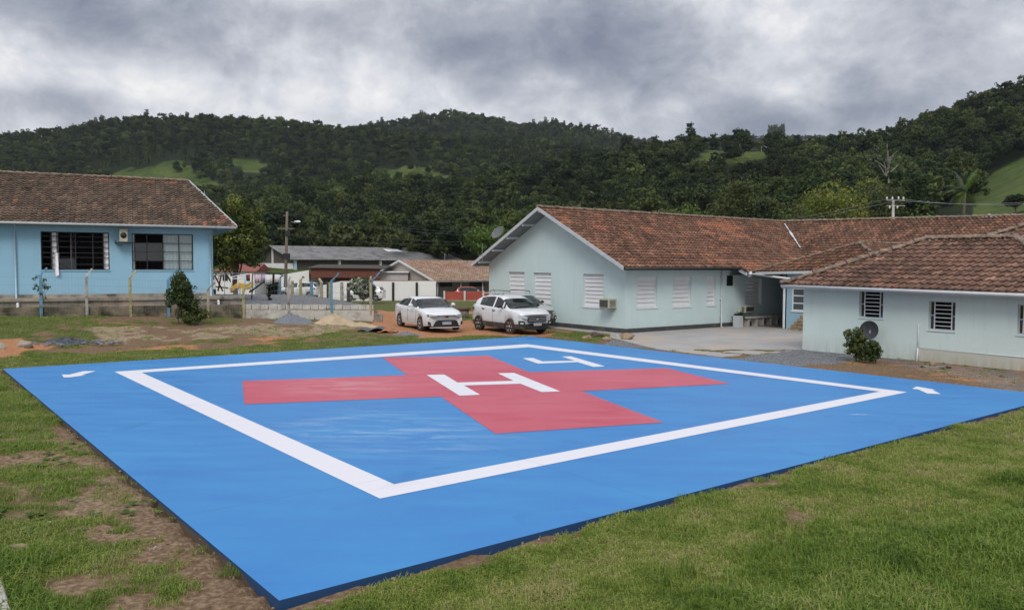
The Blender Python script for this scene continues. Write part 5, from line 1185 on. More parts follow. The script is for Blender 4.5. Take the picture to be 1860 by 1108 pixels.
def build_forest():
    rng = np.random.default_rng(11); P_ = []
    d = 118.0
    while d < 1500:
        s = 3.7 if d < 240 else 4.1 if d < 420 else 5.0 if d < 760 else 6.8
        x0, x1 = (-160-W0/2)/F0*d, (2020-W0/2)/F0*d; n = int((x1-x0)/s)
        x = x0+(np.arange(n)+rng.random(n))*s; y = d+(rng.random(n)-.5)*s; P_.append(np.stack([x, y], -1)); d += s
    P_ = np.concatenate(P_); X, Y = P_.T; Z = hill_z(X, Y)
    px, py = pix(X, Y, Z)
    # leave out what the nearer crests hide
    cols = np.arange(-200, 2061, 20.0); ds = np.concatenate([np.arange(110, 700, 10), np.arange(700, 1500, 20)]); CX, CD = np.meshgrid(cols, ds); HX = (CX-W0/2)/F0*CD; HZ = hill_z(HX, CD); hz = H0/2-F0*math.tan(PITCH)
    yy = hz-(HZ-CAMZ)/CD*F0; run = np.minimum.accumulate(yy, 0)
    ci = np.clip(((px+200)/20).astype(int), 0, len(cols)-1); di = np.clip(np.searchsorted(ds, Y-12), 0, len(ds)-1); toph = hz-(Z+14-CAMZ)/Y*F0
    keep = toph < run[di, ci]+6
    lone = (vnoise(X, Y, 14, 90) > .72) & (rng.random(len(X)) < .5) & (Y > 250)
    keep &= lone | ~meadow(X, Y, Z, 0) & ~meadow(X, Y, Z+3, 0) & ~meadow(X, Y, Z+7, 0)
    near = Y < 150
    keep &= ~((Y < 128) & (px > 1250)) & ~((px > 1690) & (Y < 160))
    keep &= ~((Y < 150) & (px < 700) & (vnoise(X, Y, 9, 77) < .35))
    X, Y, Z, px, py = X[keep], Y[keep], Z[keep], px[keep], py[keep]; n = len(X)
    kind = rng.choice(6, n, p=[.27, .25, .14, .14, .20, 0])
    plant = (inpoly(px, py, [(150, 300), (250, 285), (360, 268), (360, 300), (250, 315), (200, 325)]) & (Y > 500)) | ((px > 1395) & (px < 1424) & (Y > 1250))
    kind = np.where(plant, 5, kind)
    edge = inpoly(px, py, [(1720, 290), (1700, 225), (1860, 200), (1860, 285)]) & (rng.random(n) < .4); kind = np.where(edge, 4, kind)
    s = (1.9+1.9*rng.random(n)**1.3)*np.where(Y > 760, 1.2, 1.0); s = np.where(kind == 5, s*.95, s)
    s = np.where((px > 1395) & (px < 1424) & (Y > 1250), 7.2+.3*rng.random(n), s)
    scl = np.stack([s, s, s*(.8+.35*rng.random(n))], -1); rot = np.stack([(rng.random(n)-.5)*.12, (rng.random(n)-.5)*.12, rng.random(n)*6.28], -1)
    pr = [forest_proto(1, 'round'), forest_proto(2, 'round'), forest_proto(3, 'tall'), forest_proto(4, 'tall'), forest_proto(5, 'flat'), forest_proto(6, 'planted')]
    scatter('forest', np.stack([X, Y, Z-.3], -1), rot, scl, kind, pr, 'dark mixed forest covering the hills behind the valley', 'forest')
    print('forest', n)
build_forest()
# ================================================================== single trees and shrubs
def sweep_limb(bm, a, b, r0, r1, rng, n=4, wob=.12):
    a = Vector(a); b = Vector(b); ln = (b-a).length; pts = [a]
    for k in range(1, n): pts.append(a.lerp(b, k/n)+Vector(rng.normal(size=3))*ln*wob/n+Vector((0, 0, ln*.06*math.sin(PI*k/n))))
    tube(bm, pts+[b], [r0+(r1-r0)*k/n for k in range(n+1)], 6)
def tree(pos, h, rx, label, seed, leafm=None, bark=None, trunk=.35, clumps=120, per=30, size=.12, lobes=7, rz=None, name='tree', cat='tree', group=None, tr=None, cr=.34, hollow=.3, lean=(0, 0), cone=0.0):
    """tapered trunk, limbs that reach the clumps, a crown of leaf clumps"""
    rng = np.random.default_rng(seed); t = thing(name, label, cat, tuple(pos), 0, group); rz = rz or h*(1-trunk)/2
    cs = crown_clumps(rng, clumps, rx, rz, lobes, hollow); cs[:, 2] += h*trunk+rz*.95; cs[:, 0] += lean[0]; cs[:, 1] += lean[1]
    if cone: f_ = np.clip(1.15-cone*cs[:, 2]/h, .15, 1.2); cs[:, 0] *= f_; cs[:, 1] *= f_
    cs[:, 2] = np.maximum(cs[:, 2], .15)
    v, q_, tone = leaves(rng, cs, np.full(len(cs), cr*rx*.62)*(.6+.8*rng.random(len(cs))), per, size)
    me = mesh_np('crown', v, q_, [leafm or L_GREEN], {'tone': ('POINT', 'FLOAT', tone.astype('f'))}); link_mesh('crown', me, t)
    bm = BM(); tr = tr or .035*h; top = Vector((lean[0]*.6, lean[1]*.6, h*trunk+rz*.9)); mid = Vector((lean[0]*.2+rng.normal()*.08, rng.normal()*.08, h*trunk*.6))
    tube(bm, [(0, 0, -.25), mid*.5, mid, mid.lerp(top, .5), top], [tr*1.25, tr, tr*.85, tr*.6, tr*.2], 8)
    for k in rng.choice(len(cs), min(len(cs), 16), replace=False): b = mid.lerp(top, rng.uniform(0, .8)); sweep_limb(bm, b, cs[k], tr*.4, tr*.1, rng)
    obj('trunk', bm, bark or M_BARK, t, local=True); return t
def gp(px, py, z=None):
    """ground point seen at a pixel"""
    d = ray(px, py); Ys = np.arange(4, 120, .05); xs_, zs_ = d.x/d.y*Ys, CAMZ+d.z/d.y*Ys; k = int(np.argmax(zs_ <= zground(xs_, Ys)))
    return Vector((xs_[k], Ys[k], zs_[k]))
GT = 'trees standing behind the buildings'
def ht(px, ytop, Y, zb): return A(px, ytop, Y).z-zb
def ftree(px, Y, ytop, wpx, label, seed, leafm, zb=None, trunk=.3, **k):
    X = (px-W0/2)/F0*Y; zb = float(hill_z(np.array([X]), np.array([float(Y)]))[0]) if Y > 100 else zg(X, Y)
    if 'zb_' in k: zb = k.pop('zb_')
    h = ht(px, ytop, Y, zb); return tree((X, Y, zb), h, wpx/2/F0*Y, label, seed, leafm, trunk=trunk, group=GT, **k)
ftree(428, 62, 328, 128, 'tall dark green broadleaf tree with lighter tips behind the school corner', 1, L_TIPS, trunk=.15, clumps=330, per=54, size=.12, lobes=12, tr=.22, cr=.28, hollow=.15)
ftree(800, 129, 400, 120, 'rounded olive green tree above the left part of the tiled house', 2, L_OLIVE, clumps=120, per=26, size=.2)
ftree(880, 106, 393, 90, 'bright green tree right behind the dish on the gable roof edge', 3, L_GREEN, clumps=130, per=26, size=.2)
ftree(720, 128, 415, 130, 'olive low tree above the warehouse roof', 4, L_OLIVE, clumps=110, per=24, size=.22)
ftree(640, 132, 408, 120, 'dark bushy tree over the middle of the warehouse roof', 5, L_DARK, clumps=110, per=24, size=.22)
ftree(560, 126, 412, 90, 'olive tree just right of the brown utility pole', 6, L_OLIVE, clumps=100, per=24, size=.22)
ftree(935, 120, 360, 70, 'narrow light green tree peeking over the gable apex', 7, L_GREEN, clumps=90, per=24, size=.2)
ftree(1185, 92, 372, 60, 'small light green tree over the left end of the long tiled ridge', 8, L_GREEN, clumps=90, per=24, size=.16)
ftree(1245, 88, 368, 80, 'bright green bushy tree over the middle of the long tiled ridge', 9, L_GREEN, clumps=120, per=26, size=.16)
ftree(1345, 104, 300, 120, 'tall olive green tree with loose crown above the orange tile patch', 10, L_OLIVE, clumps=170, per=28, size=.2, lobes=9)
ftree(1375, 84, 350, 90, 'dark glossy leaved tree above the roof valley', 11, L_DARK, clumps=140, per=28, size=.18)
ftree(1300, 84, 372, 70, 'low green tree left of the dark glossy tree', 12, L_OLIVE, clumps=90, per=26, size=.16)
ftree(1500, 104, 345, 160, 'wide spreading olive green tree left of the concrete pole', 13, L_YEL, clumps=190, per=28, size=.2, lobes=10, rz=3.6)
ftree(1575, 112, 335, 130, 'spreading green tree directly behind the concrete pole', 14, L_OLIVE, clumps=170, per=28, size=.2, lobes=9)
ftree(1440, 96, 362, 110, 'shaded olive tree behind the long roof between dark tree and spreading tree', 15, L_OLIVE, clumps=130, per=28, size=.18)
ftree(1535, 150, 315, 120, 'light yellow green tree higher on the slope above the spreading trees', 16, L_YEL, clumps=150, per=26, size=.26, lobes=8)
ftree(1665, 98, 358, 110, 'green bush like tree between the concrete pole and the palm', 17, L_GREEN, clumps=130, per=28, size=.18, trunk=.15)
ftree(1840, 116, 352, 50, 'small dark round tree on the bright meadow at the right edge', 18, L_DARK, clumps=90, per=26, size=.18)
ftree(1700, 90, 378, 70, 'low dark shrub tree at the foot of the palm', 19, L_DARK, clumps=90, per=26, size=.16, trunk=.1)
ftree(1520, 300, 236, 44, 'flat topped conifer on the skyline right of the hilltop meadow', 20, L_DARK, clumps=60, per=24, size=.5, rz=1.6)
# pale leafless tree
t = thing('bare_tree', 'tall pale nearly leafless tree on the slope above the concrete pole', 'tree', tuple(Vector(((1613-W0/2)/F0*150, 150, float(hill_z(np.array([(1613-W0/2)/F0*150]), np.array([150.]))[0])))), 0, GT)
rng = np.random.default_rng(5); bm = BM(); bx = Vector(t.location); tp = A(1611, 275, 150)-bx; tube(bm, [(0, 0, -.3), tp*.45, tp*.8], [.28, .2, .08], 6)
for k in range(12): f = rng.uniform(.35, .8); b = tp*f; sweep_limb(bm, b, b+Vector((rng.normal()*2.0, rng.normal()*1.5, rng.uniform(1.2, 4))), .10, .03, rng)
obj('trunk', bm, M_BARKP, t, local=True)
v, q_, tone = leaves(rng, np.array([tp*.9+Vector(rng.normal(size=3))*1.6 for _ in range(16)]), np.full(16, .7), 12, .2); link_mesh('crown', mesh_np('crown', v, q_, [L_GREY], {'tone': ('POINT', 'FLOAT', tone.astype('f'))}), t)
# palm
def palm(px, Y, ytop, ybase, label):
    X = (px-W0/2)/F0*Y; b = A(px-2, ybase, Y); t = thing('palm_tree', label, 'palm', tuple(b), 0, GT); rng = np.random.default_rng(8)
    h = A(px, 350, Y).z-b.z; bm = BM(); tube(bm, [(0, 0, -3), (.05, 0, h*.5), (.1, 0, h)], [.2, .16, .14], 8); obj('trunk', bm, M_BARK, t, local=True)
    for k in range(22):
        az = rng.uniform(0, 2*PI); el = rng.uniform(-.5, 1.35); ln = rng.uniform(2.4, 3.6) if el > .9 else rng.uniform(1.8, 2.6); bm = BM(); prev = None; m_ = 12
        p = Vector((.1, 0, h)); dr = Vector((math.cos(az)*math.cos(el), math.sin(az)*math.cos(el), math.sin(el))); sd_ = Vector((-math.sin(az), math.cos(az), 0))
        for i in range(m_):
            q0 = p.copy(); dr = (dr+Vector((0, 0, -.10-.05*(el < .3)))).normalized(); p = p+dr*ln/m_; w_ = .55*math.sin(PI*min(1, (i+1.5)/m_))**.7
            for s_ in (-1, 1):
                for j in (0, .5):
                    a = q0.lerp(p, j); b_ = a+sd_*s_*w_+dr*.28-Vector((0, 0, .28*w_)); c_ = q0.lerp(p, j+.42)
                    bm.faces.new([bm.verts.new(x) for x in (a, b_, c_)])
        lt = bm.verts.layers.float.new('tone')
        for v_ in bm.verts: v_[lt] = .3+.5*(k % 3)/2
        o = obj('frond', bm, L_GREEN if k % 3 else L_GREY, t, local=True)
palm(1751, 82, 330, 400, 'feathery palm tree standing behind the clinic roof at right')
# shrubs
tree(gp(322, 588)+Vector((.1, .0, 0)), 2.05, .85, 'dark green leafy shrub growing against the blue fence post', 30, L_MIDD, trunk=.02, clumps=150, per=60, size=.05, cone=.8, rz=1.05, name='shrub', cat='shrub', tr=.03, lobes=6)
tree(gp(352, 590), .8, .75, 'low sprawling green weeds at the right foot of the dark shrub', 31, L_OLIVE, trunk=.0, clumps=60, per=30, size=.06, rz=.35, name='shrub', cat='shrub', tr=.015)
tree(A(657, 549, 46), 1.5, .75, 'white flowering bush over the block wall beside the hatchback', 32, L_FLOWER, trunk=.02, clumps=110, per=40, size=.085, rz=.8, name='shrub', cat='shrub', tr=.03)
tree(gp(1550, 656), 1.15, .5, 'spiky reddish green bush against the clinic wall, left of the dish', 33, L_OLIVE, trunk=.0, clumps=120, per=34, size=.045, rz=.55, name='shrub', cat='shrub', tr=.015)
tree(gp(1583, 660), .75, .42, 'rounded dark green bush under the black dish by the clinic wall', 34, L_MIDD, trunk=.0, clumps=70, per=36, size=.045, rz=.38, name='shrub', cat='shrub', tr=.015)
tree(gp(78, 566), 1.9, .45, 'thin bare weed stems climbing the leftmost blue post', 35, L_OLIVE, trunk=.1, clumps=16, per=14, size=.05, rz=.8, name='weed', cat='weed', tr=.012)
tree(A(489, 551, 43), .8, .25, 'small dark weed growing on top of the gravel yard edge', 36, L_DARK, trunk=.0, clumps=14, per=20, size=.05, rz=.35, name='weed', cat='weed', tr=.012)
tree(A(497, 534, 58), 1.1, .6, 'green bush beside the hanging laundry', 37, L_DARK, trunk=.0, clumps=40, per=24, size=.09, rz=.6, name='shrub', cat='shrub', tr=.03)
tree(A(398, 560, 38.6), .7, .4, 'green weeds at the foot of the walkway near the pale bent post', 38, L_GREEN, trunk=.0, clumps=30, per=24, size=.05, rz=.3, name='weed', cat='weed', tr=.012)

# ================================================================== cars
def car_paint(name, col, dirt=.5, metal=0.0):
    m = bpy.data.materials.new(name); m.use_nodes = True; t = NT(m.node_tree); b = t.n['Principled BSDF']
    tc = t.new('ShaderNodeTexCoord').outputs['Object']; s_ = t.new('ShaderNodeSeparateXYZ'); t.l.new(tc, s_.inputs[0])
    f = t.math('MULTIPLY', t.maprange(s_.outputs[2], .25, .62, 1, 0), t.maprange(t.noise(tc, 2.5, 5, .65), .3, .6, .3, 1)); f = t.math('MULTIPLY', f, dirt)
    f = t.math('ADD', f, t.maprange(t.noise(tc, 6, 5, .7), .45, .8, 0, .10))
    t.l.new(t.mix(f, col, (.20, .13, .085)), b.inputs['Base Color']); t.l.new(t.math('ADD', .28, t.math('MULTIPLY', f, .5)), b.inputs['Roughness'])
    b.inputs['Coat Weight'].default_value = .6; b.inputs['Coat Roughness'].default_value = .08; b.inputs['Metallic'].default_value = metal; return m
C_WHITE = car_paint('white_car_paint', (.72, .73, .74), .35); C_DIRTY = car_paint('muddy_white_car_paint', (.70, .71, .72), .85); C_SILV = car_paint('silver_car_paint', (.45, .46, .46), .3); C_RED = car_paint('red_car_paint', (.30, .02, .015), .3)
M_TYRE = mat('tyre_rubber', (.025, .022, .02), .9, var=.25, dirt=((.13, .08, .05), 8, .45, .7)); M_RIM = mat('alloy_rim', (.55, .55, .55), .4, .3, var=.1, dirt=((.2, .15, .11), 9, .6, .85)); M_LAMP = mat('lamp_glass', (.55, .58, .6), .12, .1, var=.1); M_LAMPD = mat('lamp_dark', (.05, .055, .06), .15, .2, var=.1)
M_CHROME = mat('chrome', (.6, .6, .62), .15, 1, var=.05); M_TAIL = mat('tail_lamp_red', (.25, .01, .01), .2, var=.1); M_PLATE = mat('plate', (.55, .56, .56), .5, var=.03); M_CLAD = mat('grey_cladding', (.045, .045, .045), .8, var=.2, dirt=((.13, .085, .055), 4, .45, .65)); M_PTXT = mat('plate_ink', (.05, .05, .06), .7); M_PBLUE = mat('plate_blue', (.03, .06, .25), .6)
def wheel(name, parent, x, y, r, w, spokes, side):
    M = Matrix.Translation(Vector((x, y, r))) @ Matrix.Rotation(-side*PI/2, 4, 'X')
    bm = BM(); lathe(bm, [(r*.62, -w/2), (r*.93, -w/2), (r, -w/2+.03), (r, w/2-.03), (r*.93, w/2), (r*.66, w/2), (r*.64, w/2-.02)], 28, M); o = obj(name, bm, M_TYRE, parent, local=True)
    bm = BM(); lathe(bm, [(r*.665, -w/2+.02), (r*.665, w/2-.005), (r*.63, w/2-.005), (r*.60, w/2-.05), (.0, w/2-.09)], 28, M)
    for f in bm.faces: f.material_index = 1
    for k in range(spokes):
        a = 2*PI*k/spokes; c, s_ = math.cos(a), math.sin(a); wd_ = .17*r
        q = [Vector((c*.04-s_*wd_*.4, s_*.04+c*wd_*.4, w/2-.03)), Vector((c*.04+s_*wd_*.4, s_*.04-c*wd_*.4, w/2-.03)), Vector((c*r*.64+s_*wd_*.5, s_*r*.64-c*wd_*.5, w/2-.012)), Vector((c*r*.64-s_*wd_*.5, s_*r*.64+c*wd_*.5, w/2-.012))]
        prism(bm, [M @ p for p in q], (M.to_3x3() @ Vector((0, 0, -.035))))
    for f in bm.faces: f.material_index = 0 if len(f.verts) == 4 and not f.smooth else 1
    lathe(bm, [(.055, w/2-.05), (.05, w/2-.01), (0, w/2-.005)], 12, M)
    obj('rim', bm, [M_RIM, M_BLACK], o, local=True)
def car(name, label, loc, rz, Lc, Wc, Hc, wb, rw, prof, cab, style, paint, group=None, spokes=10, clad=False, win_cut=(), xw=None, glass=None):
    """prof: (x, belt z); cab: (x, roof z) knots, x from front (+) to rear (-). A lofted shell with real wheel arches"""
    t = thing(name, label, 'car', loc, rz, group); hw = Wc/2; xf = xw if xw is not None else wb/2+.02; xr = xf-wb
    xs = sorted(set(np.round(np.concatenate([np.linspace(-Lc/2, Lc/2, 40), [xf-rw*1.16, xf+rw*1.16, xr-rw*1.16, xr+rw*1.16, xf, xr], [c[0] for c in cab], [-Lc/2+.03, -Lc/2+.08, Lc/2-.03, Lc/2-.08]]), 3)))
    bx_, bz = np.array([p[0] for p in prof][::-1]), np.array([p[1] for p in prof][::-1]); cx_, cz = np.array([p[0] for p in cab][::-1]), np.array([p[1] for p in cab][::-1])
    gr = .24; rows = []
    def plan(x):     # half width in plan
        e = (abs(x)-(Lc/2-.75))/.75; return hw*(1-(.14 if x > 0 else .12)*max(0, e)**2.2)
    for x in xs:
        w = plan(x); zb = float(np.interp(x, bx_, bz)); zt = max(float(np.interp(x, cx_, cz)), zb+.03) if cx_[0] <= x <= cx_[-1] else zb+.03
        lo = gr+.05*max(0, (abs(x)-(Lc/2-.5))/.5)
        for xc in (xf, xr):
            d = abs(x-xc)/(rw*1.16)
            if d < 1: lo = max(lo, rw*.95+rw*1.16*math.sqrt(1-d*d)-.0)
        lo = min(lo, zb-.12); c = min(1, max(0, (zt-zb-.03)/.22)); wr = w*(.985-.30*min(1, (zt-zb)/.55)); s = []
        s.append((w*.75, gr+.02)); s.append((w*.965, lo))
        for f, k in ((.18, .99), (.45, 1.0), (.72, .995), (.93, .975)): s.append((w*k, lo+(zb-lo)*f))
        s.append((w*.945, zb+.0))
        hood = [(w*.90, zb+.025), (w*.80, zb+.045), (w*.60, zb+.06), (w*.32, zb+.068), (0, zb+.07)]
        cabn = [(w*.925, zb+.03), (wr*1.0, zt-.075), (wr*.90, zt-.022), (wr*.5, zt-.004), (0, zt)]
        for h_, q in zip(hood, cabn): s.append((h_[0]*(1-c)+q[0]*c, h_[1]*(1-c)+q[1]*c))
        rows.append(s)
    nR = len(rows[0])
    def xb(x, y):   # noses and tails are round in plan
        e = max(0, (abs(x)-(Lc/2-.55))/.55); return x-math.copysign(1, x)*.20*e*(abs(y)/hw)**2.6
    verts = []; idx = {}
    for i, (x, s) in enumerate(zip(xs, rows)):
        for side in (-1, 1):
            for j, (y, z) in enumerate(s):
                if j == nR-1 and side == 1: idx[i, j, 1] = idx[i, j, -1]; continue
                idx[i, j, side] = len(verts); verts.append(Vector((xb(x, y), side*y, z)))
    bodyf, gl = [], {'windshield': [], 'rear_window': [], 'side_window': []}
    wsx = style['ws']; rsx = style['rs']; sw = style['sw']
    for i in range(len(xs)-1):
        xm = (xs[i]+xs[i+1])/2
        for j in range(nR-1):
            for side in (-1, 1):
                q = [idx[i, j, side], idx[i+1, j, side], idx[i+1, j+1, side], idx[i, j+1, side]]
                if side == 1: q = q[::-1]
                q = [a for k, a in enumerate(q) if a not in q[:k]]
                dst = bodyf
                if j >= 8 and wsx[1] < xm < wsx[0]: dst = gl['windshield']
                elif j >= 8 and rsx[1] < xm < rsx[0]: dst = gl['rear_window']
                elif j == 7 and sw[1] < xm < sw[0] and not any(a < xm < b for a, b in win_cut): dst = gl['side_window']
                dst.append((q, side))
    for i, rev in ((0, 0), (len(xs)-1, 1)):      # nose and tail caps
        for j in range(nR-1):
            q = [idx[i, j, -1], idx[i, j+1, -1], idx[i, j+1, 1], idx[i, j, 1]]; q = [a for k, a in enumerate(q) if a not in q[:k]]
            if rev == 0: q = q[::-1]
            if len(q) > 2: bodyf.append((q, 0))
    def build(nm, faces, m, off=0.0):
        bm = BM(); mp = {}
        for q, s_ in faces:
            vs = []
            for a in q:
                if a not in mp: mp[a] = bm.verts.new(verts[a])
                vs.append(mp[a])
            try: f = bm.faces.new(vs[::-1]); f.smooth = True
            except ValueError: pass
        bmesh.ops.recalc_face_normals(bm, faces=bm.faces[:])
        return bm
    bm = build('body', bodyf, paint)
    for e in bm.edges:
        if len(e.link_faces) == 2 and e.calc_face_angle(0) > .75: e.smooth = False
    if clad:
        bmesh.ops.bisect_plane(bm, geom=bm.verts[:]+bm.edges[:]+bm.faces[:], plane_co=(0, 0, .47), plane_no=(0, 0, 1))
        for f in bm.faces:
            c_ = f.calc_center_median()
            if c_.z < .47: f.material_index = 1
    body = obj('body', bm, [paint, M_CLAD], t, local=True)
    for nm in ('windshield', 'rear_window'):
        if gl[nm]: bm = build(nm, gl[nm], 0); obj(nm, bm, glass or CARGLASS, t, local=True)
    for s_ in (-1, 1):
        fs = [f for f in gl['side_window'] if f[1] == s_]
        if fs: bm = build('side_window', fs, 0); obj('side_window', bm, CARGLASS, t, local=True)
    # cabin: dark inner tub, seats
    bm = BM(); zb = float(np.interp(0, bx_, bz)); box(bm, rsx[0]-.2 if rsx[0] < 0 else -1, wsx[1]+.1, -hw*.86, hw*.86, .35, zb-.06)
    for x in (.15, -.75):
        for y in (-.36, .36): box(bm, x-.35, x-.2, y-.22, y+.22, zb-.1, zb+.28); box(bm, x-.33, x-.24, y-.12, y+.12, zb+.28, zb+.42)
    obj('cabin_interior', bm, mat('car_interior', (.03, .03, .032), .9), t, local=True)
    bm = BM(); box(bm, xr-.3, xf+.3, -hw*.70, hw*.70, .20, .55)
    for xc in (xf, xr): box(bm, xc-rw*1.1, xc+rw*1.1, -hw*.93, hw*.93, .32, rw*2+.03)
    obj('underbody', bm, M_BLACK, t, local=True)
    for xc in (xf, xr):
        for s_ in (-1, 1): wheel('wheel', t, xc, s_*(hw-.105), rw, .205, spokes, s_)
    ins = lambda x, y, z: Vector((xb(x, y), y, z))
    FX = Lc/2
    def front_poly(nm, pts, m, th=.025, par=t, lbl=None, sub=3):
        """a panel on the rounded nose; pts are (y, z[, dx])"""
        bm = BM(); P2 = []
        for k in range(len(pts)):
            a, b = pts[k], pts[(k+1) % len(pts)]
            for f in range(sub): P2.append(tuple(a[m_]+(b[m_]-a[m_])*f/sub for m_ in range(3)))
        f1 = bm.faces.new([bm.verts.new(Vector((xb(FX, y)+.004+dx, y, z))) for y, z, dx in P2]); r = bmesh.ops.extrude_face_region(bm, geom=[f1])
        for v_ in [g_ for g_ in r['geom'] if isinstance(g_, bmesh.types.BMVert)]: v_.co.x += th
        bmesh.ops.recalc_face_normals(bm, faces=bm.faces[:]); bmesh.ops.triangulate(bm, faces=bm.faces[:]); return obj(nm, bm, m, par, local=True)
    style['front'](front_poly, t)
    # mirrors, handles, lines
    mx_ = wsx[1]+.28 if style.get('mx') is None else style['mx']; mz = float(np.interp(mx_, bx_, bz))
    for s_ in (-1, 1):
        bm = BM(); rock_bm(bm, (mx_, s_*(hw+.11), mz+.12), (.075, .13, .10), 3, 2); tube(bm, [(mx_+.02, s_*(hw*.93), mz+.03), (mx_, s_*(hw+.06), mz+.07)], .025, 6); obj('mirror', bm, style['mirror'], t, local=True, smooth=True)
    for hx in style['handles']:
        for s_ in (-1, 1): z = float(np.interp(hx, bx_, bz))-.10; bm = BM(); y = plan(hx)*.985; box(bm, hx-.09, hx+.09, min(s_*y, s_*(y+.03)), max(s_*y, s_*(y+.03)), z-.018, z+.018); obj('door_handle', bm, style['mirror'] if style['mirror'] is not paint else paint, t, local=True, bevel=.006)
    bm = BM()
    for x in style['seams']:
        for s_ in (-1, 1):
            z1 = float(np.interp(x, bx_, bz)); w = plan(x); tube(bm, [(x, s_*(w*1.003), .36), (x, s_*(w*1.004), .6), (x, s_*(w*.985), z1-.05)], .006, 4)
    obj('door_seam', bm, M_BLACK, t, local=True)
    style['extra'](t, xb, hw, FX, bx_, bz); return t
def tail_lamp(t, x0, x1, hw, z0, z1, xb):
    for s_ in (-1, 1):
        bm = BM(); pts = [Vector((xb(x, s_*hw*.93), s_*hw*(.99 if x > x0+.06 else .9)*1.0, z)) for x, z in ((x0, z0), (x1, z0+.06), (x1+.02, z1), (x0, z1-.02))]; prism(bm, pts, (0, s_*.012, 0)); obj('tail_lamp', bm, M_TAIL, t, local=True)
# --- white saloon
def front_saloon(fp, t):
    g = fp('grille', [(-.62, .23, .0), (.62, .23, .0), (.50, .46, .0), (.40, .52, .0), (-.40, .52, .0), (-.50, .46, .0)], M_BLACK, .02, sub=4)
    for s_ in (-1, 1):
        h = fp('headlight', [(s_*.34, .66, .0), (s_*.60, .64, .0), (s_*.80, .67, -.02), (s_*.84, .76, -.06), (s_*.62, .74, -.01), (s_*.34, .70, .0)], M_LAMPD, .016); 
        fp('headlight_lens', [(s_*.40, .672, .016), (s_*.74, .68, .014), (s_*.78, .72, .0), (s_*.42, .695, .016)], M_LAMP, .01, h)
        fp('fog_lamp_recess', [(s_*.68, .28, -.0), (s_*.80, .34, -.01), (s_*.80, .46, -.02), (s_*.70, .44, -.0)], M_BLACK, .015)
    fp('chrome_bar', [(-.36, .655, .0), (.36, .655, .0), (.36, .69, .0), (-.36, .69, .0)], M_CHROME, .012)
    fp('lower_lip', [(-.74, .185, .0), (.74, .185, .0), (.70, .225, .0), (-.70, .225, .0)], M_GREYW, .02)
    bm = BM(); lathe(bm, [(.075, 0), (.07, .02), (.0, .022)], 16, Matrix.Translation((2.335, 0, .675)) @ Matrix.Rotation(PI/2, 4, 'Y') @ Matrix.Diagonal((.75, 1.2, 1, 1))); obj('emblem', bm, mat('emblem_red', (.20, .03, .03), .3, .5), t, local=True)
    plate(t, 2.345, .40)
def plate(t, x, z):
    bm = BM(); box(bm, x, x+.012, -.2, .2, z-.065, z+.065); p = obj('licence_plate', bm, M_PLATE, t, local=True)
    bm = BM(); box(bm, x+.0121, x+.014, -.195, .195, z+.035, z+.06); obj('plate_band', bm, M_PBLUE, p, local=True)
    bm = BM()
    for k in range(7): y = -.16+k*.053; box(bm, x+.0121, x+.0145, y-.006, y+.018, z-.04, z+.02)
    obj('plate_characters', bm, M_PTXT, p, local=True)
def extra_saloon(t, xb, hw, FX, bx_, bz):
    tail_lamp(t, -2.30, -2.0, hw, .82, .95, xb)
    for s_ in (-1, 1): bm = BM(); tube(bm, [(1.25, s_*hw*.93, .97), (.55, s_*hw*.73, 1.30), (-.2, s_*hw*.70, 1.375), (-1.2, s_*hw*.72, 1.30), (-1.7, s_*hw*.86, 1.06)], .012, 5); obj('window_trim', bm, M_CHROME if 0 else M_BLACK, t, local=True)
def rzof(dx, dy): return math.atan2(dy, dx)
zc = -.17
fl = gp(768, 600); hd = Vector((math.cos(math.radians(-69)), math.sin(math.radians(-69)), 0))
def place_by_wheel(px, py, heading, wb, xf, hw, z=None):
    """where the car's middle goes when its front right wheel stands at the pixel"""
    q = gp(px, py); c, s_ = math.cos(heading), math.sin(heading); lx, ly = xf, -(hw-.1)
    return (q.x-(c*lx-s_*ly), q.y-(s_*lx+c*ly), q.z-.0)
hA = math.radians(-63)
car('parked_car', 'white four door saloon car parked on orange soil, left of the compact suv', place_by_wheel(766, 601.5, hA, 2.7, 1.40, .89), hA, 4.63, 1.80, 1.46, 2.7, .335,
    [(2.32, .66), (2.2, .76), (1.6, .88), (.95, .97), (0, .98), (-1.0, 1.0), (-1.8, 1.03), (-2.2, 1.02), (-2.32, .92)], [(1.25, .98), (.42, 1.37), (.0, 1.44), (-.5, 1.445), (-1.05, 1.39), (-1.85, 1.09), (-1.9, 1.05)],
    dict(ws=(1.25, .42), rs=(-1.05, -1.85), sw=(.85, -1.45), front=front_saloon, mirror=C_WHITE, handles=(-.05, -1.0), seams=(.95, -.12, -1.1), extra=extra_saloon, mx=.62), C_WHITE, 'cars parked beyond the pad', 10, win_cut=((-.18, -.1), (.60, .66)), xw=1.40)
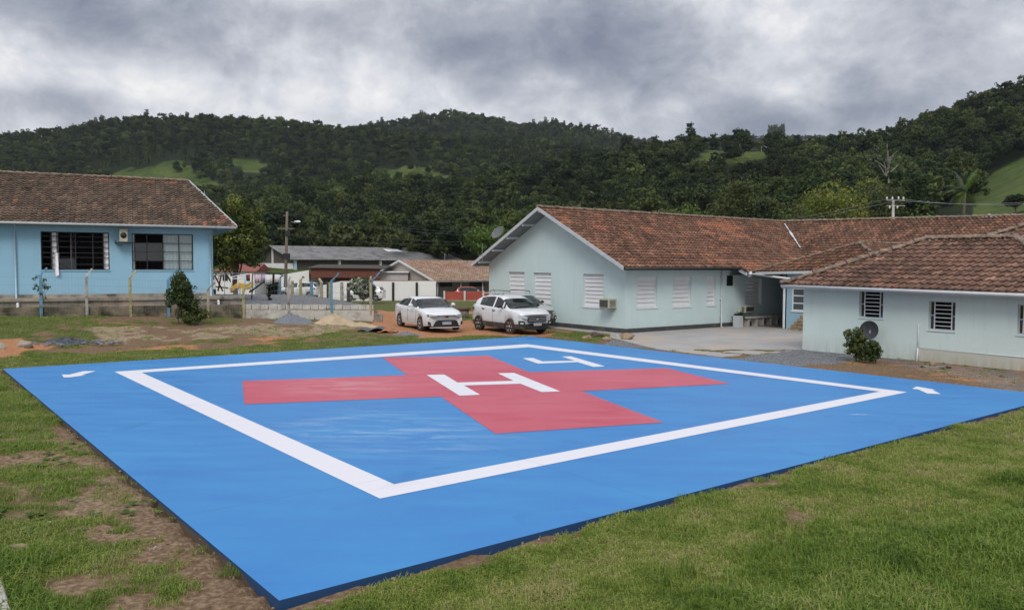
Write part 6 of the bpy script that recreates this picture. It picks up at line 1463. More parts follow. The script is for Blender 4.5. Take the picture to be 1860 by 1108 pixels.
# --- compact suv
def front_suv(fp, t):
    g = fp('grille', [(-.50, .62, .0), (-.44, .54, .0), (.44, .54, .0), (.50, .62, .0), (.44, .78, .0), (-.44, .78, .0)], M_BLACK, .02, sub=4)
    for z in (.60, .66, .72): fp('grille_bar', [(-.44, z-.012, .02), (.44, z-.012, .02), (.44, z+.012, .02), (-.44, z+.012, .02)], M_STEEL, .008, g, sub=4)
    bm = BM(); lathe(bm, [(.06, 0), (.055, .02), (.0, .022)], 16, Matrix.Translation((2.075, 0, .665)) @ Matrix.Rotation(PI/2, 4, 'Y') @ Matrix.Diagonal((.5, 1.5, 1, 1))); obj('emblem', bm, M_CHROME, t, local=True)
    for s_ in (-1, 1):
        h = fp('headlight', [(s_*.54, .70, .0), (s_*.82, .74, -.02), (s_*.84, .86, -.06), (s_*.66, .84, -.01), (s_*.52, .78, .0)], M_LAMP, .016)
        f_ = fp('fog_lamp_recess', [(s_*.58, .50, .0), (s_*.64, .42, .0), (s_*.84, .44, -.01), (s_*.84, .62, -.03), (s_*.62, .60, .0)], M_BLACK, .016); fp('fog_lamp', [(s_*.66, .47, .016), (s_*.78, .48, .012), (s_*.78, .54, .01), (s_*.66, .54, .014)], M_LAMP, .01, f_)
    fp('lower_intake', [(-.62, .24, .0), (.62, .24, .0), (.52, .40, .0), (-.52, .40, .0)], M_BLACK, .02, sub=4)
    plate(t, 2.075, .47)
def rails(t, hw, z, x0, x1, m):
    for s_ in (-1, 1): bm = BM(); tube(bm, [(x0, s_*hw*.66, z-.02), (x0-.1, s_*hw*.66, z+.05), ((x0+x1)/2, s_*hw*.66, z+.075), (x1+.1, s_*hw*.66, z+.05), (x1, s_*hw*.66, z-.02)], .018, 6); obj('roof_rail', bm, m, t, local=True)
def extra_suv(t, xb, hw, FX, bx_, bz):
    tail_lamp(t, -2.03, -1.72, hw, .88, 1.06, xb); rails(t, hw, 1.63, .25, -1.45, M_GREYW)
    bm = BM(); tube(bm, [(-1.2, 0, 1.64), (-1.42, 0, 1.86)], .008, 5); obj('antenna', bm, M_BLACK, t, local=True)
pr_suv = [(2.05, .80), (1.95, .92), (1.5, 1.01), (.95, 1.05), (0, 1.07), (-1.0, 1.12), (-1.75, 1.16), (-2.05, 1.12)]
cb_suv = [(1.22, 1.06), (.85, 1.31), (.50, 1.49), (.12, 1.60), (-.35, 1.63), (-.9, 1.60), (-1.3, 1.53), (-1.58, 1.43), (-1.86, 1.19), (-1.9, 1.16)]
sty = dict(ws=(1.22, .50), rs=(-1.50, -1.84), sw=(.82, -1.22), front=front_suv, mirror=M_BLACK, handles=(.0, -.85), seams=(.92, -.08, -.98), extra=extra_suv, mx=.66)
hB = math.radians(-56)
car('parked_car', 'muddy white compact suv with black mirrors parked at the far corner of the pad', place_by_wheel(928, 607.5, hB, 2.52, 1.22, .88), hB, 4.1, 1.77, 1.65, 2.52, .345, pr_suv, cb_suv, sty, C_DIRTY, 'cars parked beyond the pad', 6, True, ((-.14, -.04), (.60, .64)), xw=1.22)
pB = place_by_wheel(928, 607.5, hB, 2.52, 1.22, .88); lft = Vector((-math.sin(hB), math.cos(hB), 0))
car('parked_car', 'silver suv with dark roof rails mostly hidden behind the muddy white suv', (pB[0]+lft.x*2.0-math.cos(hB)*2.4, pB[1]+lft.y*2.0-math.sin(hB)*2.4, pB[2]), hB+.03, 4.3, 1.8, 1.66, 2.6, .345, pr_suv, cb_suv, dict(sty, mirror=M_BLACK, extra=lambda t, xb, hw, FX, a, b: (tail_lamp(t, -2.03, -1.72, hw, .88, 1.06, xb), rails(t, hw, 1.64, .25, -1.45, M_DARKM))), C_SILV, 'cars parked beyond the pad', 8, True, ((-.14, -.04),), xw=1.22)
# --- hatchbacks in profile
def front_hatch(fp, t):
    fp('grille', [(-.4, .56, 0), (.4, .56, 0), (.4, .64, 0), (-.4, .64, 0)], M_BLACK, .015)
    for s_ in (-1, 1): fp('headlight', [(s_*.5, .58, 0), (s_*.78, .6, -.01), (s_*.8, .72, -.03), (s_*.5, .68, 0)], M_LAMP, .014)
pr_h = [(1.95, .66), (1.85, .78), (1.3, .88), (.8, .92), (0, .93), (-1.0, .97), (-1.7, .99), (-1.95, .95)]; cb_h = [(1.12, .93), (.45, 1.36), (.1, 1.44), (-.5, 1.465), (-1.2, 1.42), (-1.55, 1.34), (-1.88, 1.02), (-1.9, 1.0)]
sh = dict(ws=(1.12, .42), rs=(-1.55, -1.88), sw=(.72, -1.38), front=front_hatch, mirror=C_WHITE, handles=(-.1, -.9), seams=(.8, -.1, -.95), extra=lambda t, xb, hw, FX, a, b: tail_lamp(t, -1.93, -1.75, hw, .78, .95, xb), mx=.6)
def mid(px, yb, Y): q = A(px, yb, Y); return (q.x, q.y, q.z)
car('parked_car', 'white hatchback seen side on behind the fence, its bonnet by the blue bent post', mid(545, 540.5, 74), math.radians(172), 3.95, 1.66, 1.46, 2.46, .30, pr_h, cb_h, sh, C_WHITE, 'white hatchbacks behind the yard', 6, win_cut=((-.14, -.04),))
car('parked_car', 'white hatchback by the white boundary wall, half hidden by the flowering bush', mid(663, 546.5, 76), math.radians(176), 3.95, 1.66, 1.46, 2.46, .30, pr_h, cb_h, sh, C_WHITE, 'white hatchbacks behind the yard', 6, win_cut=((-.14, -.04),))
car('parked_car', 'dark red car standing in the shade of the tiled porch', tuple(Vector(mid(856, 541, 85.8))-Vector((0, 0, .25))), math.radians(10), 3.95, 1.66, 1.46, 2.46, .30, pr_h, cb_h, sh, C_RED, None, 6)

# ================================================================== small things
def ac_box(label, wf, o, m, depth=.45):
    a0, a1, z0, z1 = o; t = thing('air_conditioner', label, 'air conditioner', tuple(wf.pt((a0+a1)/2, depth/2, z0)))
    bm = BM(); wf.box(bm, a0, a1, -.02, depth, z0, z1); obj('housing', bm, m, t, bevel=.012)
    bm = BM(); n = 9
    for k in range(n): wf.box(bm, a0+.05, a1-.05, depth+.002, depth+.012, z0+.05+(z1-z0-.1)*k/n, z0+.05+(z1-z0-.1)*(k+.55)/n)
    for s_ in (a0-.006, a1+.001):
        for k in range(6): wf.box(bm, s_, s_+.005, .08, depth-.06, z0+.06+(z1-z0-.1)*k/6, z0+.06+(z1-z0-.1)*(k+.5)/6)
    obj('grille', bm, M_DARKM, t); bm = BM()
    for a in (a0+.06, a1-.09): wf.box(bm, a, a+.03, 0, depth, z0-.035, z0-.003)
    obj('bracket', bm, M_STEEL, t)
M_ACB = mat('aged_beige_plastic', (.46, .44, .34), .6, var=.12)
o = gf.rect(1103, 542, 1119, 559); ac_box('beige window air conditioner sticking out of the aqua gable wall', gf, (o[0]-.05, o[1], o[2], o[3]), M_ACB, .5)
o = rf.rect(1345, 555, 1361, 567); ac_box('shaded beige air conditioner inside the covered passage', rf, o, M_ACB, .3)
o = sf.rect(217, 416.5, 232, 440); t0 = thing('condenser_unit', 'beige outdoor condenser unit between the two school windows', 'air conditioner', tuple(sf.pt(o[0], .2, o[2])))
bm = BM(); sf.box(bm, o[0], o[1], .04, .45, o[2], o[3]); obj('housing', bm, M_ACB, t0, bevel=.015); bm = BM(); lathe(bm, [(.0, 0), (.13, .0), (.13, .012), (0, .014)], 16, Matrix.Translation(sf.pt((o[0]+o[1])/2+.0, .452, (o[2]+o[3])/2)) @ Vector((0, 0, 1)).rotation_difference(sf.N).to_matrix().to_4x4()); obj('fan_grille', bm, M_DARKM, t0)
bm = BM(); sf.box(bm, o[0]-.2, o[1]+.2, .0, .5, o[2]-.04, o[2]-.01); tube(bm, [sf.pt(o[1]+.2, .02, o[2]+.1), sf.pt(o[1]+.15, .3, o[2]-.1), sf.pt(o[1]-.1, .1, o[2]-.15)], .015, 6); obj('bracket', bm, M_DARKM, t0)
# satellite dish on the roof edge
def dish(label, pos, r, aim, m, name='satellite_dish', mast=.5, arm=True):
    t = thing(name, label, 'satellite dish', tuple(pos)); M = Matrix.Translation(Vector(pos)+Vector((0, 0, mast))) @ Vector((0, 0, 1)).rotation_difference(Vector(aim).normalized()).to_matrix().to_4x4()
    bm = BM(); prof = [(r*k/8, .28*r*(k/8)**2) for k in range(9)]; lathe(bm, prof+[(r*1.02, .28*r), (r*.98, .28*r-.02)]+[(r*k/8, .28*r*(k/8)**2-.012) for k in range(7, -1, -1)], 28, M); obj('reflector', bm, m, t)
    bm = BM(); tube(bm, [Vector(pos), Vector(pos)+Vector((0, 0, mast))], .025, 6); obj('mast', bm, M_STEEL, t)
    if arm:
        bm = BM(); tube(bm, [M @ Vector((r*.8, 0, .2*r)), M @ Vector((0, 0, r*.8))], .01, 5); tube(bm, [M @ Vector((-r*.4, r*.7, .2*r)), M @ Vector((0, 0, r*.8))], .01, 5); lathe(bm, [(.03, 0), (.03, .08)], 8, M @ Matrix.Translation((0, 0, r*.78))); obj('feed_arm', bm, M_STEEL, t)
dish('round grey mesh satellite dish on the gable roof edge', P(-.5, -8.75, ZR-SL*3.6+.02), .36, (-.55, -.6, .55), mat('grey_dish', (.13, .135, .14), .6, var=.1), mast=.62)
p = df.pt(on_wall(1589.5, 613, df.p0, df.dr)[0], .32, -.15); dish('black mesh satellite dish standing above the bushes at the clinic wall', p, .30, tuple(df.N*1.0+Vector((0.05, -.1, .12))), mat('black_dish', (.035, .038, .045), .6, var=.5, vscale=9), mast=.98, arm=False)
for (px, y0, y1, Y, lb) in ((876, 476, 443, 40.6, 'thin antenna rod at the left end of the gable roof edge'), (808, 480, 460, 100, 'thin antenna rod over the faded tiled house')):
    bm = BM(); a = A(px, y0, Y); b = A(px, y1, Y); tube(bm, [a, b], .014 if Y < 50 else .04, 5); c = a.lerp(b, .35); tube(bm, [c-Vector((.2, 0, 0)), c+Vector((.2, 0, 0))], .01, 4); tag(obj('antenna', bm, M_STEEL), lb, 'antenna')
# passage: bin, potted plant, benches
t = thing('planter_bin', 'white box planter with round dark shrub at the passage entrance', 'planter', tuple(P(7.1, .45, -.08))); bm = BM(); q = P(7.1, .5, -.08); slab(bm, (q.x, q.y), (U.x, U.y), -.19, .19, -.16, .16, -.08, .48); obj('box', bm, M_GREYW, t, bevel=.01)
rng = np.random.default_rng(3); cs = crown_clumps(rng, 40, .33, .36, 4); cs[:, 2] += .55; v, q_, tone = leaves(rng, cs, np.full(40, .10), 30, .03); v += np.array([.12, .2, 0]); link_mesh('foliage', mesh_np('foliage', v, q_, [L_DARK], {'tone': ('POINT', 'FLOAT', tone.astype('f'))}), t)
for k in range(3):
    u = 8.0+k*1.15; t = thing('garden_bench', ('first', 'second', 'third')[k]+' grey concrete bench in the dark passage, counted from the entrance', 'bench', tuple(P(u, .55, -.08)), 0, 'benches in the covered passage')
    q = P(u, .55, 0); bm = BM(); slab(bm, (q.x, q.y), (U.x, U.y), -.48, .48, -.2, .2, .34, .40); obj('seat', bm, M_CONCP, t, bevel=.01)
    for a in (-.36, .28): bm = BM(); slab(bm, (q.x, q.y), (U.x, U.y), a, a+.08, -.16, .16, -.08, .34); obj('leg', bm, M_CONCP, t)
bm = BM(); q = P(6.6, 1.0, -.075); rock_bm(bm, P(5.7, 3.2, -.07), (.16, .05, .02), 4, 1); tag(obj('wood_scrap', bm, M_RUST), 'small red brown scrap lying on the pale forecourt', 'scrap')
# stack of stones/bricks beside the blue wing window
rn = random.Random(9); t = thing('brick_stack', 'stepped stack of rough tan sandstone blocks under the blue wing window', 'brick stack', tuple(cf.pt(1.1, .4, -.1)))
bm = BM(); M_SAND = mat('sandstone', (.30, .22, .14), .95, var=.45, vscale=4, fine=.25, finescale=12)
for j in range(7):
    a0_ = .35+.16*j; n = int((2.3-a0_)/.34)
    for i in range(n): a = a0_+i*.34+rn.uniform(-.02, .02); cf.box(bm, a, a+.32, .02+rn.uniform(0, .05), .42+rn.uniform(-.06, .06), -.12+j*.155, -.12+j*.155+.145)
obj('blocks', bm, M_SAND, t, bevel=.012)
# rocks
for px, py, r, m, lb in ((1138, 616, .28, M_SAND, 'yellowish rounded rock at the foot of the gable corner'), (1085, 612, .26, M_BARK, 'dark brown rock between the suv and the gable corner'), (1068, 616, .2, M_SAND, 'low reddish rock left of the dark brown rock'), (1102, 618, .16, M_SAND, 'flat tan stone right of the dark brown rock'), (1121, 611, .10, M_CONCP, 'small pale stone under the gable corner plinth'),
        (42, 630, .22, M_CONC, 'grey broken rock lump in the grass beyond the left pad corner'), (54, 632, .14, M_BARK, 'dark rock beside the grey rock lump at left'), (-2, 634, .22, M_CONC, 'grey rock cut by the left picture edge'), (33, 1001, .11, M_SAND, 'pinkish stone half buried near the left foreground grass'), (92, 952, .05, M_CONCP, 'small white pebble in the left foreground soil'), (48, 572, .12, M_CONCP, 'pale stone lying below the leftmost blue post')):
    q = gp(px, py); bm = BM(); rock_bm(bm, q+Vector((0, 0, r*.3)), (r*1.2, r*.8, r*.62), int(abs(px)), 3); tag(obj('rock', bm, m, smooth=False), lb, 'rock', 'loose rocks')
# heaps
def heap(name, label, px, py, rx, ry, h, m, seed, kind='stuff', rough=.12):
    q = gp(px, py); bm = BM(); rn = random.Random(seed); n, k = 34, 12; rings = []
    for j in range(k+1):
        f = j/k; ring = []
        for i in range(n):
            a = 2*PI*i/n; ff_ = f*(1+.18*math.sin(3*a+seed)+.08*math.sin(7*a)); z = h*(1-f)**.9*(1+rn.uniform(-rough, rough))-.06*f
            ring.append(bm.verts.new((q.x+rx*ff_*math.cos(a)+rn.uniform(-.02, .02), q.y+ry*ff_*math.sin(a), q.z+z)))
        rings.append(ring)
    for j in range(k):
        for i in range(n): bm.faces.new((rings[j][i], rings[j][(i+1) % n], rings[j+1][(i+1) % n], rings[j+1][i]))
    bmesh.ops.remove_doubles(bm, verts=rings[0], dist=.2); bmesh.ops.recalc_face_normals(bm, faces=bm.faces[:])
    tag(obj(name, bm, m, smooth=True), label, name.split('_')[-1], kind=kind)
M_GRAV = mat('gravel_stones', (.17, .18, .20), .95, var=.3, vscale=20, bump=1.0, bscale=45, fine=.5, finescale=55); M_SANDP = mat('sand_pile', (.42, .33, .22), .95, var=.15, vscale=3, bump=.4, fine=.12, finescale=30)
heap('gravel_heap', 'grey gravel heap against the whitewashed block wall', 527, 586, .95, .6, .42, M_GRAV, 1); heap('sand_heap', 'pale tan sand heap right of the gravel heap', 606, 589, 1.05, .6, .50, M_SANDP, 2); heap('sand_heap', 'low wide sand heap before the concrete stub', 655, 592, .9, .5, .18, M_SANDP, 3)
heap('gravel_heap', 'spread of dark blue gravel lying left of the saloon car', 738, 608, .9, .4, .10, M_GRAV, 4, rough=.4); heap('rubble_heap', 'low heap of broken dark slate rubble beyond the left pad arrow', 122, 622, 1.0, .55, .16, mat('slate_rubble', (.06, .068, .08), .9, var=.6, vscale=6, bump=1, bscale=12, fine=.5, finescale=14), 5, rough=.5)
# rubble pieces
rn = random.Random(12); bm = BM()
for k in range(70):
    a = rn.uniform(0, 2*PI); d = rn.uniform(.4, 1.3); c = gp(130, 624); c = c+Vector((math.cos(a)*d*1.3, math.sin(a)*d*.7, .03)); s_ = rn.uniform(.03, .10); rock_bm(bm, c, (s_*1.4, s_, s_*.45), k, 1)
tag(obj('rubble_stones', bm, M_GRAV), 'scattered grey stones round the slate rubble heap', 'rubble', kind='stuff')
# folded sheets beside the sand
def sheet(label, px, py, w, d, m, seed, h=.1):
    q = gp(px, py); bm = BM(); n = 14; g_ = [[None]*n for _ in range(n)]; rn = random.Random(seed)
    for i in range(n):
        for j in range(n): x, y = i/(n-1)-.5, j/(n-1)-.5; g_[i][j] = bm.verts.new((q.x+x*w+.04*math.sin(9*y+seed), q.y+y*d+.05*math.sin(7*x), q.z+.02+h*abs(math.sin(6*x+seed)*math.cos(4*y+seed*2))*(1-abs(2*x)**3)+rn.uniform(0, .012)))
    for i in range(n-1):
        for j in range(n-1): bm.faces.new((g_[i][j], g_[i+1][j], g_[i+1][j+1], g_[i][j+1]))
    o = obj('tarpaulin', bm, m, smooth=True); tag(o, label, 'tarpaulin'); md = o.modifiers.new('thick', 'SOLIDIFY'); md.thickness = .01
sheet('crumpled dark grey tarpaulin beside the sand heap', 684, 601, 1.5, 1.3, mat('dark_tarp', (.06, .07, .085), .5, var=.3), 1, .14); sheet('small orange sheet folded next to the dark tarpaulin', 705, 604, .8, .5, mat('orange_tarp', (.42, .16, .06), .7, var=.2), 2, .16)
# lidded concrete ring
q = gp(838, 578); t = thing('well_ring', 'squat concrete well ring with dark lid on the grass between the cars', 'well', tuple(q)); bm = BM(); lathe(bm, [(.42, -.2), (.42, .45), (.36, .47)], 20, Matrix.Translation(q)); obj('ring', bm, M_CONC, t); bm = BM(); lathe(bm, [(.0, .47), (.5, .47), (.52, .53), (.48, .60), (0, .62)], 12, Matrix.Translation(q)); obj('lid', bm, M_RUST if 0 else M_WOOD, t)
for k, (dx, dy) in enumerate(((1.0, -.3), (1.35, .1))): bm = BM(); rock_bm(bm, q+Vector((dx, dy, .08)), (.22, .18, .14), 40+k, 2); tag(obj('rock', bm, M_CONCP), ('pale stone just right of the well ring', 'second pale stone farther right of the well ring')[k], 'rock', 'loose rocks')
# drain box debris by the clinic wall
q = gp(1697, 668); t = thing('drain_cover', 'broken round drain cover with small concrete stub by the clinic wall', 'drain cover', tuple(q)); bm = BM(); lathe(bm, [(0, .0), (.30, .0), (.30, .05), (.26, .055), (0, .05)], 18, Matrix.Translation(q+Vector((0, 0, -.0)))); obj('cover', bm, M_CONC, t); bm = BM(); lathe(bm, [(.10, .04), (.09, .16), (.0, .17)], 10, Matrix.Translation(q+Vector((-.02, .05, 0)))); obj('stub', bm, M_SAND, t); bm = BM(); tube(bm, [q+Vector((-.34, .1, .0)), q+Vector((-.1, .32, .04)), q+Vector((.25, .25, .03)), q+Vector((.5, .0, .0))], .03, 6); obj('hose', bm, M_BLACK, t)
# concrete kerb end in the lower left corner
bm = BM(); a, b = G(-18, 1075, -.0), G(14, 1108, -.0); prism(bm, [G(-60, 1040, .04), G(0, 1040, .04), G(26, 1125, .04), G(-60, 1160, .04)], (0, 0, -.3)); bmesh.ops.bevel(bm, geom=bm.edges[:], offset=.012, segments=1, affect='EDGES'); tag(obj('concrete_kerb', bm, M_CONCP), 'pale concrete kerb end in the bottom left corner beside tall grass', 'kerb')
# laundry and playground pieces far left
t = thing('clothesline', 'washing line hung with pale pink and white laundry behind the yellow post', 'clothesline', tuple(A(485, 530, 57)))
bm = BM(); a, b = A(458, 498, 57), A(520, 498, 57); catenary(bm, a, b, .06, .012, 6); tube(bm, [A(459, 531, 57), a], .05, 5); tube(bm, [A(519, 531, 57), b], .05, 5); obj('line', bm, M_STEEL, t)
CL = [mat('pink_cloth', (.55, .42, .46), .9), mat('white_cloth', (.66, .65, .64), .9), mat('lilac_cloth', (.40, .38, .52), .9)]
for k, (x0, x1, yb, c) in enumerate(((463, 475, 514, 0), (476, 484, 511, 2), (481.5, 490, 517, 1), (490, 495, 516, 1), (499, 508, 513, 1))):
    bm = BM(); n = 8; prev = None; y0 = 498.5
    for i in range(n+1):
        f = i/n; xx = x0+(x1-x0)*f; wv = .06*math.sin(f*14+k); p = A(xx, y0, 57)+Vector((0, wv*.3, 0)); q = A(xx, yb+.5*math.sin(f*9), 57)+Vector((0, wv, 0)); c_ = (bm.verts.new(p), bm.verts.new(q))
        if prev: bm.faces.new((prev[0], c_[0], c_[1], prev[1]))
        prev = c_
    o = obj('hung_cloth', bm, CL[c], smooth=True); tag(o, ('pale pink cloth hanging leftmost on the washing line', 'lilac cloth second from left on the washing line', 'large white cloth in the middle of the washing line', 'narrow white cloth right of the large white cloth', 'white shirt hanging rightmost on the washing line')[k], 'laundry', 'laundry on the line')
    md = o.modifiers.new('thick', 'SOLIDIFY'); md.thickness = .01
t = thing('playground_set', 'yellow and white playground climbing frame behind the school corner', 'playground set', tuple(A(437, 527, 52)))
bm = BM(); p = [A(418, 523, 52), A(430, 514, 52), A(446, 517, 52), A(456, 512, 52)]
for a, b in zip(p[:-1], p[1:]): prism(bm, [a, b, b-Vector((0, 0, .32)), a-Vector((0, 0, .32))], (0, .5, 0))
obj('slide', bm, M_YELLOW, t)
for x, y0 in ((420, 503), (432, 500), (444, 498), (455, 497)): bm = BM(); tube(bm, [A(x, 529, 52), A(x+1, y0, 52)], .05, 6); obj('post', bm, M_PIPEB if x == 444 else M_WHITE, t)
bm = BM(); tube(bm, [A(419, 507, 52), A(445, 505, 52)], .04, 6); tube(bm, [A(420, 503, 52), A(456, 497.5, 52)], .04, 6); obj('crossbar', bm, M_WHITE, t)
bm = BM(); prism(bm, [A(450, 496, 54), A(458, 496, 54), A(458, 507, 54), A(450, 505, 54)], (0, .05, 0)); tag(obj('red_banner', bm, M_RED), 'small red panel beside the pink laundry', 'panel')
bm = BM(); 
for x0, x1 in ((390, 405), (402, 396)): tube(bm, [A(x0, 500, 47), A(x1, 529, 47)], .05, 5)
tube(bm, [A(392, 521, 47), A(414, 523, 47)], .04, 5); tag(obj('swing_frame', bm, M_RUST), 'rusty swing frame next to the tree trunk by the school', 'swing frame')
# far little buildings on the hills
def far_hut(px, py, Y, wpx, hpx, label, roofm, tower=False):
    q = A(px, py, Y); w = wpx/F0*Y; h = hpx/F0*Y; t = thing('hill_house', label, 'house', tuple(q)); bm = BM(); box(bm, q.x-w/2, q.x+w/2, q.y, q.y+w*.7, q.z-6, q.z+h*.55); obj('wall', bm, M_WARM, t)
    bm = BM(); prism(bm, [(q.x-w*.55, q.y-.3, q.z+h*.5), (q.x-w*.55, q.y+w*.35, q.z+h), (q.x-w*.55, q.y+w*.75, q.z+h*.5)], (w*1.1, 0, 0)); obj('roof', bm, roofm, t)
    if tower: bm = BM(); box(bm, q.x-w*.60, q.x-w*.50, q.y-.5, q.y+.5, q.z-4, q.z+h*1.25); obj('chimney', bm, M_WOOD, t)
far_hut(1397, 268, 330, 20, 9, 'tiny red roofed house with thin chimney on the hilltop meadow', mat('far_red_roof', (.22, .12, .10), .8), True); far_hut(337, 290, 560, 12, 5, 'tiny white roofed hut on the far wooded slope', M_WHITE)

# ================================================================== grass
GRASS = bpy.data.materials.new('grass_blades'); GRASS.use_nodes = True
def grass_material():
    t = NT(GRASS.node_tree); b = t.n['Principled BSDF']; g = t.new('ShaderNodeNewGeometry').outputs['Position']; at = t.new('ShaderNodeAttribute', attribute_name='tone', attribute_type='GEOMETRY').outputs['Fac']; oi = t.new('ShaderNodeObjectInfo').outputs['Random']
    n = t.noise(g, 1.1, 5, .65); v = t.math('ADD', t.math('MULTIPLY', n, .85), t.math('ADD', t.math('MULTIPLY', oi, .14), t.math('MULTIPLY', at, .14)))
    col = t.ramp(v, [(.32, (.075, .135, .020)), (.46, (.165, .245, .034)), (.57, (.28, .345, .065)), (.68, (.42, .40, .15)), (.85, (.46, .37, .21))])
    tallz = t.new('ShaderNodeAttribute', attribute_name='lush', attribute_type='INSTANCER').outputs['Fac']
    col = t.mix(tallz, col, t.ramp(v, [(.3, (.07, .125, .018)), (.55, (.135, .23, .028)), (.8, (.21, .30, .05))]))
    t.l.new(col, b.inputs['Base Color']); b.inputs['Roughness'].default_value = .55; b.inputs['Specular IOR Level'].default_value = .3
    tl = t.new('ShaderNodeBsdfTranslucent'); t.l.new(col, tl.inputs[0]); mx = t.new('ShaderNodeMixShader'); mx.inputs[0].default_value = .35; t.l.new(b.outputs[0], mx.inputs[1]); t.l.new(tl.outputs[0], mx.inputs[2]); t.l.new(mx.outputs[0], t.n['Material Output'].inputs[0])
grass_material()
def tuft(seed, n, h, spread, w):
    rng = np.random.default_rng(seed); vs, fs, tn = [], [], []
    for k in range(n):
        a = rng.uniform(0, 2*PI); r = spread*rng.random()**.5; p = np.array([math.cos(a)*r, math.sin(a)*r, -.01]); az = rng.uniform(0, 2*PI); ln = h*rng.uniform(.5, 1.25); le = rng.uniform(.25, 1.1); d = np.array([math.cos(az), math.sin(az), 0]); s_ = np.array([-math.sin(az), math.cos(az), 0])*w*rng.uniform(.6, 1.3)
        p1 = p+d*ln*le*.3+np.array([0, 0, ln*.55]); p2 = p+d*ln*le*.85+np.array([0, 0, ln*.9*max(.35, 1-le*.5)]); i = len(vs); vs += [p-s_, p+s_, p1+s_*.8, p1-s_*.8, p2]; fs += [(i, i+1, i+2, i+3), (i+3, i+2, i+4)]; tn += [rng.random()]*5
    me = bpy.data.meshes.new('tuft'); me.from_pydata([tuple(x) for x in vs], [], fs); me.materials.append(GRASS); a = me.attributes.new('tone', 'FLOAT', 'POINT'); a.data.foreach_set('value', np.array(tn, 'f')); return bpy.data.objects.new('tuft', me)
def build_grass():
    rng = np.random.default_rng(21); pts = []
    padp = [tuple(p.xy) for p in PAD]; cy = [tuple(PAD[k].xy) for k in range(4)]
    for (y0, y1, dens) in ((5.5, 9, 900), (9, 13, 560), (13, 19, 280), (19, 27, 120), (27, 46, 55)):
        x0, x1 = -.90*y1-1, 1.0*y1+1; n = int((x1-x0)*(y1-y0)*dens); pts.append(np.stack([rng.uniform(x0, x1, n), rng.uniform(y0, y1, n)], -1))
    p = np.concatenate(pts); X, Y = p.T; px = W0/2+F0*X/Y; k = (px > -420) & (px < 2500); X, Y = X[k], Y[k]
    g, o, gr, sb = zones(X, Y); inpad = inpoly(X, Y, padp)
    b_ = (X-FE0.x)*B.x+(Y-FE0.y)*B.y; bad = inpad | ((b_ > -.1) & (X < -6.5)) | inpoly(X, Y, fore) | inpoly(X, Y, [tuple(P(*q).xy) for q in ((0, 0), (0, -10.3), (14, -10.3), (14, 0))]) | inpoly(X, Y, [tuple(P(*q).xy) for q in ((.34, 8.4), (.34, 20), (8, 20), (8, 8.4))])
    nn = vnoise(X, Y, .45, 41); keep = (rng.random(len(X)) < np.clip(g*1.5-.15, 0, 1)*(.5+.8*nn)) & ~bad; X, Y, g = X[keep], Y[keep], g[keep]
    jx = (vnoise(X, Y, 1.4, 50)-.5)*2.4+rng.normal(size=len(X))*.28; jy = (vnoise(X, Y, 1.4, 51)-.5)*2.4+rng.normal(size=len(X))*.28; tall = inpoly(X+jx, Y+jy, Z_TALL) | inpoly(X+jx*.3, Y+jy*.3, Z_TALL2); lush = np.where(tall, rng.uniform(.35, .95, len(X)), 0.0)
    lush = np.maximum(lush, np.where(inpoly(X, Y, Z_LAWN), .12*vnoise(X, Y, 1.5, 52), .25+.45*vnoise(X, Y, 1.5, 53))); lush = np.where(inpoly(X, Y, Z_STRIP), .25, lush)
    n = len(X); Z = zground(X, Y)+((vnoise(X, Y, .55, 21)-.5)*.05+(vnoise(X, Y, .22, 22)-.5)*.03)*np.where(inpoly(X, Y, Z_LAWN), .35, 1.0)+np.where(inpoly(X, Y, Z_LAWN), .024, 0)
    s = np.where(tall, rng.uniform(.7, 1.75, n)*(.6+.7*vnoise(X, Y, .8, 55)), rng.uniform(.7, 1.35, n)); s = np.where(inpoly(X, Y, Z_LAWN) | tall, s, s*rng.uniform(.6, 1.3, n)); s = s*np.interp(Y, [6, 20, 45], [1, 1.25, 1.5])
    kind = np.where(tall, 3+rng.integers(0, 2, n), rng.integers(0, 3, n)); rot = np.stack([(rng.random(n)-.5)*.3, (rng.random(n)-.5)*.3, rng.random(n)*6.28], -1); scl = np.stack([s, s, s*np.where(tall, 1.1, .85)], -1)
    o = scatter('grass', np.stack([X, Y, Z], -1), rot, scl, kind, [tuft(1, 15, .060, .06, .0038), tuft(2, 16, .050, .07, .0038), tuft(3, 13, .072, .06, .0034), tuft(4, 18, .105, .06, .0036), tuft(5, 16, .125, .07, .0036)], 'short olive lawn and taller bright grass round the pad', 'grass')
    a = o.data.attributes.new('lush', 'FLOAT', 'POINT'); a.data.foreach_set('value', lush.astype('f')); print('grass', n)
build_grass()
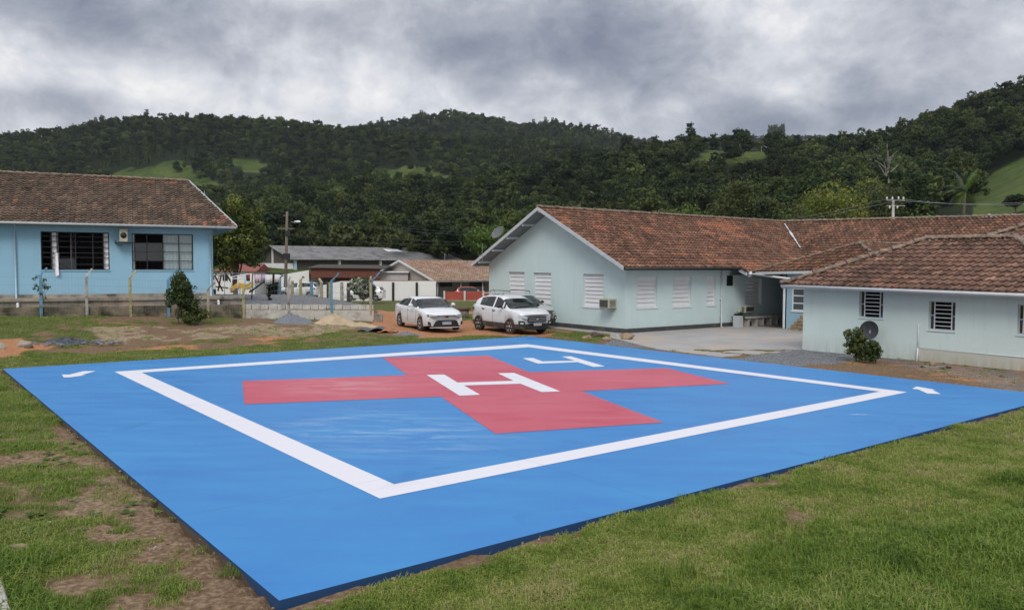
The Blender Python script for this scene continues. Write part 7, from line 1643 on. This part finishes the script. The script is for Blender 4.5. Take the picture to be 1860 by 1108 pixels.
def build_litter():
    rng = np.random.default_rng(33); n = 5200; X = rng.uniform(-13, 1, n); Y = rng.uniform(5.2, 22, n); g, o, gr, sb = zones(X, Y)
    ok = ~inpoly(X, Y, [tuple(p.xy) for p in PAD]) & ~inpoly(X, Y, Z_LAWN); X, Y, g = X[ok], Y[ok], g[ok]; n = len(X); pr = []
    for k in range(2): bm = BM(); rock_bm(bm, (0, 0, 0), (1, .8, .55), k, 1); me = bpy.data.meshes.new('clod'); bm.to_mesh(me); bm.free(); me.materials.append(mat('clod_soil', (.24, .17, .11), .95, var=.4, vscale=2) if k == 0 else M_CONCP); pr.append(bpy.data.objects.new('clod', me))
    kd = (rng.random(n) < .10).astype(int); s = rng.lognormal(-4.3, .55, n)*np.where(kd, .8, 1.0)
    scatter('soil_clods', np.stack([X, Y, zground(X, Y)+(vnoise(X, Y, .55, 21)-.5)*.05+(vnoise(X, Y, .22, 22)-.5)*.03], -1), rng.random((n, 3))*6.28, np.stack([s, s, s], -1), kd, pr, 'small soil clods and pebbles left of the pad', 'soil clods')
    m = 700; X = rng.uniform(-12, 0, m); Y = rng.uniform(5.5, 19, m); g, o, gr, sb = zones(X, Y); ok = ~inpoly(X, Y, [tuple(p.xy) for p in PAD]) & ~inpoly(X, Y, Z_LAWN) & (vnoise(X, Y, 1.2, 71) > .5); X, Y = X[ok], Y[ok]; m = len(X); pr = []
    for k in range(2):
        vs, fs, tn = [], [], []
        for j in range(9+4*k):
            az = rng.uniform(0, 6.28); ln = rng.uniform(.05, .11); w = ln*.32; d = np.array([math.cos(az), math.sin(az), .35]); q = np.array([-math.sin(az), math.cos(az), 0]); i = len(vs); p = d*ln*.15; vs += [p, p+d*ln*.5+q*w, p+d*ln*.9+np.array([0, 0, -.012]), p+d*ln*.5-q*w]; fs.append((i, i+1, i+2, i+3)); tn += [rng.random()]*4
        me = bpy.data.meshes.new('weed'); me.from_pydata([tuple(x) for x in vs], [], fs); me.materials.append(L_GREEN); a = me.attributes.new('tone', 'FLOAT', 'POINT'); a.data.foreach_set('value', np.array(tn, 'f')); pr.append(bpy.data.objects.new('weed', me))
    s = rng.uniform(.6, 1.5, m); scatter('ground_weeds', np.stack([X, Y, zground(X, Y)+.01], -1), np.stack([s*0, s*0, rng.random(m)*6.28], -1), np.stack([s, s, s], -1), rng.integers(0, 2, m), pr, 'low broad leaved weeds in the bare soil left of the pad', 'weeds')
build_litter()
# ------------------------------------------------------------------ the air between here and the hills
bm = BM(); box(bm, -1700, 1700, -60, 2050, -20, 420); hm = bpy.data.materials.new('haze_air'); hm.use_nodes = True; t = NT(hm.node_tree); t.n.clear()
pv = t.new('ShaderNodeVolumePrincipled'); pv.inputs['Color'].default_value = (.80, .86, .95, 1); pv.inputs['Density'].default_value = .00009; pv.inputs['Anisotropy'].default_value = .2
mo = t.new('ShaderNodeOutputMaterial'); t.l.new(pv.outputs[0], mo.inputs['Volume'])
tag(obj('haze', bm, hm), 'thin pale haze in the valley air', 'haze', kind='stuff')
#PART5
